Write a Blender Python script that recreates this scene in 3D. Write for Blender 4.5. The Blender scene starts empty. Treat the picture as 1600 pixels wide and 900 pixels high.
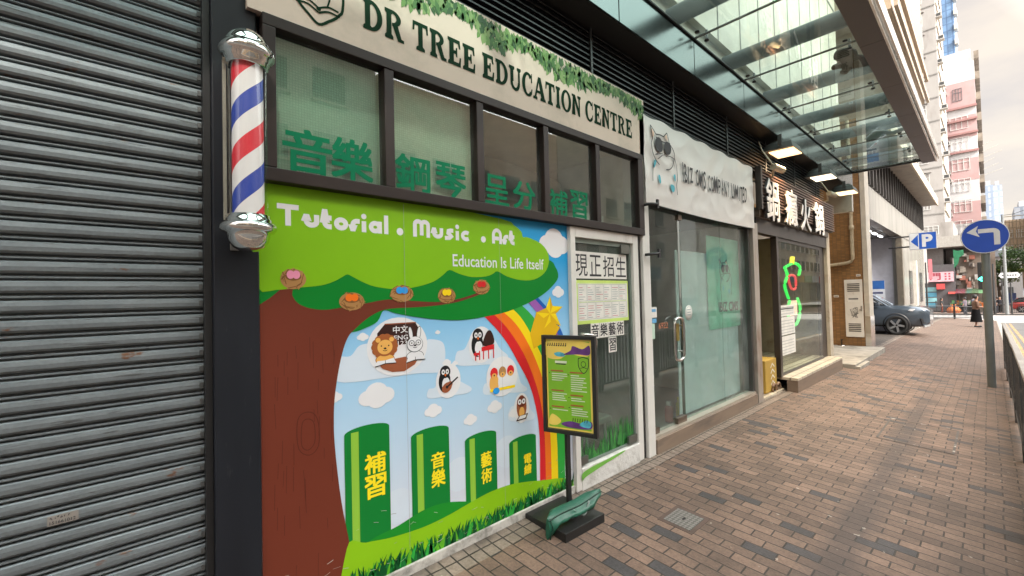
import bpy, bmesh, math, random
from math import sin, cos, pi, radians
from mathutils import Vector, Matrix
random.seed(7)
S = bpy.context.scene
COL = S.collection
# ------------------------------------------------------------------ camera
cd = bpy.data.cameras.new('camera'); cam = bpy.data.objects.new('camera', cd); COL.objects.link(cam)
cd.sensor_width = 36; cd.lens = 15.525; cd.clip_start = .05; cd.clip_end = 2000
_r, _u, _w = (0.733588, -0.679142, -0.024801), (0.002630, -0.033657, 0.999430), (0.679589, 0.733235, 0.022904)
cam.matrix_world = Matrix.Translation((0, -2.38, 1.6)) @ Matrix([[_r[0], _u[0], -_w[0]], [_r[1], _u[1], -_w[1]], [_r[2], _u[2], -_w[2]]]).to_4x4()
S.camera = cam
# ------------------------------------------------------------------ sky, sun, exposure
SUN_EL, SUN_AZ = radians(42), radians(250)          # azimuth measured from +X (down the street) towards +Y (into the shops): the sun stands over the far side of the road
W = bpy.data.worlds.new('World'); S.world = W; W.use_nodes = True
nt = W.node_tree; nt.nodes.clear()
N = nt.nodes.new; L = nt.links.new
out = N('ShaderNodeOutputWorld'); bg = N('ShaderNodeBackground'); bg.inputs['Strength'].default_value = .1
sky = N('ShaderNodeTexSky'); sky.sky_type = 'NISHITA'; sky.sun_disc = False
sky.sun_elevation = SUN_EL; sky.sun_rotation = pi/2 - SUN_AZ; sky.dust_density = 3
tc = N('ShaderNodeTexCoord')
mp = N('ShaderNodeMapping'); mp.inputs['Scale'].default_value = (1.6, 1.6, 4.2); L(tc.outputs['Generated'], mp.inputs['Vector'])
nz = N('ShaderNodeTexNoise'); nz.inputs['Scale'].default_value = 1.9; nz.inputs['Detail'].default_value = 7; nz.inputs['Roughness'].default_value = .55; L(mp.outputs[0], nz.inputs['Vector'])
cr = N('ShaderNodeValToRGB'); L(nz.outputs['Fac'], cr.inputs['Fac'])
e = cr.color_ramp.elements; e[0].position = .34; e[0].color = (3.1, 2.85, 2.72, 1); e[1].position = .62; e[1].color = (4.4, 3.85, 3.2, 1)
dt = N('ShaderNodeVectorMath'); dt.operation = 'DOT_PRODUCT'; L(tc.outputs['Generated'], dt.inputs[0]); dt.inputs[1].default_value = (0, -.8, .6)
ma = N('ShaderNodeMapRange'); L(dt.outputs['Value'], ma.inputs['Value'])     # unseen sky overhead and across the street brightened to fill the facade
ma.inputs['From Min'].default_value = .25; ma.inputs['From Max'].default_value = .95; ma.inputs['To Min'].default_value = 1; ma.inputs['To Max'].default_value = 8.2
vm = N('ShaderNodeVectorMath'); vm.operation = 'SCALE'; nm = N('ShaderNodeMapRange'); L(dt.outputs['Value'], nm.inputs['Value']); nm.inputs['From Min'].default_value = .25; nm.inputs['From Max'].default_value = .7
tn = N('ShaderNodeMixRGB'); L(nm.outputs[0], tn.inputs[0]); L(cr.outputs['Color'], tn.inputs[1]); tn.inputs[2].default_value = (4.55, 4.5, 4.4, 1); L(tn.outputs[0], vm.inputs[0]); L(ma.outputs[0], vm.inputs['Scale'])
mx = N('ShaderNodeMixRGB'); mx.inputs['Fac'].default_value = .88; L(sky.outputs[0], mx.inputs['Color1']); L(vm.outputs[0], mx.inputs['Color2'])
L(mx.outputs[0], bg.inputs['Color']); L(bg.outputs[0], out.inputs['Surface'])
ld = bpy.data.lights.new('sun', 'SUN'); ld.energy = 2.4; ld.angle = radians(3); ld.color = (1, .93, .84)
sun = bpy.data.objects.new('sun', ld); COL.objects.link(sun)
sd = Vector((cos(SUN_EL)*cos(SUN_AZ), cos(SUN_EL)*sin(SUN_AZ), sin(SUN_EL)))
sun.rotation_euler = sd.to_track_quat('Z', 'Y').to_euler()
S.view_settings.view_transform = 'Standard'; S.view_settings.look = 'None'; S.view_settings.gamma = 1; S.view_settings.exposure = 1.35
S.view_settings.use_curve_mapping = False
try:
    S.cycles.max_bounces = 10; S.cycles.transparent_max_bounces = 16; S.cycles.caustics_reflective = False; S.cycles.caustics_refractive = False
    S.cycles.sample_clamp_indirect = 6
except Exception: pass

# ------------------------------------------------------------------ materials
MATS = {}
def nodes(name):
    m = bpy.data.materials.new(name); m.use_nodes = True
    t = m.node_tree; b = t.nodes['Principled BSDF']
    return m, t, b, t.nodes.new, t.links.new
def pm(name, col, rough=.6, metal=0., var=.12, scale=6., bump=0., bscale=80., dirt=None, dscale=3., dlo=.5, dhi=.72, stretch=(1, 1, 1), coat=0., spec=None):
    """procedural paint / metal / stone: base colour with soft variation, optional stains and fine bump"""
    if name in MATS: return MATS[name]
    m, t, b, N, L = nodes(name)
    g = N('ShaderNodeNewGeometry'); mpn = N('ShaderNodeMapping'); mpn.inputs['Scale'].default_value = stretch
    L(g.outputs['Position'], mpn.inputs['Vector'])
    n = N('ShaderNodeTexNoise'); n.inputs['Scale'].default_value = scale; n.inputs['Detail'].default_value = 6; L(mpn.outputs[0], n.inputs['Vector'])
    r = N('ShaderNodeMapRange'); r.inputs['From Min'].default_value = .25; r.inputs['From Max'].default_value = .75
    r.inputs['To Min'].default_value = 1-var; r.inputs['To Max'].default_value = 1+var; L(n.outputs['Fac'], r.inputs['Value'])
    v = N('ShaderNodeVectorMath'); v.operation = 'SCALE'; v.inputs[0].default_value = col[:3]; L(r.outputs[0], v.inputs['Scale'])
    last = v.outputs[0]
    if dirt:
        n2 = N('ShaderNodeTexNoise'); n2.inputs['Scale'].default_value = dscale; n2.inputs['Detail'].default_value = 8; n2.inputs['Roughness'].default_value = .65; L(mpn.outputs[0], n2.inputs['Vector'])
        r2 = N('ShaderNodeMapRange'); r2.inputs['From Min'].default_value = dlo; r2.inputs['From Max'].default_value = dhi; L(n2.outputs['Fac'], r2.inputs['Value'])
        x = N('ShaderNodeMixRGB'); L(r2.outputs[0], x.inputs['Fac']); L(last, x.inputs['Color1']); x.inputs['Color2'].default_value = (*dirt, 1); last = x.outputs[0]
    L(last, b.inputs['Base Color']); b.inputs['Metallic'].default_value = metal
    rr = N('ShaderNodeMapRange'); rr.inputs['To Min'].default_value = max(0, rough-.06); rr.inputs['To Max'].default_value = min(1, rough+.06); L(n.outputs['Fac'], rr.inputs['Value']); L(rr.outputs[0], b.inputs['Roughness'])
    if coat: b.inputs['Coat Weight'].default_value = coat; b.inputs['Coat Roughness'].default_value = .05
    if spec is not None: b.inputs['Specular IOR Level'].default_value = spec
    if bump:
        n3 = N('ShaderNodeTexNoise'); n3.inputs['Scale'].default_value = bscale; n3.inputs['Detail'].default_value = 4; L(mpn.outputs[0], n3.inputs['Vector'])
        bp = N('ShaderNodeBump'); bp.inputs['Strength'].default_value = bump; bp.inputs['Distance'].default_value = .01; L(n3.outputs['Fac'], bp.inputs['Height']); L(bp.outputs[0], b.inputs['Normal'])
    MATS[name] = m; return m
def emat(name, col, strength):
    if name in MATS: return MATS[name]
    m, t, b, N, L = nodes(name)
    b.inputs['Base Color'].default_value = (*col, 1); b.inputs['Emission Color'].default_value = (*col, 1); b.inputs['Emission Strength'].default_value = strength
    MATS[name] = m; return m
def glass(name, tint=(.85, .93, .9), refl=1., dirt=.06, dcol=(.5, .52, .5), rough=.0, ior=1.5, dscale=3., trans=False):
    """thin pane: clear tinted transmission + Fresnel mirror + a little dried dirt"""
    if name in MATS: return MATS[name]
    m, t, b, N, L = nodes(name); t.nodes.remove(b); o = t.nodes['Material Output']
    tr = N('ShaderNodeBsdfTransparent'); tr.inputs[0].default_value = (*tint, 1)
    gl = N('ShaderNodeBsdfGlossy'); gl.inputs['Roughness'].default_value = rough; gl.inputs['Color'].default_value = (.95, 1, .98, 1)
    fr = N('ShaderNodeFresnel'); fr.inputs['IOR'].default_value = ior
    mu = N('ShaderNodeMath'); mu.operation = 'MULTIPLY'; mu.inputs[1].default_value = refl; mu.use_clamp = True
    ge = N('ShaderNodeNewGeometry'); bf = N('ShaderNodeMath'); bf.operation = 'SUBTRACT'; bf.inputs[0].default_value = 1; L(ge.outputs['Backfacing'], bf.inputs[1])   # mirror only on the faces one looks at, never inside the pane
    m2 = N('ShaderNodeMath'); m2.operation = 'MULTIPLY'; L(fr.outputs[0], m2.inputs[0]); L(bf.outputs[0], m2.inputs[1]); L(m2.outputs[0], mu.inputs[0])
    x = N('ShaderNodeMixShader'); L(mu.outputs[0], x.inputs[0]); L(tr.outputs[0], x.inputs[1]); L(gl.outputs[0], x.inputs[2])
    df = N('ShaderNodeBsdfTranslucent' if trans else 'ShaderNodeBsdfDiffuse'); df.inputs[0].default_value = (*dcol, 1)
    g = N('ShaderNodeNewGeometry'); n = N('ShaderNodeTexNoise'); n.inputs['Scale'].default_value = dscale; n.inputs['Detail'].default_value = 7; L(g.outputs['Position'], n.inputs['Vector'])
    r = N('ShaderNodeMapRange'); r.inputs['From Min'].default_value = .35; r.inputs['From Max'].default_value = .75; r.inputs['To Min'].default_value = dirt*.4; r.inputs['To Max'].default_value = dirt*1.8; L(n.outputs['Fac'], r.inputs['Value'])
    x2 = N('ShaderNodeMixShader'); L(r.outputs[0], x2.inputs[0]); L(x.outputs[0], x2.inputs[1]); L(df.outputs[0], x2.inputs[2])
    L(x2.outputs[0], o.inputs[0]); MATS[name] = m; return m
def grid_mat(name, axis, col, col2, pw, ph, gap, rough=.5, var=.12, bump=.3, offset=0.):
    """small tiles: Brick texture on two world axes"""
    if name in MATS: return MATS[name]
    m, t, b, N, L = nodes(name)
    g = N('ShaderNodeNewGeometry'); s = N('ShaderNodeSeparateXYZ'); c = N('ShaderNodeCombineXYZ'); L(g.outputs['Position'], s.inputs[0])
    L(s.outputs[axis[0]], c.inputs[0]); L(s.outputs[axis[1]], c.inputs[1])
    k = N('ShaderNodeTexBrick'); L(c.outputs[0], k.inputs['Vector']); k.offset = offset; k.inputs['Scale'].default_value = 1
    k.inputs['Brick Width'].default_value = pw; k.inputs['Row Height'].default_value = ph; k.inputs['Mortar Size'].default_value = gap
    k.inputs['Color1'].default_value = (*[v*(1-var) for v in col], 1); k.inputs['Color2'].default_value = (*[v*(1+var) for v in col], 1); k.inputs['Mortar'].default_value = (*col2, 1)
    n = N('ShaderNodeTexNoise'); n.inputs['Scale'].default_value = 1.3; n.inputs['Detail'].default_value = 6; L(g.outputs['Position'], n.inputs['Vector'])
    r = N('ShaderNodeMapRange'); r.inputs['To Min'].default_value = .7; r.inputs['To Max'].default_value = 1.3; L(n.outputs['Fac'], r.inputs['Value'])
    v = N('ShaderNodeVectorMath'); v.operation = 'SCALE'; L(k.outputs['Color'], v.inputs[0]); L(r.outputs[0], v.inputs['Scale']); L(v.outputs[0], b.inputs['Base Color'])
    b.inputs['Roughness'].default_value = rough
    bp = N('ShaderNodeBump'); bp.inputs['Strength'].default_value = bump; bp.inputs['Distance'].default_value = .004; bp.invert = True; L(k.outputs['Fac'], bp.inputs['Height']); L(bp.outputs[0], b.inputs['Normal'])
    MATS[name] = m; return m

# ------------------------------------------------------------------ mesh builder
class MB:
    def __init__(s): s.v = []; s.f = []; s.m = []; s.sm = []
    def add(s, vs, fs, m=0, smooth=False):
        o = len(s.v); s.v += [tuple(v) for v in vs]
        for f in fs: s.f.append(tuple(i+o for i in f)); s.m.append(m); s.sm.append(smooth)
        return s
    def box(s, x0, x1, y0, y1, z0, z1, m=0):
        return s.add([(x0, y0, z0), (x1, y0, z0), (x1, y1, z0), (x0, y1, z0), (x0, y0, z1), (x1, y0, z1), (x1, y1, z1), (x0, y1, z1)],
                     [(3, 2, 1, 0), (4, 5, 6, 7), (0, 1, 5, 4), (1, 2, 6, 5), (2, 3, 7, 6), (3, 0, 4, 7)], m)
    def quad(s, a, b, c, d, m=0): return s.add([a, b, c, d], [(0, 1, 2, 3)], m)
    def ext(s, pts, vec, m=0):      # closed polygon extruded along vec
        n = len(pts); v = Vector(vec); a = [Vector(p) for p in pts]; b = [p+v for p in a]
        nrm = sum(((a[i]-a[0]).cross(a[(i+1) % n]-a[0]) for i in range(n)), Vector())
        flip = nrm.dot(v) < 0
        fs = [tuple(range(n))[::-1], tuple(range(n, 2*n))] + [(i, (i+1) % n, (i+1) % n+n, i+n) for i in range(n)]
        if flip: fs = [f[::-1] for f in fs]
        return s.add(a+b, fs, m)
    def tube(s, path, r, n=10, m=0, caps=True):
        path = [Vector(p) for p in path]; rs = r if isinstance(r, (list, tuple)) else [r]*len(path)
        o = []; up = Vector((0, 0, 1))
        for i, p in enumerate(path):
            d = (path[min(i+1, len(path)-1)]-path[max(i-1, 0)]).normalized()
            a = d.cross(up if abs(d.z) < .95 else Vector((1, 0, 0))).normalized(); b = d.cross(a)
            o += [p+(a*cos(2*pi*k/n)+b*sin(2*pi*k/n))*rs[i] for k in range(n)]
        fs = []
        for i in range(len(path)-1):
            for k in range(n): fs.append((i*n+k, i*n+(k+1) % n, (i+1)*n+(k+1) % n, (i+1)*n+k))
        s.add(o, fs, m, True)
        if caps: s.add(o[:n], [tuple(range(n))[::-1]], m); s.add(o[-n:], [tuple(range(n))], m)
        return s
    def lathe(s, prof, c, n=32, m=0, axis='z'):
        vs = []; fs = []
        for (r, z) in prof:
            for k in range(n):
                a = 2*pi*k/n
                p = (r*cos(a), r*sin(a), z) if axis == 'z' else ((r*cos(a), z, r*sin(a)) if axis == 'y' else (z, r*cos(a), r*sin(a)))
                vs.append((c[0]+p[0], c[1]+p[1], c[2]+p[2]))
        for i in range(len(prof)-1):
            for k in range(n): fs.append((i*n+k, i*n+(k+1) % n, (i+1)*n+(k+1) % n, (i+1)*n+k))
        return s.add(vs, fs, m, True)
    def loft(s, secs, m=0, smooth=True, cap=True):      # list of equal-length closed rings
        n = len(secs[0]); vs = [p for r in secs for p in r]; fs = []
        for i in range(len(secs)-1):
            for k in range(n): fs.append((i*n+k, i*n+(k+1) % n, (i+1)*n+(k+1) % n, (i+1)*n+k))
        s.add(vs, fs, m, smooth)
        if cap: s.add(secs[0], [tuple(range(n))[::-1]], m); s.add(secs[-1], [tuple(range(n))], m)
        return s
    def build(s, name, mats, parent=None, bevel=0., bseg=2, fix=False, loc=None):
        me = bpy.data.meshes.new(name); me.from_pydata(s.v, [], s.f)
        mats = mats if isinstance(mats, (list, tuple)) else [mats]
        for x in mats: me.materials.append(x)
        for p, mi, q in zip(me.polygons, s.m, s.sm): p.material_index = mi; p.use_smooth = q
        if fix or bevel:
            bm = bmesh.new(); bm.from_mesh(me)
            if bevel: bmesh.ops.remove_doubles(bm, verts=bm.verts, dist=1e-5)
            bmesh.ops.recalc_face_normals(bm, faces=bm.faces); bm.to_mesh(me); bm.free()
        me.update(); o = bpy.data.objects.new(name, me); COL.objects.link(o)
        if loc is not None: o.location = loc
        if parent: o.parent = parent
        if bevel:
            b = o.modifiers.new('bevel', 'BEVEL'); b.width = bevel; b.segments = bseg; b.limit_method = 'ANGLE'; b.angle_limit = radians(40)
        return o
def tag(o, label, cat, group=None, kind=None):
    if label: o['label'] = label
    if cat: o['category'] = cat
    if group: o['group'] = group
    if kind: o['kind'] = kind
    return o
def thing(name, label, cat, loc=(0, 0, 0), group=None, rz=0.):
    o = bpy.data.objects.new(name, None); o.empty_display_size = .1; COL.objects.link(o); o.location = loc; o.rotation_euler = (0, 0, rz)
    return tag(o, label, cat, group)
def structure(name, mb, mats, **k):
    o = mb.build(name, mats, **k); o['kind'] = 'structure'; return o
def rel(o, root): o.parent = root; o.matrix_parent_inverse = Matrix.Translation(-Vector(root.location)); return o
def copy_tree(o, parent=None):
    c = o.copy(); COL.objects.link(c)
    if parent: c.parent = parent
    for ch in o.children: copy_tree(ch, c)
    return c
def B(x0, x1, y0, y1, z0, z1): return MB().box(x0, x1, y0, y1, z0, z1)

# ------------------------------------------------------------------ flat printed artwork: layers of thin vinyl on a plane
_T = {}
def text_mesh(s, bold=0., extrude=0., bevel=0.):
    k = (s, bold, extrude, bevel)
    if k in _T: return _T[k]
    c = bpy.data.curves.new('t', 'FONT'); c.body = s; c.size = 1; c.offset = bold; c.extrude = extrude; c.bevel_depth = bevel; c.resolution_u = 3
    o = bpy.data.objects.new('t', c); COL.objects.link(o); bpy.context.view_layer.update()
    me = bpy.data.meshes.new_from_object(o.evaluated_get(bpy.context.evaluated_depsgraph_get()))
    r = ([tuple(v.co) for v in me.vertices], [tuple(p.vertices) for p in me.polygons])
    bpy.data.objects.remove(o); bpy.data.curves.remove(c); bpy.data.meshes.remove(me); _T[k] = r; return r
class Art(MB):
    """flat shapes on a plane: origin, u axis, v axis, outward normal; each layer 0.6 mm proud of the one under it"""
    STEP = .0006
    def __init__(s, o=(0, 0, 0), u=(1, 0, 0), v=(0, 0, 1), n=(0, -1, 0), warp=None):
        super().__init__(); s.o = Vector(o); s.u = Vector(u); s.w = Vector(v); s.n = Vector(n); s.warp = warp; s.k = 0
    def P(s, p, d):
        if s.warp: d = d+s.warp(*p)
        return s.o+s.u*p[0]+s.w*p[1]+s.n*d
    def d(s, layer): s.k = (s.k+1) % 5; return layer*s.STEP+s.k*.00009
    def poly(s, pts, m=0, layer=1):
        d = s.d(layer); a = 0
        for i in range(len(pts)): p, q = pts[i], pts[(i+1) % len(pts)]; a += p[0]*q[1]-q[0]*p[1]
        if a < 0: pts = pts[::-1]
        return s.add([s.P(p, d) for p in pts], [tuple(range(len(pts)))], m)
    def rect(s, x0, x1, z0, z1, m=0, layer=1): return s.poly([(x0, z0), (x1, z0), (x1, z1), (x0, z1)], m, layer)
    def blob(s, pts, m=0, layer=1, n=6): return s.poly(smooth(pts, n, True), m, layer)
    def ell(s, cx, cz, rx, rz, m=0, layer=1, n=24, a=0.):
        return s.poly([(cx+rx*cos(t)*cos(a)-rz*sin(t)*sin(a), cz+rx*cos(t)*sin(a)+rz*sin(t)*cos(a)) for t in (2*pi*i/n for i in range(n))], m, layer)
    def line(s, pts, w, m=0, layer=1, closed=False):
        n = len(pts); d = s.d(layer); V = []; F = []
        for i, p in enumerate(pts):
            a = pts[(i-1) % n] if (closed or i > 0) else None; b = pts[(i+1) % n] if (closed or i < n-1) else None
            t = Vector((0., 0.))
            if a is not None: t += (Vector(p[:2])-Vector(a[:2])).normalized()
            if b is not None: t += (Vector(b[:2])-Vector(p[:2])).normalized()
            if t.length < 1e-9: t = Vector((1, 0))
            t.normalize(); nn = Vector((-t.y, t.x)); sc = 1
            if a is not None and b is not None:
                c = nn.dot(Vector((-(b[1]-p[1]), b[0]-p[0])).normalized()); sc = min(1/max(abs(c), .4), 2)
            V += [s.P((p[0]+nn.x*w/2*sc, p[1]+nn.y*w/2*sc), d), s.P((p[0]-nn.x*w/2*sc, p[1]-nn.y*w/2*sc), d)]
        for i in range(n if closed else n-1):
            j = (i+1) % n; F.append((2*i, 2*i+1, 2*j+1, 2*j))
        return s.add(V, F, m)
    def text(s, t, u0, u1, v0, v1, m=0, layer=1, bold=0., fit=True):
        if bold and max(map(ord, t)) > 0x2e80:      # thicken dense characters by overprinting shifted copies
            du, dv = bold*(u1-u0)*.9/len(t), bold*(v1-v0)*.9
            for i, j in ((-1, -1), (1, -1), (-1, 1), (1, 1)): s.text(t, u0+(i+1)*du, u1+(i-1)*du, v0+(j+1)*dv, v1+(j-1)*dv, m, layer)
            return s
        vs, fs = text_mesh(t, bold); xs = [p[0] for p in vs]; ys = [p[1] for p in vs]; d = s.d(layer)
        a, b, c, e = min(xs), max(xs), min(ys), max(ys)
        fx = (u1-u0)/(b-a); fy = (v1-v0)/(e-c)
        return s.add([s.P((u0+(p[0]-a)*fx, v0+(p[1]-c)*fy), d) for p in vs], fs, m)
def smooth(pts, n=6, closed=False):
    o = []; k = len(pts)
    for i in range(k if closed else k-1):
        p = [Vector((*pts[(i+j) % k][:2],)) if closed else Vector((*pts[min(max(i+j, 0), k-1)][:2],)) for j in (-1, 0, 1, 2)]
        for q in range(n):
            t = q/n; o.append(tuple(.5*((2*p[1])+(p[2]-p[0])*t+(2*p[0]-5*p[1]+4*p[2]-p[3])*t*t+(3*p[1]-p[0]-3*p[2]+p[3])*t**3)))
    if not closed: o.append(tuple(pts[-1][:2]))
    return o
def arc(cx, cz, rx, rz, a0, a1, n=12): return [(cx+rx*cos(radians(a0+(a1-a0)*i/n)), cz+rz*sin(radians(a0+(a1-a0)*i/n))) for i in range(n+1)]

# heavy slab-serif capitals (unit height), as closed polygons and rings
def serif_letter(art, ch, x, z, h, w, m, layer):
    st, sf, ov = .27, .13, .09
    def p(pts): art.poly([(x+a*h*w, z+b*h) for a, b in pts], m, layer)
    def stem(a, s=st): p([(a-ov, 0), (a+s+ov, 0), (a+s+ov, sf*.8), (a+s, sf*1.3), (a+s, 1-sf*1.3), (a+s+ov, 1-sf*.8), (a+s+ov, 1), (a-ov, 1), (a-ov, 1-sf*.8), (a, 1-sf*1.3), (a, sf*1.3), (a-ov, sf*.8)])
    def ring(c, rx, ry, tx, ty, a0, a1, n=20):
        o = arc(c[0], c[1], rx, ry, a0, a1, n); i = arc(c[0], c[1], rx-tx, ry-ty, a0, a1, n)
        d = art.d(layer); V = []; F = []
        for k in range(n+1): V += [art.P((x+o[k][0]*h*w, z+o[k][1]*h), d), art.P((x+i[k][0]*h*w, z+i[k][1]*h), d)]
        for k in range(n): F.append((2*k, 2*k+1, 2*k+3, 2*k+2) if a1 < a0 else (2*k+1, 2*k, 2*k+2, 2*k+3))
        art.add(V, F, m)
    if ch == 'I': stem(.1)
    if ch == 'T': p([(.28-ov+.0, 0), (.62+ov, 0), (.62+ov, sf*.8), (.585, sf*1.3), (.585, 1-sf), (.78, 1-sf), (.82, .66), (.92, .66), (.9, 1), (0, 1), (-.02, .66), (.08, .66), (.12, 1-sf), (.315, 1-sf), (.315, sf*1.3), (.28-ov, sf*.8)])
    if ch == 'E': p([(0, 0), (.86, 0), (.9, .36), (.8, .36), (.74, sf*1.1), (.4, sf*1.1), (.4, .44), (.52, .44), (.56, .33), (.64, .33), (.64, .69), (.56, .69), (.52, .57), (.4, .57), (.4, 1-sf*1.1), (.7, 1-sf*1.1), (.76, .68), (.86, .68), (.83, 1), (0, 1), (0, 1-sf*.8), (.1, 1-sf*1.3), (.1, sf*1.3), (0, sf*.8)])
    if ch == 'D': stem(.1); ring((.4, .5), .6, .5, .27, .12, 90, -90)
    if ch == 'R': stem(.1); ring((.4, .73), .5, .27, .26, .11, 90, -90); p([(.42, .5), (.72, .52), (.92, .12), (1.06, .1), (1.06, 0), (.72, 0)])
    if ch == 'U':
        p([(0, 1), (0, 1-sf*.8), (.1, 1-sf*1.3), (.1, .36), (.37, .36), (.37, 1-sf*1.3), (.46, 1-sf*.8), (.46, 1)]); p([(.68, 1), (.68, 1-sf*.8), (.77, 1-sf*1.3), (.77, .36), (.93, .36), (.93, 1-sf*1.3), (1.02, 1-sf*.8), (1.02, 1)])
        ring((.515, .36), .415, .38, .2, .14, 180, 360)
    if ch == 'C': ring((.5, .5), .52, .53, .28, .12, 42, 318); p([(.8, .62), (.9, .62), (.9, 1.02), (.82, 1.02)]); p([(.74, .12), (.86, .12), (.92, .34), (.84, .36)])
    if ch == 'O': ring((.52, .5), .54, .53, .28, .12, 0, 360, 32)
    if ch == 'N': p([(-.02, 0), (.36, 0), (.36, .1), (.25, .16), (.25, .84), (-.02, .9), (-.02, 1), (.36, 1), (.74, .4), (.74, .84), (.62, .9), (.62, 1), (1, 1), (1, .9), (.89, .84), (.89, 0), (.72, 0), (.11, .93), (.11, .16), (-.02, .1)])
    if ch == 'A': p([(-.08, 0), (.32, 0), (.32, .1), (.22, .14), (.28, .3), (.62, .3), (.68, .14), (.6, .1), (.6, 0), (1.12, 0), (1.12, .1), (1.03, .14), (.66, 1.03), (.42, 1.03), (.07, .14), (-.08, .1)])
    if ch == 'A_hole': pass
SERIF_W = dict(D=1.02, R=1.06, T=.92, E=.92, U=1.04, C=.96, A=1.04, I=.5, O=1.06, N=1.02)
def serif_text(art, s, x0, x1, z, h, m, layer, hole=None):
    gap, space = .1, .42
    tot = sum(space if c == ' ' else SERIF_W[c]+gap for c in s)-gap; w = (x1-x0)/h/tot; x = x0
    for c in s:
        if c == ' ': x += space*h*w; continue
        serif_letter(art, c, x, z, h, w, m, layer)
        if c == 'A' and hole is not None: art.poly([(x+a*h*w, z+b*h) for a, b in ((.33, .42), (.57, .42), (.45, .76))], hole, layer+1)
        x += (SERIF_W[c]+gap)*h*w
# fat rounded letters drawn as strokes (unit = cap height)
FAT = {'T': (.92, [[(0, .86), (.8, .86)], [(.4, .86), (.4, 0)]]), 'u': (.66, [[(.13, .62), (.13, .3)]+arc(.33, .3, .2, .18, 180, 360, 8)+[(.53, .62)]]),
       't': (.46, [[(.16, .95), (.16, .3)]+arc(.34, .3, .18, .18, 180, 270, 6)+[(.44, .12)], [(.0, .54), (.44, .54)]]), 'o': (.68, ['o']),
       'r': (.46, [[(.13, 0), (.13, .32)]+arc(.31, .32, .18, .2, 180, 90, 6)+[(.44, .52)]]), 'i': (.28, [[(.13, 0), (.13, .56)], 'dot']),
       'a': (.7, ['o', [(.56, 0), (.56, .62)]]), 'l': (.28, [[(.13, 0), (.13, .98)]]), 'c': (.6, [arc(.34, .31, .22, .2, 50, 310, 14)]),
       'M': (.95, [[(.13, 0), (.13, .66)]+arc(.3, .7, .17, .17, 180, 0, 8)+[(.47, .1)], [(.47, .66)]+arc(.64, .7, .17, .17, 180, 0, 8)+[(.81, 0)]]),
       'A': (.8, [[(.13, 0), (.13, .5)]+arc(.4, .55, .27, .32, 180, 0, 10)+[(.67, 0)], [(.2, .34), (.6, .34)]]),
       's': (.56, [[(.02, .08), (.28, .1), (.38, .2), (.3, .3), (.2, .38), (.22, .5), (.34, .54), (.5, .54)]]), '.': (.3, ['pt']), ' ': (.3, [])}
def fat_text(art, s, x0, x1, z, h, m, layer):
    tot = sum(FAT[c][0]+.04 for c in s); k = (x1-x0)/tot; x = x0; t = .24
    for c in s:
        for q in FAT[c][1]:
            if q == 'o': art.line([(x+a*k, z+b*h) for a, b in arc(.34, .31, .2, .2, 0, 360, 20)[:-1]], t*h, m, layer, True)
            elif q == 'dot': art.ell(x+.13*k, z+.8*h, .14*h, .14*h, m, layer, 12)
            elif q == 'pt': art.ell(x+.1*k, z+.14*h, .14*h, .14*h, m, layer, 14)
            else: art.line([(x+a*k, z+b*h) for a, b in q], t*h, m, layer)
        x += (FAT[c][0]+.04)*k
def gz(x, y): return -.07*min(max(-y, 0), 2.6)-.01*max(0, min(x, 25)-7)-.02*max(0, min(x, 75)-25)

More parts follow.
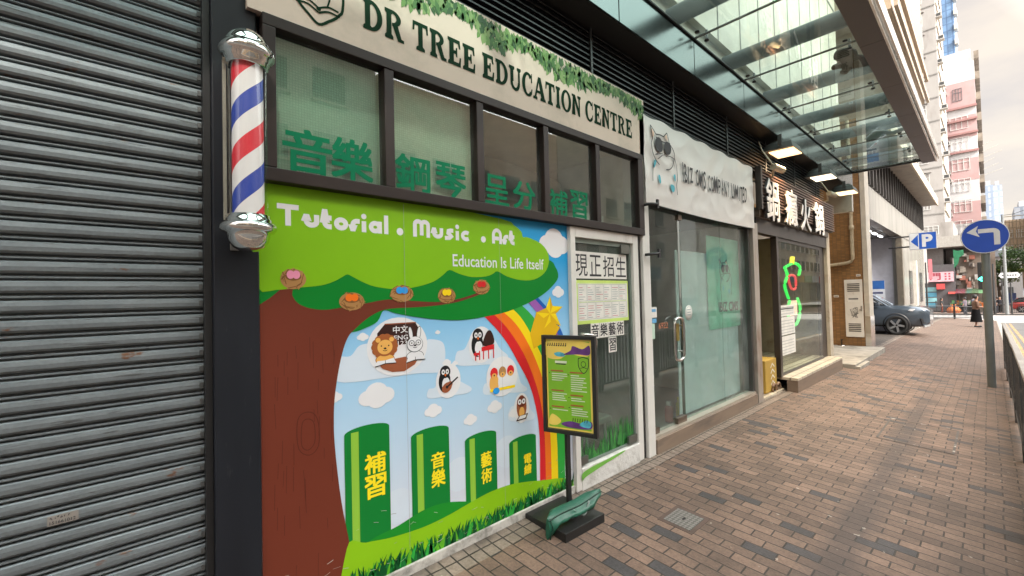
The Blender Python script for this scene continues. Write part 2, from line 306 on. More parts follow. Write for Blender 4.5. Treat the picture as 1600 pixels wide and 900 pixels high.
# ================================================================== GROUND
def brick_pavement():
    m, t, b, N, L = nodes('pavement_bricks')
    g = N('ShaderNodeNewGeometry'); s = N('ShaderNodeSeparateXYZ'); L(g.outputs['Position'], s.inputs[0])
    def M(op, a, b_=None, c=None):
        n = N('ShaderNodeMath'); n.operation = op
        for i, v in enumerate((a, b_, c)):
            if v is None: continue
            if isinstance(v, (int, float)): n.inputs[i].default_value = v
            else: L(v, n.inputs[i])
        return n.outputs[0]
    def MR(v, a, b_, c, d):
        n = N('ShaderNodeMapRange'); L(v, n.inputs['Value'])
        for k, q in zip(('From Min', 'From Max', 'To Min', 'To Max'), (a, b_, c, d)): n.inputs[k].default_value = q
        return n.outputs[0]
    def NZ(sc, det=6, ro=.6, st=None):
        n = N('ShaderNodeTexNoise'); n.inputs['Scale'].default_value = sc; n.inputs['Detail'].default_value = det; n.inputs['Roughness'].default_value = ro
        if st:
            mp = N('ShaderNodeMapping'); mp.inputs['Scale'].default_value = st; L(g.outputs['Position'], mp.inputs[0]); L(mp.outputs[0], n.inputs['Vector'])
        else: L(g.outputs['Position'], n.inputs['Vector'])
        return n.outputs['Fac']
    def MIX(f, a, b_):
        n = N('ShaderNodeMixRGB')
        if isinstance(f, (int, float)): n.inputs[0].default_value = f
        else: L(f, n.inputs[0])
        for i, v in ((1, a), (2, b_)):
            if isinstance(v, tuple): n.inputs[i].default_value = (*v, 1)
            else: L(v, n.inputs[i])
        return n.outputs[0]
    # joints wander a little: the bricks were laid by hand
    wob = M('MULTIPLY', M('SUBTRACT', NZ(.9, 2), .5), .05)
    X = M('ADD', s.outputs['X'], wob); Y = M('ADD', s.outputs['Y'], wob)
    border = M('GREATER_THAN', s.outputs['Y'], -.2)
    RW, BW = .094, .2
    c = N('ShaderNodeCombineXYZ'); L(Y, c.inputs[0]); L(X, c.inputs[1])
    def brick(w, h, off, gap):
        k = N('ShaderNodeTexBrick'); L(c.outputs[0], k.inputs['Vector']); k.offset = off; k.inputs['Scale'].default_value = 1
        k.inputs['Brick Width'].default_value = w; k.inputs['Row Height'].default_value = h; k.inputs['Mortar Size'].default_value = gap; k.inputs['Mortar Smooth'].default_value = .25
        return k.outputs['Fac']
    mort = M('ADD', M('MULTIPLY', brick(BW, RW, .5, .0052), M('SUBTRACT', 1, border)), M('MULTIPLY', brick(.098, RW, 0, .006), border))
    row = M('FLOOR', M('DIVIDE', X, RW)); par = M('FLOORED_MODULO', row, 2)
    col = M('FLOOR', M('DIVIDE', M('ADD', Y, M('MULTIPLY', M('SUBTRACT', 1, par), BW/2)), BW))
    cc = N('ShaderNodeCombineXYZ'); L(row, cc.inputs[0]); L(col, cc.inputs[1])
    wn = N('ShaderNodeTexWhiteNoise'); wn.noise_dimensions = '2D'; L(cc.outputs[0], wn.inputs['Vector'])
    c2 = N('ShaderNodeCombineXYZ'); L(M('ADD', row, 91.7), c2.inputs[0]); L(M('ADD', col, 13.3), c2.inputs[1])
    wn2 = N('ShaderNodeTexWhiteNoise'); wn2.noise_dimensions = '2D'; L(c2.outputs[0], wn2.inputs['Vector'])
    ramp = N('ShaderNodeValToRGB'); L(wn2.outputs['Value'], ramp.inputs[0]); e = ramp.color_ramp.elements
    e[0].color = (.1, .066, .049, 1); e[1].color = (.182, .118, .086, 1); q = e.new(.5); q.color = (.142, .092, .067, 1)
    dark = M('MULTIPLY', M('MULTIPLY', M('LESS_THAN', wn.outputs['Value'], .085), M('SUBTRACT', 1, border)), M('LESS_THAN', s.outputs['X'], 14.))
    colr = MIX(dark, ramp.outputs[0], (.045, .041, .042))
    colr = MIX(M('MULTIPLY', border, .65), colr, (.23, .19, .155))
    speck = MR(NZ(55, 3), .3, .7, .78, 1.2); blot = MR(NZ(2.2, 8, .7), .28, .72, .6, 1.3)
    v = N('ShaderNodeVectorMath'); v.operation = 'SCALE'; L(colr, v.inputs[0]); L(M('MULTIPLY', speck, blot), v.inputs['Scale'])
    colr = MIX(mort, v.outputs[0], (.03, .024, .02))
    # drip line under the canopy edge, grime along the railing, pale splashes
    dl = M('ABSOLUTE', M('ADD', s.outputs['Y'], 1.66)); dn = NZ(1.1, 7, .7, (1, 2.4, 1))
    drip = M('MULTIPLY', MR(M('ADD', dl, M('MULTIPLY', M('SUBTRACT', dn, .5), .34)), .02, .17, 1, 0), MR(s.outputs['X'], 8.6, 10.5, .8, 0))
    colr = MIX(M('MULTIPLY', drip, .78), colr, (.036, .029, .028))
    gr = M('MULTIPLY', MR(M('ADD', s.outputs['Y'], M('MULTIPLY', M('SUBTRACT', dn, .5), .9)), -1.95, -2.7, 0, 1), MR(s.outputs['X'], 11, 15, .55, .15))
    colr = MIX(gr, colr, (.055, .042, .035))
    sp = M('MULTIPLY', MR(NZ(4.5, 8, .75, (.5, 2.2, 1)), .66, .72, 0, 1), M('MULTIPLY', MR(s.outputs['Y'], -1.5, -1.9, 0, 1), MR(s.outputs['X'], 5., 7., 0, .7)))
    colr = MIX(sp, colr, (.55, .52, .47))
    gum = M('MULTIPLY', MR(NZ(19, 2, .4), .735, .76, 0, .4), 1); colr = MIX(gum, colr, (.5, .46, .4))
    wall_contact_shade = MR(M('ADD', s.outputs['Y'], M('MULTIPLY', M('SUBTRACT', NZ(3, 6), .5), .3)), -.09, .0, 0, .85); colr = MIX(wall_contact_shade, colr, (.045, .038, .032))  # contact shadow painted into the paving colour along the wall foot
    L(colr, b.inputs['Base Color']); b.inputs['Roughness'].default_value = .66
    h = M('ADD', M('MULTIPLY', mort, -1.), M('MULTIPLY', NZ(70, 4), .35)); h = M('ADD', h, M('MULTIPLY', wn2.outputs['Value'], .5))
    bp = N('ShaderNodeBump'); bp.inputs['Strength'].default_value = .7; bp.inputs['Distance'].default_value = .006; L(h, bp.inputs['Height']); L(bp.outputs[0], b.inputs['Normal'])
    return m
def sheet(xs, ys, f):
    mb = MB(); vs = [(x, y, f(x, y)) for x in xs for y in ys]; n = len(ys); fs = []
    for i in range(len(xs)-1):
        for j in range(n-1): fs.append((i*n+j, (i+1)*n+j, (i+1)*n+j+1, i*n+j+1))
    return mb.add(vs, fs, 0, True)
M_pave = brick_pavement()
xs = [-8+i for i in range(54)]
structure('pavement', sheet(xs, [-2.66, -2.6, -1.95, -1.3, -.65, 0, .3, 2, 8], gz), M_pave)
asphalt = pm('asphalt', (.115, .112, .11), .85, var=.25, scale=2.5, bump=.35, bscale=120, dirt=(.16, .15, .145), dscale=.6)
kerbstone = pm('kerb_concrete', (.3, .28, .25), .8, var=.2, bump=.3, dirt=(.12, .1, .08))
road_z = lambda x, y: gz(x, -2.6)-.13
structure('road', sheet([-40]+xs[1:-1]+[45], [-15.5, -9, -2.82], road_z), asphalt)
structure('cross_street', sheet([45+i for i in range(0, 21)], [-60, -2.82, 0, 8, 60], lambda x, y: gz(x, -2.6)-.13), pm('pale_asphalt', (.34, .32, .31), .85, var=.1, scale=2, bump=.2))
structure('far_pavement', sheet([65, 75, 110], [-60, 0, 60], lambda x, y: gz(min(x, 75), -2.6)+.0), pm('far_paving', (.26, .2, .175), .85, var=.2))
structure('ground', sheet([-400, 400], [-400, 400], lambda x, y: -2.2), pm('ground_earth', (.12, .11, .1), .9))
k = MB()
for i in range(-8, 45): k.add([(i, -2.82, gz(i, -2.6)-.2), (i, -2.82, gz(i, -2.6)+.004), (i, -2.655, gz(i, -2.6)+.004), (i+1, -2.82, gz(i+1, -2.6)-.2), (i+1, -2.82, gz(i+1, -2.6)+.004), (i+1, -2.655, gz(i+1, -2.6)+.004)], [(0, 3, 4, 1), (1, 4, 5, 2)])
structure('kerb', k, kerbstone)
yl = pm('worn_yellow_paint', (.5, .27, .08), .7, var=.3, scale=20, dirt=(.13, .11, .09), dscale=6, dlo=.42, dhi=.6)
k = MB()
for y in (-3.02, -3.22):
    for i in range(-8, 43): k.add([(i, y-.05, road_z(i, 0)+.004), (i+1, y-.05, road_z(i+1, 0)+.004), (i+1, y+.05, road_z(i+1, 0)+.004), (i, y+.05, road_z(i, 0)+.004)], [(0, 1, 2, 3)])
structure('yellow_lines', k, yl)
conc = pm('alley_concrete', (.27, .25, .215), .85, var=.2, scale=3, bump=.3, dirt=(.1, .09, .075), dscale=2.4)
structure('alley_slab', MB().box(11.62, 15.55, -.42, 1.9, -.3, .02).box(11.62, 12.7, -.5, -.42, -.3, -.02), conc, bevel=.006)

# ================================================================== THE BLOCK OVER THE SHOPS
cream = pm('cream_cladding', (.62, .56, .45), .55, var=.1, scale=2, dirt=(.36, .31, .25), dscale=1.2, dlo=.5, dhi=.8)
darkmetal = pm('dark_metal', (.018, .018, .02), .45, var=.15)
soffit_m = pm('soffit_panel', (.02, .019, .018), .55, var=.12, spec=.3)
black = pm('black_recess', (.006, .006, .006), .8)
bld = thing('building', 'tall cream building whose upper floors overhang the glass canopy and the dark shopfronts', 'building', (0, 0, 0))
ub = MB().box(-14, 12.9, .0, 9, 4.62, 36).box(-14, 12.9, -.09, -.002, 4.9, 36)
ub.build('upper_floors', cream, bld)
jn = MB()
x = -13.6
while x < 12.9: jn.box(x-.014, x+.014, -.096, -.0905, 4.9, 36); x += .78
for z in (8.2, 11.4, 14.6): jn.box(-14, 12.9, -.099, -.0905, z, z+.05)
jn.build('panel_joints', pm('joint_grey', (.2, .19, .17), .8), bld)
ob_ = thing('office_block', 'beige office floors projecting above the car park beyond the canopy', 'building', (17, 0, 8))
rel(B(13.2, 21, -1.08, 8, 8.0, 30).build('floors', pm('beige_render', (.42, .33, .24), .65, dirt=(.4, .32, .25), dscale=1.5)), ob_)
q = MB()
for k in range(6): q.box(13.2, 20.8, -1.12, -1.085, 9.0+k*3.2, 10.6+k*3.2)
rel(q.build('windows', pm('beige_block_glass', (.12, .13, .13), .15)), ob_)
q = MB()
for z in (8.02, 8.75): q.box(13.2, 21.04, -1.2, -1.13, z, z+.16)
rel(q.build('ledges', pm('pale_ledge', (.42, .34, .26), .6)), ob_)
bk = MB().box(-14, 11.6, 4.4, 4.6, -.2, 4.6).box(-14, -13.8, .1, 4.4, -.2, 4.6)
bk.build('rear_wall', pm('grubby_plaster', (.34, .32, .28), .8, dirt=(.2, .18, .15)), bld)
# louvre strip between the signs and the soffit
lv = MB(); z = 3.46
while z < 4.03:
    lv.add([(-4, -.0, z), (11.55, -.0, z), (11.55, -.0, z+.012), (-4, -.0, z+.012), (-4, .05, z+.035), (11.55, .05, z+.035), (11.55, .05, z+.047), (-4, .05, z+.047)],
           [(0, 1, 2, 3), (3, 2, 6, 7), (1, 0, 4, 5), (0, 3, 7, 4), (2, 1, 5, 6)]); z += .052
lv.build('louvre_blades', pm('louvre_metal', (.045, .045, .047), .4, metal=.3), bld)
MB().box(-4, 11.55, .07, .09, 3.4, 4.2).build('louvre_backing', black, bld)
for x in (-1.4, .2, 1.72, 3.25, 4.78, 6.3, 7.85, 9.4, 10.9): B(x-.012, x+.012, -.012, -.002, 3.44, 4.03).build('louvre_post', pm('louvre_post_metal', (.07, .07, .072), .4, metal=.3), bld)
MB().box(-4, 13.35, -.21, .28, 4.035, 4.1).build('soffit', soffit_m, bld)
# steel cladding strip rising from the soffit edge to the glass
steel = pm('brushed_steel', (.12, .14, .137), .22, metal=.9, var=.08, scale=2, stretch=(1, 1, .4))
JX = [-1.1, .4, 1.9, 3.38, 4.87, 6.35, 7.9, 9.4, 10.85, 12.2, 13.35]
for a, b_ in zip(JX[:-1], JX[1:]):
    MB().box(a+.008, b_-.008, -.225, -.205, 4.04, 4.455).build('steel_panel', steel, bld)
MB().box(-1.1, 13.3, -.204, -.1, 4.1, 4.46).build('cladding_core', black, bld)
MB().box(-1.1, 13.34, -.245, -.226, 4.44, 4.458).build('shadow_trim', black, bld)
MB().box(13.3, 13.45, -.2, .3, 3.5, 4.6).build('end_panel', pm('pale_render', (.5, .46, .4), .8, dirt=(.3, .26, .2)), bld)
# ---- glass canopy
can = thing('glass_canopy', 'long glass canopy with dark metal fascia and round beams projecting over the pavement', 'canopy', (6, -.9, 4.45))
cg = glass('canopy_glass', (.74, .85, .83), .9, .035, (.6, .68, .64), .0, 1.5, 1.1, True)
beam_m = pm('beam_paint', (.03, .045, .052), .35, metal=.2, var=.2, scale=4)
for i, (a, b_) in enumerate(zip(JX[:-1], JX[1:])):
    rel(MB().box(a+.008, b_-.008, -1.5, -.215, 4.45, 4.466).build('glass_pane', cg), can)
    if i < 10: rel(MB().tube([(b_-.3, -.1, 4.62), (b_-.3, -1.62, 4.62)], .1, 18).build('beam', beam_m), can)
    for y in (-.32, -1.36):
        sp_ = MB()
        for dx in (.1, -.1): sp_.lathe([(0, -.014), (.022, -.014), (.026, -.004), (.026, 0)], (a+.12+(.0 if dx > 0 else b_-a-.24), y, 4.449), 14)
        sp_.tube([(a+.12, y, 4.466), (a+.12, y, 4.56)], .014, 8)
        rel(sp_.build('glass_fixing', pm('bolt_metal', (.05, .05, .05), .35, metal=.8)), can)
    rel(MB().box(b_-.008, b_+.008, -1.47, -.215, 4.447, 4.467).build('sealant_joint', pm('sealant', (.12, .1, .08), .7)), can)
fa = MB()
for a, b_ in zip(JX[:-1], JX[1:]): fa.box(a+.003, b_-.003, -1.69, -1.47, 4.36, 4.6)
rel(fa.build('fascia', pm('fascia_brown', (.075, .062, .058), .4, metal=.25, var=.1)), can)
rel(MB().box(JX[0], JX[-1], -1.712, -1.692, 4.35, 4.62).box(JX[0], JX[-1], -1.745, -1.725, 4.4, 4.56).build('edge_trim', pm('edge_steel', (.75, .72, .66), .25, metal=.8)), can)
rel(MB().box(13.36, 13.42, -1.69, -.2, 4.42, 4.56).build('end_trim', darkmetal), can)
# dried leaf litter / rag lying on the glass
rg = MB(); pts = [(6.5,-1.215),(6.474,-1.302),(6.63,-1.398),(6.799,-1.396),(6.981,-1.511),(7.177,-1.503),(7.203,-1.384),(7.154,-1.26),(7.269,-1.185),(7.159,-1.136),(7.041,-1.185),(6.976,-1.089),(6.863,-1.118),(6.83,-1.211),(6.685,-1.166)]
rg.ext([(x, y, 4.468) for x, y in smooth(pts, 3, True)], (0, 0, .012))
rag = rg.build('palm_frond', pm('dead_leaf', (.05, .032, .022), .9, var=.4)); tag(rag, 'dead brown palm frond lying on top of the glass canopy', 'leaf litter')
for n_, pp, lab in (('plastic_scrap', [(1382,176),(1376,190),(1405,181),(1420,195),(1398,203),(1370,207),(1352,216),(1362,203)], 0),):
    pass
sc_ = [(10.706,-0.852),(10.258,-1.031),(10.346,-1.181),(10.589,-1.259),(10.433,-1.519),(10.638,-1.534),(10.823,-1.287),(10.651,-1.189),(10.894,-0.96)]
tag(MB().ext([(x, y, 4.468) for x, y in sc_], (0, 0, .008)).build('plastic_film', pm('wet_film', (.5, .53, .55), .3)), 'crumpled clear plastic film lying on the last panes of the glass canopy', 'litter')

# ---- flood lights
warm = emat('lamp_warm', (1, .62, .3), 1.15); white_l = emat('lamp_white', (1, .86, .62), 1.1)
lampblk = pm('lamp_black', (.05, .048, .045), .5)
for i, (x, mt, lab) in enumerate(((7.9, warm, 'lit floodlight with a warm orange glow, the nearest of the three under the soffit'), (10.26, white_l, 'lit floodlight with a whiter glow, the middle one of three under the soffit'), (12.3, pm and emat('lamp_amber', (1, .72, .38), 1.15), 'lit floodlight nearest the far end of the glass canopy'))):
    t = thing('floodlight', lab, 'floodlight', (x, -.24, 3.99), 'floodlights under the canopy soffit'); t.scale = (1.35, 1.35, 1.35)
    h = MB().loft([[(x_*w_, y_*d_-.05*k_, z_) for x_, y_ in ((-.5, -.5), (.5, -.5), (.5, .5), (-.5, .5))] for w_, d_, z_, k_ in ((.2, .16, -.02, 0), (.34, .26, -.07, 0), (.42, .3, -.13, 0), (.44, .32, -.15, 0))], 0, False)
    h.build('housing', lampblk, t, fix=True)
    MB().box(-.17, .17, -.15, .1, -.158, -.152).build('lamp_face', mt, t)
    br = MB().box(-.26, -.235, -.06, -.02, -.12, 0).box(.235, .26, -.06, -.02, -.12, 0).build('bracket', lampblk, t)
    la = bpy.data.lights.new('floodlight_lamp', 'AREA'); la.energy = 28 if i != 1 else 20; la.size = .3; la.color = (1, .72, .42) if i != 1 else (1, .85, .62); la.spread = radians(130)
    lo = bpy.data.objects.new('floodlight_lamp', la); COL.objects.link(lo); lo.parent = t; lo.location = (0, -.03, -.18); lo.rotation_euler = (0, 0, 0)

# ================================================================== TILED END WALL, PIPES, DOOR (face looks back at us, X = 15.6)
tile = grid_mat('brown_mosaic', ('Y', 'Z'), (.25, .125, .042), (.12, .075, .04), .095, .045, .004, .35, .18)
tb = thing('tiled_wall', 'brown mosaic tiled end wall beyond the hot pot shop', 'wall', (15.6, .8, 0))
rel(B(15.6, 16., .0, 1.9, -.3, 6.44).build('wall', tile), tb)
rel(B(11.55, 15.6, 1.88, 2.1, -.2, 4.6).build('alley_wall', pm('alley_render', (.28, .24, .19), .8)), tb)
chrome = pm('polished_steel', (.62, .6, .57), .12, metal=1., var=.1, scale=3, stretch=(1, 1, .3))
pil = thing('steel_pilaster', 'narrow steel clad corner pilaster at the car park entrance', 'pilaster', (15.85, -.12, 0))
rel(B(15.57, 16.2, -.13, -.005, -.3, .85).build('lower_cladding', chrome), pil)
rel(B(15.58, 16.18, -.12, -.01, .85, 6.2).build('upper_stone', pm('pale_stone', (.5, .45, .37), .4, var=.15, dirt=(.34, .33, .3), dscale=2)), pil)
dr = thing('louvre_door', 'white sheet metal cabinet door with louvre slots on the brown tiled wall', 'door', (15.55, .23, .27))
wp = pm('white_paint_worn', (.66, .63, .58), .5, var=.06, dirt=(.3, .25, .2), dscale=5, dlo=.6, dhi=.8)
rel(B(15.56, 15.595, .02, .43, .265, 1.885).build('leaf', wp, bevel=.004), dr)
sl = MB()
for z0 in (1.55, .42):
    for q in range(5): sl.box(15.552, 15.5595, .08, .36, z0+q*.05, z0+q*.05+.022)
rel(sl.build('louvre_slots', black), dr)
no = Art((15.557, 0, 0), (0, -1, 0), (0, 0, 1), (-1, 0, 0))
no.rect(-.36, -.1, 1.24, 1.44, 0, 1); no.rect(-.34, -.12, 1.32, 1.36, 1, 2)
rng = random.Random(3)
for q in range(14): no.line([(-.32+rng.random()*.2, .8+rng.random()*.3) for _ in range(3)], .008, 1, 2)
rel(no.build('notices', [pm('paper', (.7, .68, .63), .7), pm('ink_grey', (.12, .12, .12), .7)]), dr)
rel(MB().box(15.535, 15.56, .04, .07, 1.0, 1.14).tube([(15.53, .055, 1.03), (15.53, .1, 1.03)], .012).build('padlock_hasp', pm('dull_steel', (.3, .28, .26), .35, metal=.9)), dr)
pipe_m = pm('cream_pipe', (.48, .4, .27), .45, var=.15, scale=8, dirt=(.24, .17, .1), dscale=5)
dp = thing('drain_pipe', 'long cream drain pipe that bends along the brown tiled wall', 'pipe', (15.5, .3, 3))
rel(MB().tube([(15.53, .2, 6.4), (15.53, .2, 2.47), (15.53, .25, 2.39), (15.53, .33, 2.36), (15.53, 1.8, 2.22)], .045, 12).build('pipe', pipe_m), dp)
rel(MB().lathe([(.055, 0), (.062, .02), (.062, .1), (.055, .12)], (15.53, .2, 3.3), 14).lathe([(.055, 0), (.062, .02), (.062, .1), (.055, .12)], (15.53, .2, 4.3), 14).build('collars', pipe_m), dp)
p2 = MB().tube([(15.52, .42, 6.4), (15.52, .42, 4.1), (15.52, .4, 4.0), (15.45, .4, 3.95)], .06, 12).build('vent_pipe', pipe_m)
tag(p2, 'short thick cream vent pipe hanging under the canopy end', 'pipe')
for y, z, w_ in ((.1, 2.0, .1), (.06, 1.66, .07), (.63, 1.42, .12)):
    q = thing('wall_plate', {2.0: 'white address plate high on the brown tiled wall', 1.66: 'white switch plate beside the louvre door', 1.42: 'pale number plate on the tiled wall near the hot pot shop'}[z], 'plate', (15.59, y, z))
    B(-.01, .005, -w_/2, w_/2, -.03, .03).build('plate', wp, q, bevel=.003); Art((-.011, 0, 0), (0, -1, 0), (0, 0, 1), (-1, 0, 0)).rect(-w_*.35, w_*.35, -.008, .008, 0, 1).build('lettering', MATS['ink_grey'], q)
tp = thing('floor_tap', 'small tap on a steel plate at the foot of the tiled wall', 'tap', (15.45, .52, .02))
MB().lathe([(.1, 0), (.1, .01), (0, .012)], (0, 0, 0), 16).build('base_plate', chrome, tp)
MB().tube([(0, 0, .01), (0, 0, .14), (-.02, 0, .17), (-.06, 0, .16)], .016).lathe([(.03, .15), (.035, .17), (.0, .19)], (0, 0, 0), 10).build('tap_body', pm('dark_brass', (.06, .045, .035), .4, metal=.7), tp)

# ================================================================== CAR PARK BUILDING
stone = pm('grey_stone', (.36, .345, .31), .22, var=.16, scale=1.2, dirt=(.27, .27, .24), dscale=1.5, stretch=(1.4, 1, .35))
cp = thing('car_park', 'pale stone car park building with dark vertical fins over its vehicle entrance', 'building', (24, 1, 0))
rel(MB().box(16.02, 33.5, 0, .3, 3.75, 4.75).box(24.2, 25.0, 0, .3, -.5, 3.748).box(25.002, 33.5, .02, .3, -.7, 3.748).build('stone_facade', stone), cp)
rel(MB().box(16.02, 33.5, .31, 8, 6.0, 6.3).box(33.2, 33.45, .31, 8, -.7, 6).box(16.05, 33.2, 7.8, 8, -.5, 6).build('concrete_shell', pm('shell_grey', (.36, .35, .34), .8)), cp)
x = 16.3
while x < 33.4: rel(B(x, x+.1, -.06, .12, 4.752, 6.04).build('fin', pm('fin_dark', (.06, .055, .052), .4, metal=.3)), cp); x += .62
gw = B(16.3, 33.4, .13, .15, 4.752, 6.04)
rel(gw.build('glazing', pm('curtain_glass', (.14, .13, .12), .15, metal=.4)), cp)
rel(MB().box(16.02, 33, -.62, .3, 6.05, 6.3).build('eave', pm('eave_grey', (.4, .36, .31), .7, dirt=(.25, .22, .2))), cp)
rel(MB().box(16.02, 33, -.68, -.621, 6.0, 6.4).build('eave_edge', pm('eave_edge', (.6, .5, .38), .6)), cp)
rel(MB().box(16.2, 24.2, .35, 7.5, 3.76, 3.9).build('entrance_ceiling', pm('ent_ceiling', (.2, .2, .21), .7)), cp)
rel(B(24.2, 24.4, .31, 7.5, -.4, 3.75).build('entrance_wall', pm('ent_wall', (.6, .6, .66), .6, var=.1)), cp); rel(B(16.05, 16.2, .3, 7.5, -.4, 3.75).build('entrance_wall', MATS['ent_wall']), cp)
[rel(B(23.9, 24.19, y, y+.4, -.4, 3.75).build('entrance_column', pm('ent_col', (.66, .66, .7), .6)), cp) for y in (1.1, 3.4)]
rel(MB().box(23.85, 24.198, -.03, .16, -.4, 3.748).build('jamb', pm('jamb_dark', (.13, .11, .085), .5, dirt=(.2, .17, .12))), cp)
el = emat('tube_white', (.95, .97, 1), 3)
tl_ord = ('nearest to the brown tiled wall', 'second from the tiled wall', 'third in the row', 'fourth in the row', 'last and farthest in the row')
for i in range(5):
    q = thing('tube_light', 'lit white tube light along the car park entrance ceiling, '+tl_ord[i], 'light', (17.6+i*1.3, .5, 3.72), 'tube lights in the car park entrance')
    B(-.33, .33, -.04, .04, -.03, 0).build('tube', el, q); B(-.48, .48, -.06, .06, .002, .03).build('batten', wp, q)
for x in (26.5, 28.6, 30.8): rel(B(x, x+1.1, -.0, .018, .9, 2.4).build('window', pm('smoked_window', (.05, .05, .05), .2)), cp)
pn = MB().box(28.0, 28.5, -.1, .018, -.6, 2.9); rel(pn.build('white_pilaster', pm('white_pil', (.6, .57, .52), .6)), cp)
# information board
ib = thing('info_board', 'blue and white parking tariff board inside the entrance', 'sign', (23.8, .85, 1.0))
B(-.03, 0, -.3, .3, -.6, .95).build('board', pm('board_white', (.62, .64, .7), .5), ib)
A_ = Art((-.031, 0, 0), (0, -1, 0), (0, 0, 1), (-1, 0, 0)); A_.rect(-.3, .3, .6, .95, 0, 1)
for q in range(4): A_.rect(-.24, .24, .4-q*.24, .48-q*.24, 1 if q % 2 else 2, 1)
A_.build('print', [pm('board_blue', (.03, .13, .42), .5), pm('board_red', (.4, .1, .12), .5), pm('board_ink', (.06, .07, .16), .5)], ib)

# ================================================================== ROLLER SHUTTER (far left)
def shutter_mat():
    m, t, b, N, L = nodes('galvanised_slats')
    g = N('ShaderNodeNewGeometry'); mp = N('ShaderNodeMapping'); mp.inputs['Scale'].default_value = (1, 1, 1); L(g.outputs['Position'], mp.inputs[0])
    def nz(sc, det, ro, st):
        q = N('ShaderNodeMapping'); q.inputs['Scale'].default_value = st; L(g.outputs['Position'], q.inputs[0])
        n = N('ShaderNodeTexNoise'); n.inputs['Scale'].default_value = sc; n.inputs['Detail'].default_value = det; n.inputs['Roughness'].default_value = ro; L(q.outputs[0], n.inputs['Vector']); return n.outputs['Fac']
    def mr(v, a, c, d, e):
        n = N('ShaderNodeMapRange'); L(v, n.inputs['Value'])
        for k, q in zip(('From Min', 'From Max', 'To Min', 'To Max'), (a, c, d, e)): n.inputs[k].default_value = q
        return n.outputs[0]
    r = N('ShaderNodeValToRGB'); L(nz(5, 8, .7, (1, 1, 2.5)), r.inputs[0]); e = r.color_ramp.elements
    e[0].position = .3; e[0].color = (.125, .145, .157, 1); e[1].position = .7; e[1].color = (.195, .22, .232, 1)
    sp = mr(nz(90, 2, .5, (1, 1, 1)), .3, .7, .93, 1.07); v = N('ShaderNodeVectorMath'); v.operation = 'SCALE'; L(r.outputs[0], v.inputs[0]); L(sp, v.inputs['Scale'])
    x = N('ShaderNodeMixRGB'); L(mr(nz(7, 6, .7, (.7, 1, 12)), .61, .66, 0, .8), x.inputs[0]); L(v.outputs[0], x.inputs[1]); x.inputs[2].default_value = (.05, .05, .048, 1)      # scuffs running along the slats
    x2 = N('ShaderNodeMixRGB'); L(mr(nz(6.5, 4, .6, (1, 1, 2.2)), .665, .71, 0, .9), x2.inputs[0]); L(x.outputs[0], x2.inputs[1]); x2.inputs[2].default_value = (.15, .06, .022, 1)  # rust blooms
    L(x2.outputs[0], b.inputs['Base Color']); b.inputs['Metallic'].default_value = .35; b.inputs['Roughness'].default_value = .5
    return m
sh = thing('roller_shutter', 'closed grey galvanised roller shutter with rust spots on its slats', 'shutter', (-1.4, .05, 0))
prof = [(.0, 0), (-.005, -.004), (-.008, -.02), (-.007, -.036), (0, -.0445), (.012, -.0465), (.02, -.05), (.02, -.0535), (.004, -.056), (-.001, -.059), (-.001, -.0625), (.004, -.066), (.02, -.068), (.02, -.0725)]
P_ = .0735; mb = MB(); top = 3.62; n = 50; rows = []
for i in range(n):
    jy = random.uniform(-.0025, .0025)
    for (y, z) in prof: rows.append((.05+y+jy*(1 if z > -.047 else .3), top-i*P_+z))
vs = []; XS = [-3.4, -2.2, -1.4, -.7, 0, .335]
for (y, z) in rows: vs += [(x, y, z) for x in XS]
fs = []; w_ = len(XS)
for i in range(len(rows)-1):
    for j in range(w_-1): fs.append((i*w_+j, (i+1)*w_+j, (i+1)*w_+j+1, i*w_+j+1))

navy = pm('navy_black_paint', (.012, .014, .019), .42, var=.12, scale=4, spec=.3, dirt=(.045, .047, .05), dscale=11, dlo=.62, dhi=.75, stretch=(3, 3, .6))
gr_ = MB().box(.333, .36, -.0, .1, 0, 3.7); rel(gr_.build('guide_rail', pm('guide_rail_black', (.01, .01, .011), .5)), sh)
mb.add(vs, fs, 0, False)
for i in range(n): mb.box(.318, .331, .034, .046, top-i*P_-.034, top-i*P_-.012, 1)
rel(mb.build('slats', [shutter_mat(), pm('slat_clip', (.12, .125, .125), .5, metal=.5)]), sh)
hd = MB().box(-3.4, .36, -.02, .3, 3.36, 4.03); rel(hd.build('shutter_box', black), sh)
stk = Art((0, .0408, 0)); z0, z1 = [(-0.111,0.78),(-0.111,0.838)][0][1], [(-0.111,0.78),(-0.111,0.838)][1][1]
z0 = top-31*P_-.038
for i in range(26, 40):
    if top-i*P_-.038 < [(-0.111,0.8)][0][1] < top-i*P_: z0 = top-i*P_-.039
xa, xb = [(-0.155,0.808),(-0.071,0.815)][0][0], [(-0.155,0.808),(-0.071,0.815)][1][0]
stk.rect(xa, xb, z0, z0+.036, 0, 2); stk.text('151661012', xa+.006, xb-.008, z0+.004, z0+.016, 1, 4, .01); [stk.line([(xa+.01+q*.0095+random.uniform(-.003, .003), z0+random.uniform(.02, .033)) for _ in range(4)], .0022, 1, 4) for q in range(int((xb-xa-.02)/.0095))]
so = stk.build('sticker', [pm('sticker_grey', (.22, .2, .18), .7), pm('sticker_ink', (.025, .025, .025), .7)]); rel(so, sh)

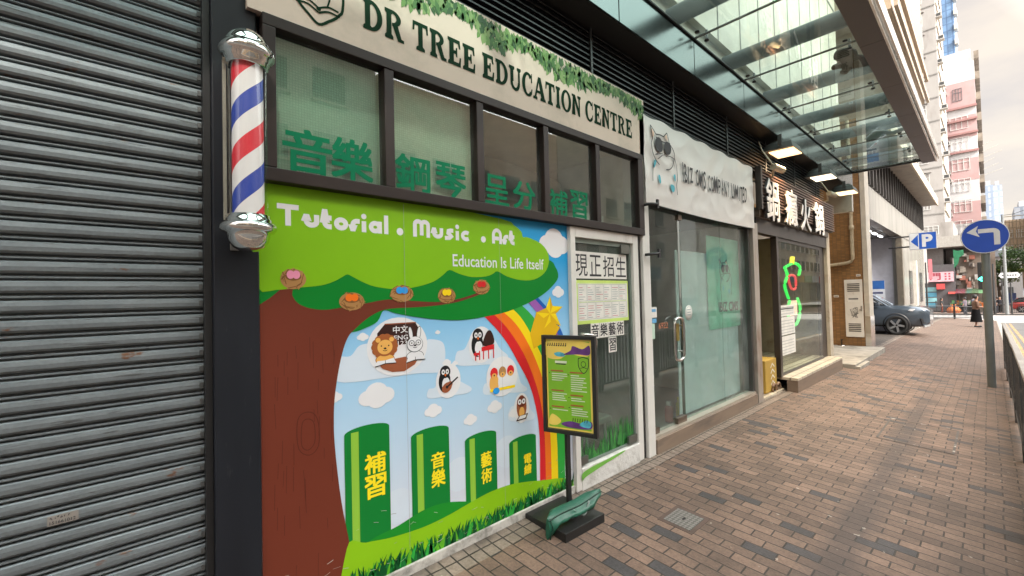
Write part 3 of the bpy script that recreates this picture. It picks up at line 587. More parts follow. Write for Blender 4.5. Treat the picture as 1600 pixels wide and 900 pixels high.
# dark pillar
pl = thing('pillar', 'dark navy painted metal pillar between the roller shutter and the tree mural', 'pillar', (.45, 0, 0))
rel(B(.362, .545, -.03, .25, -.05, 3.36).build('casing', navy, bevel=.006), pl)
rel(B(.362, .545, -.022, .2, 3.362, 4.03).build('head_casing', pm('head_black', (.012, .012, .013), .5)), pl)
cb = MB()
for i in range(6):
    x = .385+i*.018; cb.tube([(x, -.045, 3.5), (x+.004*sin(i), -.06-.01*(i % 2), 3.3), (x+.01*cos(i*2), -.055, 3.16), (x+.012, -.05, 3.1)], .006, 6)
tag(cb.build('cable_bundle', pm('cable_black', (.015, .015, .015), .4)), 'bundle of black cables hanging down above the barber pole', 'cables')

# ---- barber pole
def stripe_mat():
    m, t, b, N, L = nodes('barber_stripes')
    tcn = N('ShaderNodeTexCoord'); s = N('ShaderNodeSeparateXYZ'); L(tcn.outputs['Object'], s.inputs[0])
    at = N('ShaderNodeMath'); at.operation = 'ARCTAN2'; L(s.outputs['Y'], at.inputs[0]); L(s.outputs['X'], at.inputs[1])
    d = N('ShaderNodeMath'); d.operation = 'MULTIPLY_ADD'; L(at.outputs[0], d.inputs[0]); d.inputs[1].default_value = -1/(2*pi)
    z = N('ShaderNodeMath'); z.operation = 'MULTIPLY'; L(s.outputs['Z'], z.inputs[0]); z.inputs[1].default_value = 1/.375; L(z.outputs[0], d.inputs[2])
    ad = N('ShaderNodeMath'); ad.operation = 'ADD'; ad.inputs[1].default_value = 10.92; L(d.outputs[0], ad.inputs[0])
    f = N('ShaderNodeMath'); f.operation = 'FRACT'; L(ad.outputs[0], f.inputs[0])
    r = N('ShaderNodeValToRGB'); r.color_ramp.interpolation = 'CONSTANT'; e = r.color_ramp.elements; L(f.outputs[0], r.inputs[0])
    wh = (.72, .7, .69, 1); e[0].position = 0; e[0].color = (.62, .012, .03, 1); e[1].position = .25; e[1].color = wh
    q = e.new(.5); q.color = (.012, .045, .34, 1); q = e.new(.75); q.color = wh
    L(r.outputs[0], b.inputs['Base Color']); b.inputs['Roughness'].default_value = .45; return m
bp_ = thing('barber_pole', 'wall mounted barber pole with red white and blue stripes and chrome domes', 'barber pole', (.476, -.16, 2.33))
mirror = pm('chrome', (.72, .72, .7), .07, metal=1., var=.05)
MB().lathe([(.062, -.37), (.062, .36)], (0, 0, 0), 40).build('striped_cylinder', stripe_mat(), bp_)
MB().lathe([(.076, -.36), (.076, .36)], (0, 0, 0), 40).build('glass_tube', glass('tube_glass', (.98, .98, .98), .9, .004), bp_)
dome = [(.0, .5), (.03, .496), (.058, .482), (.078, .46), (.088, .435), (.09, .425), (.103, .415), (.11, .398), (.11, .388), (.1, .374), (.092, .37), (.09, .355), (.084, .352), (.083, .334), (.07, .332)]
MB().lathe([(r, z-.005) for r, z in dome], (0, 0, 0), 48).build('top_dome', mirror, bp_, fix=True)
bot = [(.07, -.335), (.083, -.336), (.085, -.352), (.09, -.356), (.092, -.37), (.104, -.374), (.111, -.386), (.111, -.398), (.1, -.412), (.086, -.416), (.083, -.43), (.078, -.452), (.06, -.478), (.034, -.494), (.0, -.5)]
MB().lathe(bot, (0, 0, 0), 48).build('bottom_dome', mirror, bp_, fix=True)
br = MB().box(-.03, .03, .06, .13, .37, .43).box(-.03, .03, .06, .13, -.43, -.37).box(-.05, .05, .118, .129, -.48, .48)
br.build('bracket', pm('bracket_steel', (.3, .3, .29), .3, metal=.9), bp_, bevel=.003)
MB().box(-.092, -.078, .02, .034, -.36, .36).build('side_rod', pm('rod_steel', (.5, .5, .48), .2, metal=1.), bp_)

# ================================================================== EDUCATION CENTRE: window band, room behind
brown = pm('bronze_frame', (.022, .014, .012), .45, var=.15, spec=.3)
wf = thing('window_band', 'bronze framed band of five clerestory windows with green characters above the tree mural', 'window', (2.25, 0, 2.2))
fm = MB().box(.56, 3.965, -.075, .02, 2.19, 2.255).box(.56, 3.965, -.075, .02, 2.94, 2.998).box(.56, .618, -.075, .02, 2.256, 2.939).box(3.87, 3.965, -.075, .02, 2.256, 2.939)
rel(fm.build('frame', brown, bevel=.004), wf)
PX = [.618, 1.215, 1.885, 2.545, 3.215, 3.87]
for x in PX[1:-1]: rel(B(x-.03, x+.03, -.07, .02, 2.256, 2.939).build('mullion', brown, bevel=.004), wf)
cg2 = glass('window_glass', (.88, .94, .91), 2.4, .03)
film = grid_mat('green_mesh_film', ('X', 'Z'), (.2, .33, .23), (.15, .25, .175), .014, .014, .0016, .55, .06, 0.)
film2 = grid_mat('pale_green_mesh_film', ('X', 'Z'), (.3, .4, .3), (.23, .31, .225), .014, .014, .0016, .55, .06, 0.)
for i, (a, b_) in enumerate(zip(PX[:-1], PX[1:])):
    rel(B(a+(.03 if i else 0), b_-(.03 if i < 4 else 0), -.03, -.024, 2.256, 2.939).build('pane', cg2), wf)
    if i < 2: rel(B(a+(.03 if i else 0), b_-.03, .004, .006, 2.256, 2.939).build('mesh_film', film if i == 0 else film2), wf)
grn = pm('green_vinyl', (.003, .15, .068), .6, var=.08, spec=.1)
for c, pts in (('音', [(0.652,2.358),(0.897,2.375),(0.772,2.489),(0.768,2.204)]), ('樂', [(0.89,2.374),(1.128,2.422),(1.007,2.493),(1.002,2.227)]), ('鋼', [(1.262,2.354),(1.504,2.396),(1.384,2.481),(1.378,2.214)]), ('琴', [(1.541,2.362),(1.783,2.402),(1.661,2.483),(1.654,2.227)]),
               ('呈', [(1.941,2.339),(2.17,2.373),(2.056,2.475),(2.048,2.227)]), ('分', [(2.208,2.378),(2.445,2.413),(2.323,2.473),(2.315,2.235)]), ('補', [(2.595,2.333),(2.831,2.363),(2.715,2.468),(2.706,2.232)]), ('習', [(2.864,2.367),(3.099,2.396),(2.989,2.498),(2.977,2.233)])):
    ch = Art((0, -.031, 0)); ch.text(c, pts[0][0], pts[1][0], max(pts[3][1], 2.262), pts[2][1], 0, 1, .022); rel(ch.build('character', grn), wf)
# room
structure('ceiling', B(.6, 7.1, .12, 3.2, 3.1, 3.2), pm('ceiling_plaster', (.72, .62, .46), .8, var=.08))
structure('inner_wall', MB().box(.6, 7.1, 3.2, 3.3, 0, 3.1).box(.5, .6, .1, 3.3, 0, 3.2).box(3.98, 4.06, .16, 3.2, 0, 3.1).box(7.08, 7.16, .16, 4.4, 0, 3.3), pm('inner_plaster', (.75, .7, .6), .8, var=.1))
structure('floor', B(.6, 11.5, .1, 4.4, -.1, .005), pm('floor_tiles', (.3, .3, .28), .4, var=.1))
dc = MB().tube([(2.2, .9, 2.85), (2.9, .9, 2.85), (3.8, 1.0, 2.82)], .13, 14); tag(dc.build('duct', pm('grey_duct', (.3, .29, .27), .5)), 'grey round ventilation duct under the room ceiling behind the windows', 'duct')
bm_ = MB().box(2.05, 2.13, .3, 3.1, 2.2, 3.09); tag(bm_.build('timber_post', pm('pale_timber', (.6, .47, .28), .6)), 'pale timber partition edge behind the third window', 'partition')
bx = thing('storage_box', 'white box with rolled cloths standing behind the fifth window pane', 'box', (3.55, .4, 2.26))
MB().box(-.22, .22, -.12, .12, 0, .16).build('body', wp, bx, bevel=.006)
MB().lathe([(0, -.1), (.06, -.09), (.075, 0), (.06, .09), (0, .1)], (-.08, 0, .22), 16).lathe([(0, -.1), (.06, -.09), (.07, 0), (.06, .09), (0, .1)], (.08, 0, .21), 16).build('rolled_cloth', pm('white_cloth', (.66, .64, .6), .8), bx)
shf = B(2.7, 3.86, .1, .75, 2.2, 2.255); tag(shf.build('shelf', wp), 'white shelf behind the upper right panes of the window band', 'shelf')

# sign board
sb = thing('sign_board', 'cream sign board lettered DR TREE EDUCATION CENTRE with leaves along its top', 'sign', (2.2, -.05, 3.28))
SX0, SX1, SZ0, SZ1 = .5, 4.03, 3.0, 3.57
rel(B(SX0, SX1, -.06, -.005, SZ0, SZ1).build('panel', pm('sign_cream', (.68, .54, .45), .6, var=.05, scale=3, dirt=(.5, .41, .33), dscale=2)), sb)
sa = Art((0, -.0605, 0))
dkg = pm('sign_dark_green', (.008, .032, .015), .7, spec=.08); halo = pm('sign_halo', (.74, .68, .56), .5)
lx = [(1.067,3.175),(3.801,3.266)]
zb = [(1.127,3.149),(3.604,3.107),(1.193,3.138)]; zt = [(1.13,3.282),(3.616,3.324)]
zbm = .5*(zb[0][1]+zb[1][1]); ztm = .5*(zt[0][1]+zt[1][1])
serif_text(sa, 'DR TREE EDUCATION CENTRE', lx[0][0], lx[1][0], zbm, ztm-zbm, 0, 3, 5)
rng = random.Random(5); greens = [1, 2, 3, 4]
def leaf(x, z, l, a, m, ly): 
    w_ = l*.42; p = [(0, 0), (l*.3, w_*.45), (l*.6, w_*.5), (l, 0), (l*.6, -w_*.45), (l*.3, -w_*.45)]
    sa.poly([(x+u*cos(a)-v*sin(a), min(z+u*sin(a)+v*cos(a), SZ1-.001)) for u, v in p], m, ly)
x = [(1.288,3.383)][0][0]
while x < SX1-.03:
    dep_ = .05+.11*(.5+.5*sin(x*7.+1.3*sin(x*3)))+.02*rng.random()
    for q in range(7):
        z = SZ1-dep_*rng.random(); leaf(x+rng.uniform(-.03, .03), z, rng.uniform(.055, .095), rng.uniform(-2.3, -.8), rng.choice(greens), rng.choice((1, 2)))
    if rng.random() < .3: sa.line([(x, SZ1-.01), (x+.03, SZ1-.05), (x+.05, SZ1-dep_)], .004, 0, 1)
    x += .022
# shield emblem with a reading figure over an open book
ex = [(0.709,3.124),(0.968,3.239),(0.827,3.048),(0.829,3.177)]; cx = ex[2][0]; R_ = (ex[1][0]-ex[0][0])/2; zb_ = ex[2][1]; top_ = SZ1-.03
out_ = smooth([(cx-R_, top_), (cx-R_, zb_+.16), (cx-R_*.8, zb_+.085), (cx-R_*.4, zb_+.035), (cx, zb_), (cx+R_*.4, zb_+.035), (cx+R_*.8, zb_+.085), (cx+R_, zb_+.16), (cx+R_, top_)], 4)
sa.line(out_, .014, 0, 3); sa.line([out_[0], (cx, top_+.02), out_[-1]], .014, 0, 3)
for sgn in (-1, 1):
    sa.line(smooth([(cx, zb_+.06), (cx+sgn*R_*.4, zb_+.085), (cx+sgn*R_*.85, zb_+.08)], 5), .01, 0, 3); sa.line(smooth([(cx, zb_+.085), (cx+sgn*R_*.4, zb_+.11), (cx+sgn*R_*.8, zb_+.105)], 5), .01, 0, 3)
    sa.line(smooth([(cx+sgn*R_*.35, zb_+.11), (cx+sgn*R_*.45, zb_+.17), (cx+sgn*R_*.2, zb_+.22)], 5), .009, 0, 3)
sa.ell(cx, zb_+.08, .012, .01, 0, 4); sa.line(arc(cx+.02, zb_+.2, .05, .05, -60, 200, 14), .01, 0, 3); sa.line(arc(cx, zb_+.2, .03, .02, 200, 340, 8), .006, 0, 3)
rel(sa.build('print', [dkg, pm('leaf_dark', (.025, .085, .018), .55), pm('leaf_mid', (.055, .15, .03), .55), pm('leaf_light', (.12, .24, .055), .55), pm('leaf_pale', (.2, .3, .1), .55), MATS['sign_cream']]), sb)

# ---- centre door, white frame, low white upstand
wht = pm('white_frame_paint', (.66, .64, .6), .45, var=.05, dirt=(.4, .37, .32), dscale=4, dlo=.6, dhi=.85)
ed = thing('glass_door', 'white framed glass door of the education centre covered with timetable sheets', 'door', (3.3, 0, 0))
fr = MB().box(2.835, 2.9, -.045, .05, .0, 2.185).box(3.78, 3.87, -.045, .05, .0, 2.185).box(2.9, 3.78, -.045, .05, 2.1, 2.185)
rel(fr.build('frame', wht, bevel=.004), ed)
up = MB().box(2.9, 3.79, -.05, .1, -.05, .175); rel(up.build('upstand', pm('white_masonry', (.62, .61, .58), .75, var=.06, bump=.6, bscale=30, dirt=(.38, .36, .33), dscale=6), bevel=.008), ed)
gf = MB().box(2.9, 2.925, -.015, .02, .18, 2.1).box(3.755, 3.78, -.015, .02, .18, 2.1).box(2.925, 3.755, -.015, .02, 2.06, 2.1).box(2.925, 3.755, -.015, .02, .18, .2)
rel(gf.build('leaf_frame', pm('greenish_aluminium', (.22, .27, .24), .4, metal=.4)), ed)
rel(B(2.925, 3.755, 0, .008, .2, 2.06).build('glass', glass('door_glass', (.6, .72, .66), 1.7, .08)), ed)
rel(MB().box(3.6, 3.74, -.03, -.0, 2.0, 2.08).build('patch_fitting', pm('fitting', (.2, .21, .19), .3, metal=.8)), ed)
hx = [(2.86,1.301),(2.97,1.293),(2.903,1.149)]
hp = MB().tube([(2.96, -.02, 1.28), (2.96, -.09, 1.28), (3.02, -.11, 1.27), (3.06, -.11, 1.22), (3.06, -.09, 1.1), (3.06, -.02, 1.08)], .014, 10); rel(hp.build('handle', chrome), ed)
rel(MB().box(3.62, 3.76, -.04, -.016, .2, .27).box(2.91, 3.0, -.04, -.016, .2, .26).build('pivot_fittings', MATS['fitting']), ed)
dp_ = Art((0, -.001, 0))
paper = MATS['paper']; 
pa = [(2.899,1.953),(3.71,1.949),(2.892,1.78),(3.699,1.757)]; dp_.rect(2.93, 3.72, 1.755, 1.99, 0, 1)
hz = ((895, 391), (917, 424)), ((917, 391), (935, 424)), ((937, 393), (955, 424)), ((957, 396), (975, 425))
for c, x0 in zip('現正招生', (2.935, 3.135, 3.335, 3.535)): dp_.text(c, x0+.005, x0+.175, 1.775, 1.965, 1, 2, .004)
dp_.rect(2.93, 3.735, 1.36, 1.74, 2, 1); dp_.rect(2.965, 3.72, 1.39, 1.715, 0, 2)
rng = random.Random(11)
for bz in (1.4, 1.56):
    for q in range(6):
        x0 = 2.975+q*.122
        dp_.line([(x0, bz), (x0+.112, bz), (x0+.112, bz+.145), (x0, bz+.145)], .0025, 3, 3, True)
        for r_ in range(6):
            dp_.rect(x0+.006, x0+.006+rng.uniform(.04, .1), bz+.012+r_*.02, bz+.017+r_*.02, rng.choice((3, 3, 4)), 3)
    dp_.rect(2.98, 3.7, bz+.148, bz+.152, 2, 3)
for c, x0, z0 in (('音', 3.14, 1.235), ('樂', 3.27, 1.235), ('藝', 3.40, 1.235), ('術', 3.53, 1.235), ('習', 3.40, 1.09)):
    dp_.rect(x0-.008, x0+.118, z0-.01, z0+.128, 0, 1); dp_.text(c, x0, x0+.11, z0, z0+.118, 1, 2, .018)
rng = random.Random(4)
for q in range(150):
    x0 = 2.93+rng.random()*.82; h_ = rng.uniform(.06, .3)*(.5+.5*abs(sin(x0*4))); dp_.poly([(x0-.012, .2), (x0+.012, .2), (min(x0+rng.uniform(-.04, .05), 3.75), .2+h_)], rng.choice((5, 6)), rng.choice((1, 2, 3)))
rel(dp_.build('sheets_and_film', [paper, pm('ink_black', (.015, .015, .018), .6), pm('lime_paper', (.55, .72, .16), .6), pm('ink_line', (.25, .3, .3), .6), pm('ink_red', (.5, .15, .15), .6), pm('film_grass', (.02, .13, .03), .5), pm('film_grass_light', (.05, .25, .05), .5)]), ed)
gs = MB().box(2.95, 3.5, -.052, -.049, .176, .21); rel(Art((0, -.0525, 0)).blob([(2.9, .04+.1), (3.05, .16), (3.25, .165), (3.5, .175), (3.5, .16), (3.2, .13), (2.95, .1), (2.9, .08)], 0, 1).build('green_tape', pm('lime_film', (.16, .42, .06), .5)), ed)
structure('lobby_wall', MB().box(2.83, 2.86, .1, 1.6, 0, 2.19).box(2.86, 3.95, 1.6, 1.65, 0, 2.19), pm('lobby_paint', (.42, .45, .42), .8))
pt = thing('potted_plant', 'small potted plant standing behind the glass of the education centre door', 'plant', (3.5, .4, .42))
MB().lathe([(0, 0), (.06, 0), (.085, .16), (.075, .16), (.07, .14), (0, .14)], (0, 0, 0), 20).build('pot', pm('teal_pot', (.2, .36, .36), .5), pt)
lf = MB(); rng = random.Random(2)
for q in range(26):
    a = rng.random()*6.28; r_ = rng.uniform(.02, .09); z = .16+rng.random()*.2; c = Vector((r_*cos(a), r_*sin(a), z)); u_ = Vector((cos(a), sin(a), rng.uniform(-.2, .8))).normalized()*.045; s_ = Vector((-sin(a), cos(a), 0))*.018
    lf.add([c-u_*.3, c+s_+u_*.3, c+u_, c-s_+u_*.3], [(0, 1, 2, 3)])
lf.build('leaves', pm('plant_leaf', (.04, .12, .035), .5), pt)
stl = thing('stool', 'pale stool carrying the potted plant inside the education centre', 'stool', (3.5, .4, 0)); MB().box(-.2, .2, -.2, .2, .36, .42).build('seat', wp, stl, bevel=.01)
for sx in (-1, 1):
    for sy in (-1, 1): MB().tube([(sx*.17, sy*.17, 0), (sx*.14, sy*.14, .36)], .016, 8).build('leg', wp, stl)

# ---- white pilaster and brackets
wpz = thing('white_pilaster', 'scuffed white painted pilaster between the education centre and the glass shopfront', 'pilaster', (3.97, 0, 0))
rel(B(3.935, 4.07, -.06, .15, -.05, 3.42).build('shaft', wht, bevel=.006), wpz)
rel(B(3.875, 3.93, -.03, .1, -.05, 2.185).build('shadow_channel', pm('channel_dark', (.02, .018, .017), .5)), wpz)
for z, lab in ((2.5, 'black metal hook bracket on the white pilaster beside the banner'), (2.0, 'black metal hook bracket on the white pilaster below the banner corner')):
    q = thing('bracket', lab, 'bracket', (4.0, -.06, z)); MB().tube([(-.02, 0, 0), (-.02, -.07, 0), (.11, -.075, .015)], .014, 8).box(.1, .13, -.085, -.065, -.03, .06).build('arm', darkmetal, q)

# ================================================================== SHOP 2: glass shopfront with the cat banner
s2 = thing('glass_shopfront', 'frameless glass shopfront with a glass door under the white cat banner', 'shopfront', (5.5, 0, 0))
timb = pm('brown_threshold', (.2, .145, .105), .45, var=.15, scale=5, stretch=(.4, 1, 3), dirt=(.11, .085, .07), dscale=4)
rel(MB().box(4.075, 6.9, -.075, .1, -.05, .14).build('threshold', timb, bevel=.006), s2)
rel(MB().box(4.075, 6.9, -.055, .06, .142, .17).build('sill', pm('sill_steel', (.5, .45, .38), .35, metal=.5)), s2)
sg = glass('shop_glass', (.84, .92, .89), 1.25, .04)
rel(B(4.1, 4.83, .0, .012, .175, 2.5).build('door', sg), s2)
sgf = glass('filmed_shop_glass', (.84, .92, .89), .5, .1)
rel(B(4.845, 6.0, .02, .032, .172, 2.55).build('fixed_pane', sgf), s2); rel(B(6.006, 6.86, .02, .032, .172, 2.55).build('fixed_pane', sgf), s2)
rel(MB().box(4.832, 4.843, .0, .03, .172, 2.5).build('pane_edge', pm('green_glass_edge', (.03, .07, .05), .2)), s2)
rel(MB().box(6.87, 6.93, -.03, .1, .17, 2.6).build('jamb', pm('jamb_bronze', (.08, .075, .07), .4, metal=.4)), s2)
hz = [(1.33, 4.62), (1.34, 4.62)]
hh = MB()
for y0 in (-.07,):
    hh.tube([(4.7, y0+.07, 1.3), (4.7, y0, 1.3), (4.7, y0, .92), (4.7, y0+.07, .92)], .016, 10)
hh.tube([(4.7, .07, 1.3), (4.7, .08, 1.27), (4.7, .08, .95), (4.7, .07, .92)], .016, 10)
loop = MB().tube([(x, -.05, z) for x, z in smooth([(4.55, 1.27), (4.6, 1.33), (4.7, 1.33), (4.75, 1.27), (4.75, .94), (4.7, .88), (4.6, .88), (4.55, .94)], 5, True)+[(4.55, 1.27)]], .017, 10, caps=False)
loop.tube([(4.75, -.05, 1.25), (4.75, .0, 1.25)], .012).tube([(4.75, -.05, .96), (4.75, .0, .96)], .012)
rel(loop.build('handle', chrome), s2)
lk = MB().box(4.66, 4.72, -.02, -.001, 1.08, 1.27); rel(lk.build('lock_plate', pm('brass_tag', (.45, .33, .1), .4, metal=.6), bevel=.004), s2)
rel(MB().box(4.62, 4.83, -.02, .04, .172, .235).box(4.78, 4.86, -.02, .04, 2.44, 2.5).box(4.1, 4.22, -.02, .04, .172, .23).build('clamps', pm('clamp_bronze', (.16, .12, .09), .35, metal=.7)), s2)
fb_ = thing('frosted_board', 'pale frosted board standing behind the fixed panes of the cat banner shop', 'board', (5.8, .12, .17))
B(-.85, .98, 0, .012, 0, 1.95).build('sheet', pm('frosted_sheet', (.5, .545, .56), .6, var=.05, scale=1), fb_)
cat_ink = pm('cat_ink', (.02, .02, .025), .6); teal = pm('cat_teal', (.08, .42, .52), .6); peach = pm('cat_peach', (.75, .52, .4), .6)
def cat(art, T, ly, w_, mi=0, mt=1, mp_=2):
    """line-drawn cat in round sunglasses; T maps drawing px to the sheet"""
    l = lambda pts, s=1., k=4: art.line(smooth([T(p) for p in pts], k), w_*s, mi, ly)
    l([(190, 205), (186, 175), (181, 149), (192, 162), (205, 181)], 1, 3); l([(205, 181), (225, 176), (243, 176)]); l([(243, 176), (253, 160), (262, 150), (267, 172), (272, 195)], 1, 3)
    l([(190, 205), (184, 235), (190, 275), (205, 305), (222, 322)], 1); l([(272, 195), (290, 225), (296, 255), (288, 300), (270, 328), (254, 334)], 1)
    l([(200, 310), (192, 345), (187, 380), (185, 412)]); l([(296, 262), (308, 300), (308, 360), (303, 400), (306, 446)])
    for p in ([(236, 262), (215, 272), (200, 280)], [(236, 268), (222, 286), (212, 298)], [(262, 262), (280, 262), (294, 268)], [(242, 250), (246, 262), (240, 268)], [(246, 262), (254, 268), (260, 264)]): l(p, .8, 3)
    for c, rx, rz in (((220, 226), 20, 36), ((263, 224), 17, 33)):
        a, b_, d_ = T(c), T((c[0]+rx, c[1])), T((c[0], c[1]-rz)); art.ell(a[0], a[1], b_[0]-a[0], d_[1]-a[1], mi, ly+1)
    l([(205, 195), (240, 202), (276, 196)], 1.2)
    art.poly([T(p) for p in ((186, 160), (198, 176), (196, 196), (188, 200))], mp_, ly-1); art.poly([T(p) for p in ((250, 172), (260, 158), (265, 182), (262, 186))], mp_, ly-1)
    for b_ in ([(198, 308), (208, 306), (204, 330), (195, 346)], [(216, 372), (225, 378), (222, 414), (214, 404)], [(272, 402), (290, 404), (292, 425), (282, 440), (274, 424)], [(290, 350), (298, 345), (298, 378), (292, 372)]): art.blob([T(p) for p in b_], mt, ly-1, 3)
po = Art((0, .11, 0)); q_ = [(5.861,1.08),(7.103,2.391)]
po.rect(5.78, 6.86, 1.12, 2.36, 3, 1)
a0 = [(6.167,2.061),(6.564,1.575)]
Tp = lambda p: (a0[0][0]+(p[0]-181)/(308-181)*(a0[1][0]-a0[0][0]), a0[0][1]+(p[1]-149)/(446-149)*(a0[1][1]-a0[0][1]))
cat(po, Tp, 3, .014); tz = [(6.105,1.339),(6.784,1.405),(6.117,1.477)]
po.text('IBIZ CMS', tz[0][0], tz[1][0], tz[0][1], tz[2][1], 0, 3, .03)
tag(po.build('poster', [cat_ink, teal, peach, pm('mint_paper', (.2, .5, .36), .5)]), 'mint green poster with a cat in sunglasses behind the shop glass', 'poster')
for x, c1, c2, lab, h_ in ((5.12, (.5, .5, .48), (.35, .08, .06), 'spray can with a white cap on the floor behind the glass door', .25), (5.4, (.55, .55, .05), (.5, .5, .06), 'yellow plastic bottle on the floor behind the glass door', .25)):
    q = thing('bottle', lab, 'bottle', (x, .35, .03))
    MB().lathe([(0, 0), (.05, 0), (.052, .02), (.052, h_*.68), (.03, h_*.8), (0, h_*.8)], (0, 0, 0), 20).build('body', pm('b_%d' % int(x*100), c2, .35), q)
    MB().lathe([(.03, h_*.8), (.032, h_), (0, h_)], (0, 0, 0), 16).build('cap', pm('c_%d' % int(x*100), c1, .5), q)
hg = thing('hanging_tag', 'round white tag hanging from the edge of the glass door', 'tag', (4.98, -.005, 1.38))
MB().lathe([(0, -.006), (.085, -.006), (.085, .0), (0, .0)], (0, 0, 0), 28, axis='y').build('disc', paper, hg); A_ = Art((0, -.0065, 0)); A_.line(arc(0, 0, .07, .07, 0, 360, 24)[:-1], .006, 0, 1, True); [A_.rect(-.045, .045, z, z+.012, 0, 1) for z in (-.03, 0, .03)]; A_.build('print', MATS['ink_line'], hg)
dn_ = Art((0, -.0005, 0)); dn_.rect(4.14, 4.27, 1.36, 1.47, 0, 1); dn_.rect(4.16, 4.22, 1.14, 1.3, 1, 1); dn_.rect(4.15, 4.25, 1.42, 1.45, 2, 2); dn_.text('6922', 4.3, 4.5, 1.235, 1.3, 3, 1, .01); dn_.rect(4.15, 4.26, 1.305, 1.35, 2, 1)
tag(dn_.build('door_stickers', [paper, pm('mint_sticker', (.45, .62, .5), .5), pm('blue_sticker', (.12, .35, .6), .5), pm('rust_ink', (.45, .16, .08), .5)]), 'small paper notices and an orange number stuck on the glass door', 'stickers')
rm = MB().box(4.09, 6.95, 2.6, 2.66, 0, 2.6).box(4.09, 6.95, .13, 2.6, 2.62, 2.7); structure('shop_wall', rm, pm('shop_grey', (.2, .21, .21), .8))
# banner: a hand-hung sheet with creases
bnx = [(3.939,3.391),(6.808,3.364),(3.934,2.512),(6.773,2.52)]
BX0, BX1, BZ0, BZ1 = 3.985, 7.0, 2.53, 3.42
from mathutils import noise as mnoise
def crease(x, z):
    f = (x-BX0)/(BX1-BX0); g_ = (z-BZ0)/(BZ1-BZ0)
    n = mnoise.noise((x*2.1, z*1.1-x*.9, 3.)); n2 = abs(mnoise.noise((x*1.3+z*3.1, z*2.2-x*2.4, 9.))); n3 = abs(mnoise.noise((x*4.5-z*5, z*4+x*1.5, 1.)))
    edge = min(1., 6*min(g_, 1-g_)+.12)
    return .6*(.014*n*edge+.03*(.32-n2)*edge+.007*(.3-n3)*edge+.012*sin(f*9.4)*(.3+g_)*edge)
ban = thing('banner', 'creased white banner with a cat in sunglasses and the words IBIZ CMS COMPANY LIMITED', 'banner', (5.5, -.08, 3))
bm = MB(); nx, nz_ = 150, 48; vs = []; fs = []
for i in range(nx+1):
    for j in range(nz_+1):
        x = BX0+(BX1-BX0)*i/nx; z = BZ0+(BZ1-BZ0)*j/nz_; zz = z-.02*sin(pi*i/nx)*(1-j/nz_)-.012*sin(i*.25)*(j/nz_)**6
        vs.append((x, -.08-crease(x, z), zz))
for i in range(nx):
    for j in range(nz_): a = i*(nz_+1)+j; fs.append((a, a+nz_+1, a+nz_+2, a+1))
bm.add(vs, fs, 0, True); rel(bm.build('sheet', pm('banner_vinyl', (.71, .665, .64), .42, var=.03, scale=3)), ban)
ba = Art((0, -.092, 0), warp=crease)
c4 = [(4.101,3.258),(4.6,2.724),(4.082,2.945),(4.623,3.049)]
Tb = lambda p: (c4[2][0]+(p[0]-181)/(308-181)*(c4[3][0]-c4[2][0]), [(4.365,3.321),(4.323,2.683)][0][1]+(p[1]-149)/(446-149)*([(4.365,3.321),(4.323,2.683)][1][1]-[(4.365,3.321),(4.323,2.683)][0][1])-.0)
cat(ba, Tb, 3, .011)
tx = [(4.74,2.937),(6.697,2.936),(4.867,3.05),(4.854,2.866),(6.539,3.068),(6.518,2.856)]
zt_ = min((tx[2][1]+tx[4][1])/2, 3.3); zb2 = (tx[3][1]+tx[5][1])/2
x = tx[0][0]; tw = tx[1][0]-tx[0][0]; msg = 'IBIZ CMS COMPANY LIMITED'; adv = {'I': .55, ' ': .55, 'M': 1.25, 'L': .85, 'E': .85, 'D': 1.05}; tot = sum(adv.get(c, 1.) for c in msg); rng = random.Random(8)
for c in msg:
    w_ = adv.get(c, 1.)*tw/tot
    if c != ' ': ba.text(c, x+w_*(.12 if c != 'I' else .28), x+w_*(.9 if c != 'I' else .66), zb2+rng.uniform(-.012, .012), zt_+rng.uniform(-.015, .015), 0, 3, .012)
    x += w_
rel(ba.build('print', [cat_ink, teal, peach]), ban)
rel(MB().box(BX0, BX1, -.05, -.03, 3.4, 3.46).box(4.08, 6.98, -.045, -.005, 2.52, 2.56).build('rail', darkmetal), ban)

# ================================================================== SHOP 3: hot pot restaurant
pst = thing('steel_post', 'worn narrow steel post between the glass shopfront and the hot pot shop', 'post', (7.1, -.03, 0))
rel(B(6.955, 7.15, -.07, .15, -.08, 2.62).build('shaft', pm('worn_steel', (.42, .37, .32), .4, metal=.4, var=.15, dirt=(.24, .15, .1), dscale=6, stretch=(1, 1, .3))), pst)
ps2 = thing('shop_end_post', 'cream stained post closing the far end of the hot pot shop', 'post', (11.5, 0, 0))
rel(B(11.33, 11.58, -.06, 4.4, -.25, 2.84).build('shaft', pm('stained_cream', (.46, .4, .31), .55, dirt=(.25, .18, .12), dscale=3)), ps2)
s3 = thing('restaurant_shopfront', 'glass front of the hot pot shop on a raised tiled plinth', 'shopfront', (9.3, 0, 0))
tl = grid_mat('plinth_tiles', ('X', 'Y'), (.52, .46, .36), (.2, .16, .12), .3, .15, .012, .35, .12)
rel(B(8.15, 11.32, -.26, 2.2, .16, .2).build('plinth_top', tl), s3)
rel(B(8.155, 11.32, -.255, -.1, -.3, .158).build('plinth_face', timb), s3); rel(B(7.15, 8.148, .5, 2.2, .1, .16).build('step_back', tl), s3)
rel(B(7.15, 8.14, -.06, .49, -.15, .02).build('entry_step', tl), s3)
rel(B(7.15, 8.14, .492, .51, -.1, .1).build('step_riser', timb), s3)
fr3 = pm('dark_wood_frame', (.03, .022, .018), .4)
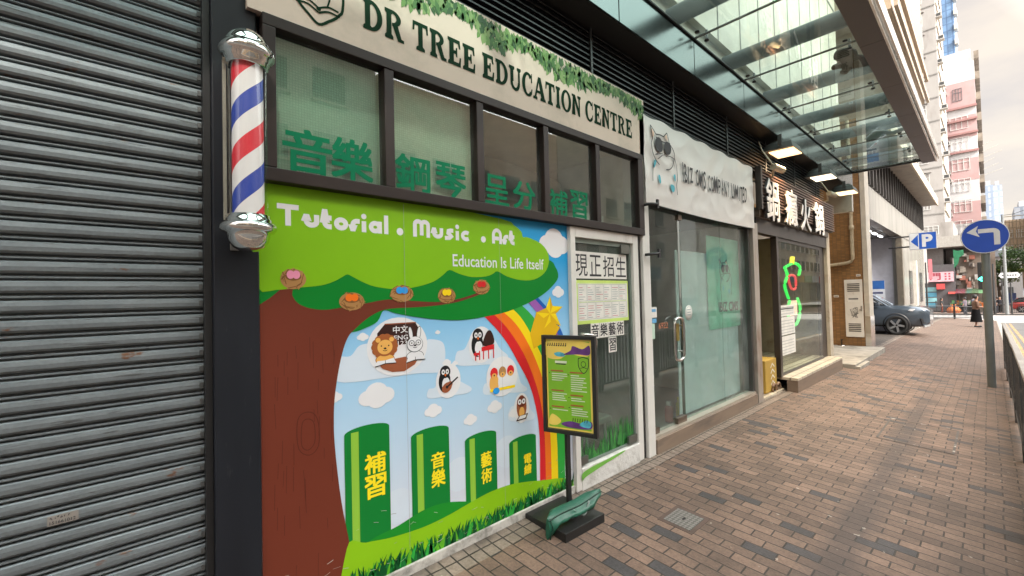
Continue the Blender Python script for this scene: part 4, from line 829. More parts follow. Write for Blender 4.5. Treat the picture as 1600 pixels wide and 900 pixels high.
rel(MB().box(7.16, 11.32, -.05, .06, 2.5, 2.72).box(8.1, 8.2, -.04, .05, .2, 2.5).box(10.95, 11.32, -.0, .06, .2, 2.5).box(8.201, 10.949, -.02, .03, 2.44, 2.499).box(8.201, 10.949, -.02, .03, .2, .23).build('frame', fr3), s3)
g3 = glass('restaurant_glass', (.85, .88, .8), 1.1, .02)
rel(B(8.2, 10.95, .0, .01, .231, 2.439).build('window', g3), s3)
rel(B(7.2, 8.1, .45, .46, .17, 2.5).build('door', g3), s3)
rel(MB().box(7.16, 11.3, -.1, .05, 2.722, 2.86).build('shutter_housing', pm('housing_rust', (.12, .085, .06), .5, dirt=(.2, .18, .16), dscale=14)), s3)
r3 = MB().box(7.16, 11.3, 3.9, 4.0, 0, 3).box(7.16, 11.3, .1, 3.9, 2.95, 3.0); structure('restaurant_wall', r3, pm('restaurant_dark', (.22, .14, .085), .7, var=.35, scale=1.5))
# sign: slatted board with white raised characters
sgn = thing('restaurant_sign', 'dark slatted sign board with four raised white characters of the hot pot shop', 'sign', (9.4, -.12, 3.1))
rel(B(7.16, 11.6, -.12, -.08, 2.84, 3.44).build('backing', pm('sign_brown', (.03, .02, .016), .5)), sgn)
sl_ = MB(); z = 2.86
while z < 3.43: sl_.box(7.14, 11.62, -.155, -.121, z, z+.024); z += .048
rel(sl_.build('slats', pm('slat_bronze', (.11, .06, .042), .35, metal=.3), bevel=0), sgn)
rel(MB().box(7.1, 7.16, -.16, -.08, 2.82, 3.46).build('end_trim', fr3), sgn)
wh3 = pm('white_acrylic', (.74, .7, .7), .4)
for c, pts in (('鍋', [(7.213,2.961),(7.805,2.98),(7.539,3.311),(7.465,2.673)]), ('癮', [(8.13,3.001),(8.77,3.026),(8.479,3.304),(8.398,2.682)]), ('火', [(8.964,3.05),(9.624,3.07),(9.313,3.254),(9.229,2.668)]), ('鍋', [(9.895,3.102),(10.568,3.116),(10.252,3.293),(10.156,2.685)])):
    vs, fs = text_mesh(c, .0, .03, .016); xs_ = [v[0] for v in vs]; ys_ = [v[1] for v in vs]; zm = max(v[2] for v in vs)
    x0, x1 = pts[0][0], pts[1][0]; z0, z1 = pts[3][1], pts[2][1]
    kx = (x1-x0)/(max(xs_)-min(xs_)); kz = (z1-z0)/(max(ys_)-min(ys_)); mbk = MB()
    V_ = [(x0+(v[0]-min(xs_))*kx, -.172-v[2]*.5, z0+(v[1]-min(ys_))*kz) for v in vs]
    mbk.add(V_, fs); mbk.m = [0 if all(vs[i][2] > zm-.0165 for i in f) else 1 for f in fs]
    rel(mbk.build('character', [wh3, pm('character_side', (.05, .04, .04), .5)]), sgn)
# neon goose-neck bottle outline
ne = thing('neon_sign', 'green neon hot pot figure with a yellow tip glowing in the restaurant window', 'neon sign', (10.2, .06, 1.6))
def neon(name, pts, col, st, r=.026, closed=False):
    p = [(x, .07, z) for x, z in smooth(pts, 4, closed)]
    if closed: p.append(p[0])
    rel(MB().tube(p, r, 8).build(name, emat('neon_'+name, col, st)), ne)
np_ = [(9.361,2.227),(9.306,2.106),(8.883,2.023),(9.013,1.889),(8.845,1.716),(8.936,1.568),(9.035,1.475),(9.586,2.116),(9.826,2.05),(9.722,1.901),(9.789,1.779),(9.587,1.513),(9.104,1.427),(8.97,1.259),(9.06,1.083),(9.354,0.973),(9.61,1.078),(9.723,1.292),(9.58,1.465),(9.085,1.867),(9.21,1.658),(9.473,1.873),(9.485,1.658),(9.257,1.424)]
neon('tip', [np_[0], np_[1]], (1, .8, .05), .8, .04)
neon('green_crown', [np_[2], np_[3], np_[4], np_[5], np_[6]], (.02, 1, .12), .6); neon('green_roof', [np_[2], np_[1], np_[7], np_[8], np_[9]], (.02, 1, .12), .6)
neon('pale_loop', [np_[12], np_[13], np_[14], np_[15], np_[16], np_[17], np_[18]], (.15, 1, .25), .45)
neon('red_frame', [np_[19], np_[20], np_[22], np_[21]], (1, .08, .1), .45, .022, True)
rel(MB().box(np_[13][0]+.1, np_[17][0]-.1, .09, .1, np_[15][1]+.18, np_[12][1]).build('lit_panel', emat('neon_panel', (.9, .55, .5), .7)), ne)
mn = Art((0, -.003, 0)); mm = [(8.192,1.203),(9.073,1.175),(8.151,0.585),(9.001,0.633)]
mx0, mx1 = mm[0][0], mm[1][0]
for z0_, z1_, hd_ in ((1.18, 1.36, 1), (.86, 1.16, 0), (.52, .84, 0)):
    mn.rect(mx0, mx1, z0_, z1_, 0, 1)
    for q in range(5): mn.rect(mx0+.05, mx1-.08, z0_+.03+q*.05, z0_+.045+q*.05, 2, 2) if z0_+.05+q*.05 < z1_ else None
    if hd_: mn.rect(mx0+.05, mx1-.05, z1_-.07, z1_-.03, 1, 2)
tag(mn.build('menu_sheets', [paper, MATS['ink_black'], pm('ink_pale', (.45, .45, .43), .6)]), 'three white menu sheets taped inside the hot pot shop window', 'menu')
yb = thing('carton', 'yellow cardboard carton standing inside the restaurant entrance', 'carton', (7.7, .2, .03))
MB().box(-.22, .3, -.2, .2, 0, .5).build('box', pm('yellow_carton', (.4, .25, .04), .7), yb, bevel=.006); A_ = Art((0, -.2015, 0)); [A_.line([(.02, .1+q*.09), (.1, .16+q*.09), (.2, .1+q*.09)], .02, 0, 1) for q in range(4)]; A_.build('print', paper, yb)
rc = Art((0, .44, 0)); rc.text('26', 7.35, 7.75, 1.5, 1.78, 0, 1, .03); rc.rect(7.3, 7.9, 1.38, 1.44, 0, 1); tag(rc.build('door_number', pm('pink_vinyl', (.65, .3, .3), .5)), 'pink number 26 on the restaurant door glass', 'number')
for i in range(4):
    q = thing('dining_chair', 'red dining chair inside the dark restaurant, %s' % ('nearest the entrance', 'second from the entrance', 'third from the entrance', 'nearest the neon sign')[i], 'chair', (8.7+i*.6, 1.3, .2), 'red chairs inside the restaurant')
    rd = pm('red_leatherette', (.5, .035, .03), .4); MB().box(-.2, .2, -.2, .2, .42, .5).build('seat', rd, q, bevel=.02); MB().box(-.2, .2, .15, .22, .5, 1.0).build('backrest', rd, q, bevel=.02)
    for sx in (-1, 1):
        for sy in (-1, 1): B(sx*.17-.02, sx*.17+.02, sy*.17-.02, sy*.17+.02, 0, .42).build('leg', fr3, q)
cct = pm('camera_cream', (.5, .42, .3), .4)
for x, z, y, lab in ((7.55, 3.46, -.2, 'cream security camera at the near end of the restaurant sign'), (10.98, 3.55, -.2, 'cream security camera above the far end of the restaurant sign')):
    q = thing('security_camera', lab, 'camera', (x, y, z)); MB().tube([(-.12, -.03, .03), (.16, -.08, .01)], [.05, .05], 14).build('body', cct, q)
    MB().tube([(0, 0, 0), (0, .02, -.1), (.03, .1, -.12)], .018, 8).lathe([(.05, 0), (.05, .015), (0, .016)], (.03, .1, -.13), 12).build('mount', cct, q)
    MB().tube([(-.12, -.03, .05), (-.14, .05, .2), (-.1, .12, .32), (-.15, .15, .45)], .012, 6).build('cable', cct, q)
plm = thing('coil_drain', 'rusty drain fitting at the foot of the restaurant step', 'drain', (7.8, .3, .06)); MB().tube([(x*.1, -.32+.0*z, z*.1+.0) for x, z in arc(0, 0, .8, .8, 0, 360, 20)], .018, 8).tube([(.2+x*.1, -.32, z*.1) for x, z in arc(0, 0, .7, .7, 0, 360, 20)], .018, 8).build('coil', pm('rust_pipe', (.2, .12, .07), .6), plm)

# ================================================================== THE TREE MURAL
mu = thing('mural', 'bright printed wall mural of a tree with a rainbow and the words Tutorial Music Art', 'mural', (1.7, 0, 0))
MX0, MX1, MZ0, MZ1 = .548, 2.833, .045, 2.188
def sky_print():
    m, t, b, N, L = nodes('mural_sky_print')
    g = N('ShaderNodeNewGeometry'); s = N('ShaderNodeSeparateXYZ'); L(g.outputs['Position'], s.inputs[0])
    r = N('ShaderNodeMapRange'); L(s.outputs['Z'], r.inputs['Value']); r.inputs['From Min'].default_value = .3; r.inputs['From Max'].default_value = 1.9
    c = N('ShaderNodeValToRGB'); L(r.outputs[0], c.inputs[0]); e = c.color_ramp.elements
    e[0].color = (.62, .66, .74, 1); e[1].color = (.02, .32, .66, 1)
    q = e.new(.3); q.color = (.47, .62, .77, 1); q = e.new(.62); q.color = (.31, .57, .8, 1)
    L(c.outputs[0], b.inputs['Base Color']); b.inputs['Roughness'].default_value = .42; b.inputs['Specular IOR Level'].default_value = .22; return m
vin = dict(rough=.42, var=.05, scale=2, spec=.22, bump=.12, bscale=2.2)
def print_grad(name, c0, c1, z0, z1):
    m, t, b, N, L = nodes(name)
    g = N('ShaderNodeNewGeometry'); s = N('ShaderNodeSeparateXYZ'); L(g.outputs['Position'], s.inputs[0])
    r = N('ShaderNodeMapRange'); L(s.outputs['Z'], r.inputs['Value']); r.inputs['From Min'].default_value = z0; r.inputs['From Max'].default_value = z1
    x = N('ShaderNodeMixRGB'); L(r.outputs[0], x.inputs[0]); x.inputs[1].default_value = (*c0, 1); x.inputs[2].default_value = (*c1, 1)
    L(x.outputs[0], b.inputs['Base Color']); b.inputs['Roughness'].default_value = .38; MATS[name] = m; return m
CM = [('sky', None), ('dkgreen', (.002, .2, .022)), ('ltgreen', (.21, .47, .008)), ('trunk', (.15, .033, .018)), ('trunk_line', (.095, .02, .012)), ('red', (.62, .02, .025)), ('orange', (.83, .17, .015)), ('yellow', (.86, .63, .01)),
      ('green', (.03, .36, .05)), ('purple', (.3, .1, .38)), ('blue', (.01, .1, .42)), ('white', (.72, .72, .74)), ('cloud', (.6, .68, .77)), ('straw', (.42, .22, .08)), ('straw_dark', (.2, .09, .03)), ('pink', (.78, .28, .42)), ('sky_blue', (.03, .3, .72)),
      ('board', (.04, .015, .012)), ('wood', (.3, .09, .04)), ('mane', (.33, .1, .03)), ('lion', (.75, .4, .1)), ('black', (.012, .012, .014)), ('grass_dark', (.004, .075, .018)), ('grass_mid', (.008, .16, .03)), ('grass_light', (.1, .38, .02)),
      ('post_green', (.006, .19, .03)), ('post_light', (.26, .5, .05)), ('lettering', (.9, .72, .02)), ('outline', (.08, .1, .1)), ('gold_dark', (.7, .42, .01)), ('hill', (.012, .24, .022)), ('lime', (.24, .5, .01))]
CI = {n: i for i, (n, c) in enumerate(CM)}
mm_ = [sky_print() if c is None else pm('print_'+n, c, **vin) for n, c in CM]
A = Art((0, -.012, 0)); c = CI
rel(B(MX0, MX1, -.0115, .08, MZ0, MZ1).build('panel', mm_[0]), mu)
rel(B(MX0, MX1, -.03, .05, -.08, .055).build('plinth', pm('chalky_plinth', (.5, .48, .44), .85, var=.12, bump=.5, bscale=40, dirt=(.2, .19, .17), dscale=7, dlo=.45, dhi=.65), bevel=.006), mu)
def clip(p): return [(min(max(x, MX0), MX1), min(max(z, MZ0), MZ1)) for x, z in p]
def PB(pts, m, ly, n=5): A.poly(clip(smooth(pts, n, True)), c[m], ly)
def PP(pts, m, ly): A.poly(clip(pts), c[m], ly)
# clouds and pale billows behind everything
for pts in ([(0.914,1.179),(0.909,1.302),(0.985,1.307),(1.036,1.358),(1.111,1.373),(1.19,1.418),(1.355,1.406),(1.451,1.336),(1.479,1.358),(1.583,1.329),(1.599,1.226),(1.568,1.148),(1.394,1.159),(1.185,1.161)], [(1.693,1.174),(1.69,1.257),(1.753,1.272),(1.813,1.352),(1.908,1.376),(2.01,1.315),(2.067,1.242),(2.139,1.184),(2.094,1.143),(1.89,1.15)], [(1.471,0.995),(1.472,1.05),(1.519,1.055),(1.539,1.112),(1.617,1.142),(1.685,1.083),(1.736,1.051),(1.804,1.006),(1.765,0.979),(1.623,0.986)], [(1.912,0.946),(1.914,1.016),(1.989,1.022),(2.032,1.088),(2.137,1.12),(2.224,1.063),(2.26,0.973),(2.324,0.925),(2.277,0.904),(2.057,0.931)], [(2.124,0.746),(2.152,0.814),(2.215,0.821),(2.256,0.861),(2.321,0.831),(2.359,0.757),(2.399,0.711),(2.356,0.681),(2.173,0.709)]):
    A.poly(smooth(pts, 5, True), c['cloud'], 1)
for x, y, r_ in ((587, 617, 19), (675, 641, 10), (771, 635, 9), (733, 655, 8), (565, 526, 6), (696, 566, 5), (709, 567, 3.5), (682, 519, 3), (864, 380, 20), (870, 456, 8), (800, 645, 6), (620, 790, 26), (715, 740, 24), (790, 705, 22), (520, 620, 8)):
    p = [(1.132,1.071),(1.501,0.915),(2.001,0.847),(1.787,0.801),(1.056,1.406),(1.609,1.2),(1.673,1.188),(1.546,1.397),(2.669,2.035),(2.7,1.642),(2.175,0.768),(1.25,0.411),(1.684,0.471),(2.104,0.51),(0.892,1.101)][[587, 675, 771, 733, 565, 696, 709, 682, 864, 870, 800, 620, 715, 790, 520].index(x)]
    q = r_*.0043*(1+max(0, p[0]-1.2)*.38)
    for dx, dz, s in ((-.55, -.1, .62), (.0, .22, .78), (.55, -.08, .66), (.05, -.3, .7)): A.ell(p[0]+dx*q*1.2, p[1]+dz*q, q*s*1.05, q*s*.85, c['white'] if r_ < 22 else c['cloud'], 2 if r_ < 22 else 1, 16)
# rainbow bands, outer to inner
bd = [[(1.911,1.49),(2.018,1.4),(2.13,1.282),(2.251,1.106),(2.346,0.951),(2.408,0.772),(2.442,0.546),(2.435,0.199)], [(1.998,1.5),(2.133,1.388),(2.287,1.197),(2.395,0.992),(2.465,0.786),(2.498,0.533),(2.499,0.18)], [(2.064,1.529),(2.223,1.41),(2.356,1.238),(2.467,1.031),(2.531,0.824),(2.564,0.519),(2.564,0.16)], [(2.145,1.554),(2.276,1.455),(2.406,1.283),(2.526,1.073),(2.592,0.864),(2.638,0.502),(2.639,0.138)], [(2.216,1.589),(2.365,1.489),(2.501,1.349),(2.612,1.164),(2.68,0.952),(2.731,0.687),(2.723,0.113)], [(2.282,1.617),(2.401,1.527),(2.553,1.371),(2.666,1.184),(2.727,0.971),(2.771,0.679),(2.754,0.104)], [(2.35,1.635),(2.459,1.565),(2.614,1.418),(2.729,1.204),(2.783,0.964),(2.803,0.673),(2.778,0.097)], [(2.439,1.615),(2.509,1.564),(2.646,1.442),(2.763,1.254),(2.809,1.013),(2.811,0.671),(2.786,0.094)]]
for i, nm in enumerate(('red', 'orange', 'yellow', 'green', 'white', 'purple', 'blue')):
    if nm == 'white': continue
    a_ = smooth(bd[i], 4); b_ = smooth(bd[i+1], 4); A.poly(clip(a_+b_[::-1]), c[nm], 3)
PP([(2.599,1.607),(2.626,1.53),(2.75,1.521),(2.662,1.467),(2.72,1.366),(2.599,1.404),(2.523,1.358),(2.519,1.438),(2.441,1.486),(2.551,1.517)], 'yellow', 6); PP([(2.442,1.491),(2.366,1.325),(2.403,1.21),(2.475,1.237),(2.623,1.265),(2.712,1.356),(2.592,1.419),(2.527,1.463)], 'gold_dark', 5)
for p in ([(2.599,1.607),(2.594,1.47),(2.626,1.53)], [(2.75,1.521),(2.594,1.47),(2.662,1.467)], [(2.72,1.366),(2.594,1.47),(2.599,1.404)], [(2.523,1.358),(2.594,1.47),(2.519,1.438)], [(2.441,1.486),(2.594,1.47),(2.551,1.517)]): A.poly(p, c['orange' if 0 else 'gold_dark'], 7)
# tree: dark canopy, trunk and branch, dark lobe, light canopy
PB([(0.538,1.771),(1.045,1.856),(1.969,1.899),(2.558,1.901),(2.677,1.839),(2.705,1.761),(2.64,1.694),(2.511,1.618),(2.333,1.553),(2.137,1.503),(1.957,1.479),(1.737,1.464),(1.538,1.478),(1.358,1.507),(1.253,1.53),(1.184,1.548),(1.144,1.487),(1.075,1.455),(0.994,1.436),(0.831,1.444),(0.535,1.465)], 'dkgreen', 4, 4)
PP([(0.536,1.599),(0.592,1.629),(0.62,1.653),(0.641,1.672),(0.697,1.672)]+smooth([(0.693,1.643),(0.717,1.604),(0.769,1.576),(0.849,1.563),(0.933,1.571),(1.077,1.591),(1.214,1.61),(1.36,1.599),(1.541,1.587),(1.689,1.6),(1.821,1.628),(1.893,1.649)], 4)+smooth([(1.893,1.631),(1.74,1.591),(1.589,1.569),(1.403,1.559),(1.233,1.557),(1.153,1.542),(1.076,1.502),(1.009,1.449),(0.976,1.416),(0.947,1.349),(0.918,1.233),(0.895,1.084),(0.89,0.967),(0.892,0.865),(0.906,0.694),(0.927,0.519),(0.952,0.375),(0.971,0.249),(0.976,0.111),(0.973,-0.074)], 4)+[(0.521,0.063)], 'trunk', 5)
for p in ([(0.73,0.984),(0.746,1.013),(0.777,1.006),(0.792,0.971),(0.791,0.889),(0.759,0.858),(0.729,0.888)], [(0.709,1.004),(0.737,1.047),(0.787,1.037),(0.812,0.976),(0.81,0.868),(0.765,0.831),(0.714,0.876)]): A.line(smooth(p, 4, True), .004, c['trunk_line'], 6, True)
rng = random.Random(12)
for q in range(46):
    x = rng.uniform(.6, 1.0); z = rng.uniform(.3, 1.45)
    if x < .9 or z < .5: A.line([(x, z), (x+rng.uniform(-.006, .006), z-rng.uniform(.05, .14))], .0025, c['trunk_line'], 6)
PB([(0.539,1.848),(0.537,1.673),(0.621,1.669),(0.664,1.672),(0.74,1.681),(0.835,1.691),(0.901,1.712),(0.947,1.737),(0.975,1.751),(1.007,1.737),(1.061,1.71),(1.136,1.684),(1.276,1.669),(1.405,1.684),(1.521,1.716),(1.593,1.758),(1.644,1.792),(1.719,1.769),(1.825,1.749),(1.948,1.755),(2.012,1.774),(2.055,1.793),(2.145,1.758),(2.286,1.732),(2.423,1.738),(2.539,1.789),(2.594,1.867),(2.59,1.948),(2.512,2.02),(2.365,2.059),(2.317,2.056),(2.299,2.098),(2.222,2.139),(2.097,2.173),(1.206,2.238),(0.543,2.234)], 'ltgreen', 6, 3)
for p, egg in (([(0.7,1.723),(0.639,1.723),(0.7,1.672)], 'pink'), ([(0.997,1.604),(0.927,1.605),(0.996,1.555)], 'orange'), ([(1.301,1.642),(1.226,1.643),(1.3,1.593)], 'sky_blue'), ([(1.619,1.626),(1.552,1.627),(1.618,1.577)], 'yellow'), ([(1.906,1.68),(1.834,1.68),(1.904,1.631)], 'red')):
    x, z = p[0]; rx = x-p[1][0]; rz = z-p[2][1]
    A.ell(x, z, rx, rz, c['straw'], 8)
    for q in range(26):
        a1 = rng.uniform(0, 6.28); a2 = a1+rng.uniform(.5, 1.6); s1, s2 = rng.uniform(.6, 1.12), rng.uniform(.6, 1.12)
        A.line([(x+rx*s1*cos(a1), z+rz*s1*sin(a1)), (x+rx*s2*cos(a2), z+rz*s2*sin(a2))], .004, c['straw_dark' if q % 2 else 'straw'], 9)
    A.ell(x, z+rz*.25, rx*.62, rz*.42, c['straw_dark'], 9)
    for s in (-1, 1): A.ell(x+s*rx*.22, z+rz*.42, rx*.3, rz*.42, c[egg], 10, 16)
# writing
tx_ = [(0.628,2.026),(1.221,2.007),(0.904,2.101),(0.902,1.994),(1.378,2.02),(1.816,2.013),(2.008,2.019),(2.224,2.015),(1.295,1.99),(1.932,1.995)]
zc0 = [(0.653,1.988),(2.122,1.99),(0.655,2.097),(2.125,2.102)]
z0 = (zc0[0][1]+zc0[1][1])/2; hcap = (zc0[2][1]+zc0[3][1])/2-z0
for s, a_, b_ in (('Tutorial', tx_[0][0], tx_[1][0]), ('Music', tx_[4][0], tx_[5][0]), ('Art', tx_[6][0], tx_[7][0])): fat_text(A, s, a_, b_+.01, z0, hcap, c['white'], 8)
for p in (tx_[8], tx_[9]): A.ell(p[0], z0+.022, .022, .022, c['white'], 8, 14)
el_ = [(1.67,1.852),(2.534,1.855),(1.67,1.826),(2.534,1.83),(1.671,1.889),(2.536,1.905)]
A.text('Education Is Life Itself', el_[0][0], el_[1][0], (el_[2][1]+el_[3][1])/2-.012, (el_[4][1]+el_[5][1])/2, c['white'], 8, .008)
# classroom roundel
pc = [(1.273,1.333),(1.099,1.349),(1.277,1.488)]; x0, z0 = pc[0]; RX = x0-pc[1][0]; RZ = pc[2][1]-z0
A.ell(x0, z0, RX*1.12, RZ*1.1, c['white'], 3, 32); A.ell(x0, z0, RX*.95, RZ*.97, c['white'], 4, 32)
def U(u, v): return (x0+u*RX, z0+v*RZ)
A.poly([U(-.76, .55), U(-.5, .86), U(.66, .86), U(.8, .6), U(.8, .05), U(-.76, .05)], c['board'], 5); A.line([U(-.5, .87), U(.68, .87)], .006, c['wood'], 6)
A.text('中文', U(-.2, 0)[0], U(.36, 0)[0], U(0, .5)[1], U(0, .78)[1], c['white'], 6, .015); A.text('ENG', U(-.17, 0)[0], U(.36, 0)[0], U(0, .24)[1], U(0, .42)[1], c['white'], 6, .01); A.text('123', U(-.03, 0)[0], U(.33, 0)[0], U(0, .04)[1], U(0, .2)[1], c['white'], 6, .01)
A.poly([U(-.8, -.5), U(.85, -.36), U(.6, -.76), U(.2, -.96), U(-.25, -.93), U(-.6, -.76)], c['wood'], 6)
for u, mane, face, w_ in ((-.5, 'mane', 'lion', .4), (.62, None, 'white', .32)):
    if mane:
        for k in range(14): a_ = 2*pi*k/14; A.ell(*U(u+.34*cos(a_), .05+.34*sin(a_)), RX*.14, RZ*.14, c['mane'], 7, 12)
        A.ell(*U(u, .05), RX*.36, RZ*.36, c['mane'], 8)
        for s in (-1, 1): A.ell(*U(u+s*.24, .3), RX*.09, RZ*.09, c['lion'], 9, 12)
    else:
        for s in (-1, 1): A.ell(*U(u+s*.16, .45), RX*.085, RZ*.28, c['outline'], 7, 16, -s*.15); A.ell(*U(u+s*.16, .45), RX*.065, RZ*.25, c['white'], 8, 16, -s*.15)
        A.ell(*U(u, .02), RX*.32, RZ*.31, c['outline'], 8)
    A.ell(*U(u, .03), RX*(.27 if mane else .3), RZ*(.27 if mane else .29), c[face], 9)
    for s in (-1, 1):
        A.ell(*U(u+s*.13, .08), RX*.026, RZ*.026, c['black'], 10, 10)
        if not mane: A.line(arc(*U(u+s*.13, .08), RX*.1, RZ*.1, 0, 360, 16)[:-1], .0035, c['black'], 10, True)
    A.ell(*U(u, -.02), RX*.05, RZ*.035, c['black'], 10, 10); A.line(arc(*U(u, -.06), RX*.08, RZ*.05, 200, 340, 8), .0035, c['black'], 10)
    A.ell(*U(u, -.42), RX*.34, RZ*.2, c['outline' if not mane else 'mane'], 7); A.ell(*U(u, -.42), RX*.32, RZ*.18, c[face], 8)
    A.poly([U(u-.36, -.66), U(u, -.58), U(u+.4, -.6), U(u+.3, -.4), U(u, -.46), U(u-.28, -.46)], c['white'], 9); A.line([U(u, -.46), U(u, -.58)], .003, c['black'], 10); A.line([U(u-.36, -.66), U(u, -.58), U(u+.4, -.6)], .004, c['black'], 10)
# small music and art vignettes
for (p, rr) in (([(1.894,1.276),(1.962,1.27)], 0), ([(1.62,1.072),(1.68,1.063)], 1)):
    x, z = p[0]; s = (p[1][0]-x)/12*1.0
    A.ell(x, z+2*s, 19*s, 22*s, c['white'], 3)
    A.ell(x-6*s, z+2*s, 9*s, 14*s, c['black'], 4); A.ell(x-4*s, z-2*s, 6*s, 9*s, c['white'], 5); A.ell(x-5*s, z+14*s, 8*s, 8*s, c['black'], 5)
    for q in (-1, 1): A.ell(x-5*s+q*3*s, z+14*s, 2.6*s, 3.4*s, c['white'], 6, 12); A.ell(x-5*s+q*3*s, z+14*s, 1*s, 1.3*s, c['black'], 7, 8)
    A.poly([(x-7*s, z+11*s), (x-3*s, z+11*s), (x-5*s, z+8*s)], c['orange'], 7)
    if rr == 0:
        A.poly([(x, z-1*s), (x+20*s, z+1*s), (x+20*s, z-5*s), (x, z-6*s)], c['red'], 7); A.blob([(x+2*s, z+1*s), (x+8*s, z+16*s), (x+15*s, z+18*s), (x+20*s, z+8*s), (x+18*s, z+1*s)], c['board'], 6, 4)
        for q in (2, 10, 18, -10, -4): A.rect(x+q*s, x+q*s+1.6*s, z-16*s, z-5*s, c['red'], 6)
        A.rect(x-12*s, x-3*s, z-10*s, z-7*s, c['red'], 7)
    else:
        A.ell(x-3*s, z-6*s, 8*s, 6*s, c['wood'], 8, 18, .5); A.ell(x+1*s, z-3*s, 5*s, 4*s, c['wood'], 8, 16, .5); A.line([(x-2*s, z-5*s), (x+14*s, z+5*s)], 2*s, c['black'], 9); A.ell(x-3*s, z-5.5*s, 2*s, 2*s, c['black'], 9, 10)
x, z = [(2.079,1.032)][0]; s = .0078
A.ell(x, z+2*s, 19*s, 18*s, c['white'], 3)
for dx, col in ((-10, 'yellow'), (0, 'straw'), (10, 'straw')): A.ell(x+dx*s, z-3*s, 5.5*s, 8*s, c['lion' if col == 'yellow' else 'white'], 5); A.ell(x+dx*s, z+6*s, 4.5*s, 5*s, c['red' if dx else 'straw'], 6, 14); A.ell(x+dx*s, z+3.5*s, 3*s, 2.6*s, c['lion'], 7, 10); A.ell(x+dx*s, z+4*s, .8*s, .8*s, c['black'], 8, 8)
A.line([(x-15*s, z-9*s), (x+15*s, z-9*s)], 2.4*s, c['yellow'], 7); A.ell(x-8*s, z-10*s, 4*s, 3*s, c['sky_blue'], 8, 12)
x, z = [(2.26,0.79)][0]; s = .0078
A.ell(x, z, 10*s, 14*s, c['white'], 3); A.ell(x, z+1*s, 6.5*s, 11*s, c['wood'], 4); A.ell(x, z+6*s, 6*s, 5*s, c['trunk'], 5)
for q in (-1, 1): A.ell(x+q*2.6*s, z+6*s, 2.4*s, 2.6*s, c['white'], 6, 12); A.ell(x+q*2.6*s, z+6*s, .9*s, 1*s, c['black'], 7, 8)
A.ell(x, z-4*s, 3.5*s, 5*s, c['lion'], 5); A.poly([(x-8*s, z-11*s), (x+5*s, z-11*s), (x+8*s, z-6*s), (x-4*s, z-7*s)], c['board'], 8); A.poly([(x-6*s, z-10*s), (x+4*s, z-10*s), (x+6*s, z-7*s), (x-3*s, z-7*s)], c['white'], 9)
# plain green posts with the subject names
for q, ttl in (([(0.944,0.914),(1.204,0.912),(0.941,0.312),(1.19,0.232),(1.052,0.775),(1.181,0.742),(1.119,0.754),(1.117,0.641),(1.117,0.634),(1.114,0.506)], '補習'), ([(1.343,0.827),(1.613,0.796),(1.332,0.346),(1.601,0.314),(1.477,0.664),(1.58,0.638),(1.528,0.655),(1.525,0.556),(1.525,0.549),(1.522,0.439)], '音樂'), ([(1.737,0.707),(2.008,0.681),(1.724,0.253),(1.995,0.272),(1.867,0.561),(1.962,0.537),(1.912,0.558),(1.908,0.455),(1.908,0.446),(1.905,0.348)], '藝術'), ([(2.126,0.6),(2.4,0.565),(2.114,0.236),(2.387,0.213),(2.268,0.45),(2.347,0.43),(2.307,0.444),(2.305,0.374),(2.304,0.37),(2.302,0.295)], '電繪')):
    xa, xb = q[0][0], q[1][0]; zt_ = (q[0][1]+q[1][1])/2; zb_ = min(q[2][1], q[3][1])-.05; w_ = xb-xa
    A.poly([(xa, zb_), (xb, zb_), (xb, zt_-w_*.1)]+arc((xa+xb)/2, zt_-w_*.1, w_/2, w_*.12, 0, 180, 12)+[(xa, zt_-w_*.1)], c['post_green'], 4)
    A.rect(xa+w_*.14, xa+w_*.3, zb_, zt_-w_*.08, c['post_light'], 5)
    for k in (0, 1): A.text(ttl[k], q[4][0], q[5][0], q[7+2*k][1], q[6+2*k][1], c['lettering'], 6, .025)
# hills and grass
PB([(1.054,0.267),(1.248,0.301),(1.442,0.335),(1.63,0.313),(1.918,0.222),(2.156,0.191),(2.562,0.097),(2.807,0.021),(2.789,-0.412),(1.594,-0.143),(1.051,0.095)], 'hill', 5, 5)
PB([(0.947,0.289),(1.054,0.281),(1.207,0.251),(1.417,0.233),(1.604,0.241),(1.809,0.267),(1.977,0.278),(2.158,0.267),(2.422,0.212),(2.811,0.098),(2.864,-0.18),(1.591,-0.261),(0.94,-0.191)], 'lime', 6, 5)
gp0 = [(0.972,0.113),(1.126,0.133),(1.327,0.116),(1.6,0.102),(1.915,0.12),(2.154,0.132),(2.419,0.127),(2.755,0.124)]
def gtop(x):
    for a_, b_ in zip(gp0[:-1], gp0[1:]):
        if a_[0] <= x <= b_[0]: return a_[1]+(b_[1]-a_[1])*(x-a_[0])/(b_[0]-a_[0])
    return gp0[-1][1] if x > gp0[-1][0] else gp0[0][1]
rng = random.Random(21)
for q in range(420):
    x = rng.uniform(MX0+.36 if q > 40 else MX0+.3, MX1-.02); t_ = gtop(x); h_ = (max(t_, .16)-MZ0)*rng.uniform(.45, 1.12); w_ = rng.uniform(.008, .02); ln = rng.uniform(-.05, .06)
    if x < .96: h_ *= .5
    mt_ = rng.choice(('grass_dark', 'grass_dark', 'grass_mid', 'grass_mid', 'green' if h_ > .1 else 'grass_light'))
    A.poly(clip([(x-w_, MZ0+.002), (x+w_, MZ0+.002), (x+w_*.5+ln*.5, MZ0+h_*.6), (x+ln, MZ0+h_), (x-w_*.5+ln*.4, MZ0+h_*.6)]), c[mt_], rng.choice((7, 8, 9)))
for x in (1.31, 2.07): A.rect(x-.0012, x+.0012, MZ0, MZ1, CI['cloud'] if 0 else CI['trunk_line'] if 0 else CI['outline'], 14) if 0 else None
rel(A.build('print', mm_), mu)
sm = Art((0, -.0225, 0))
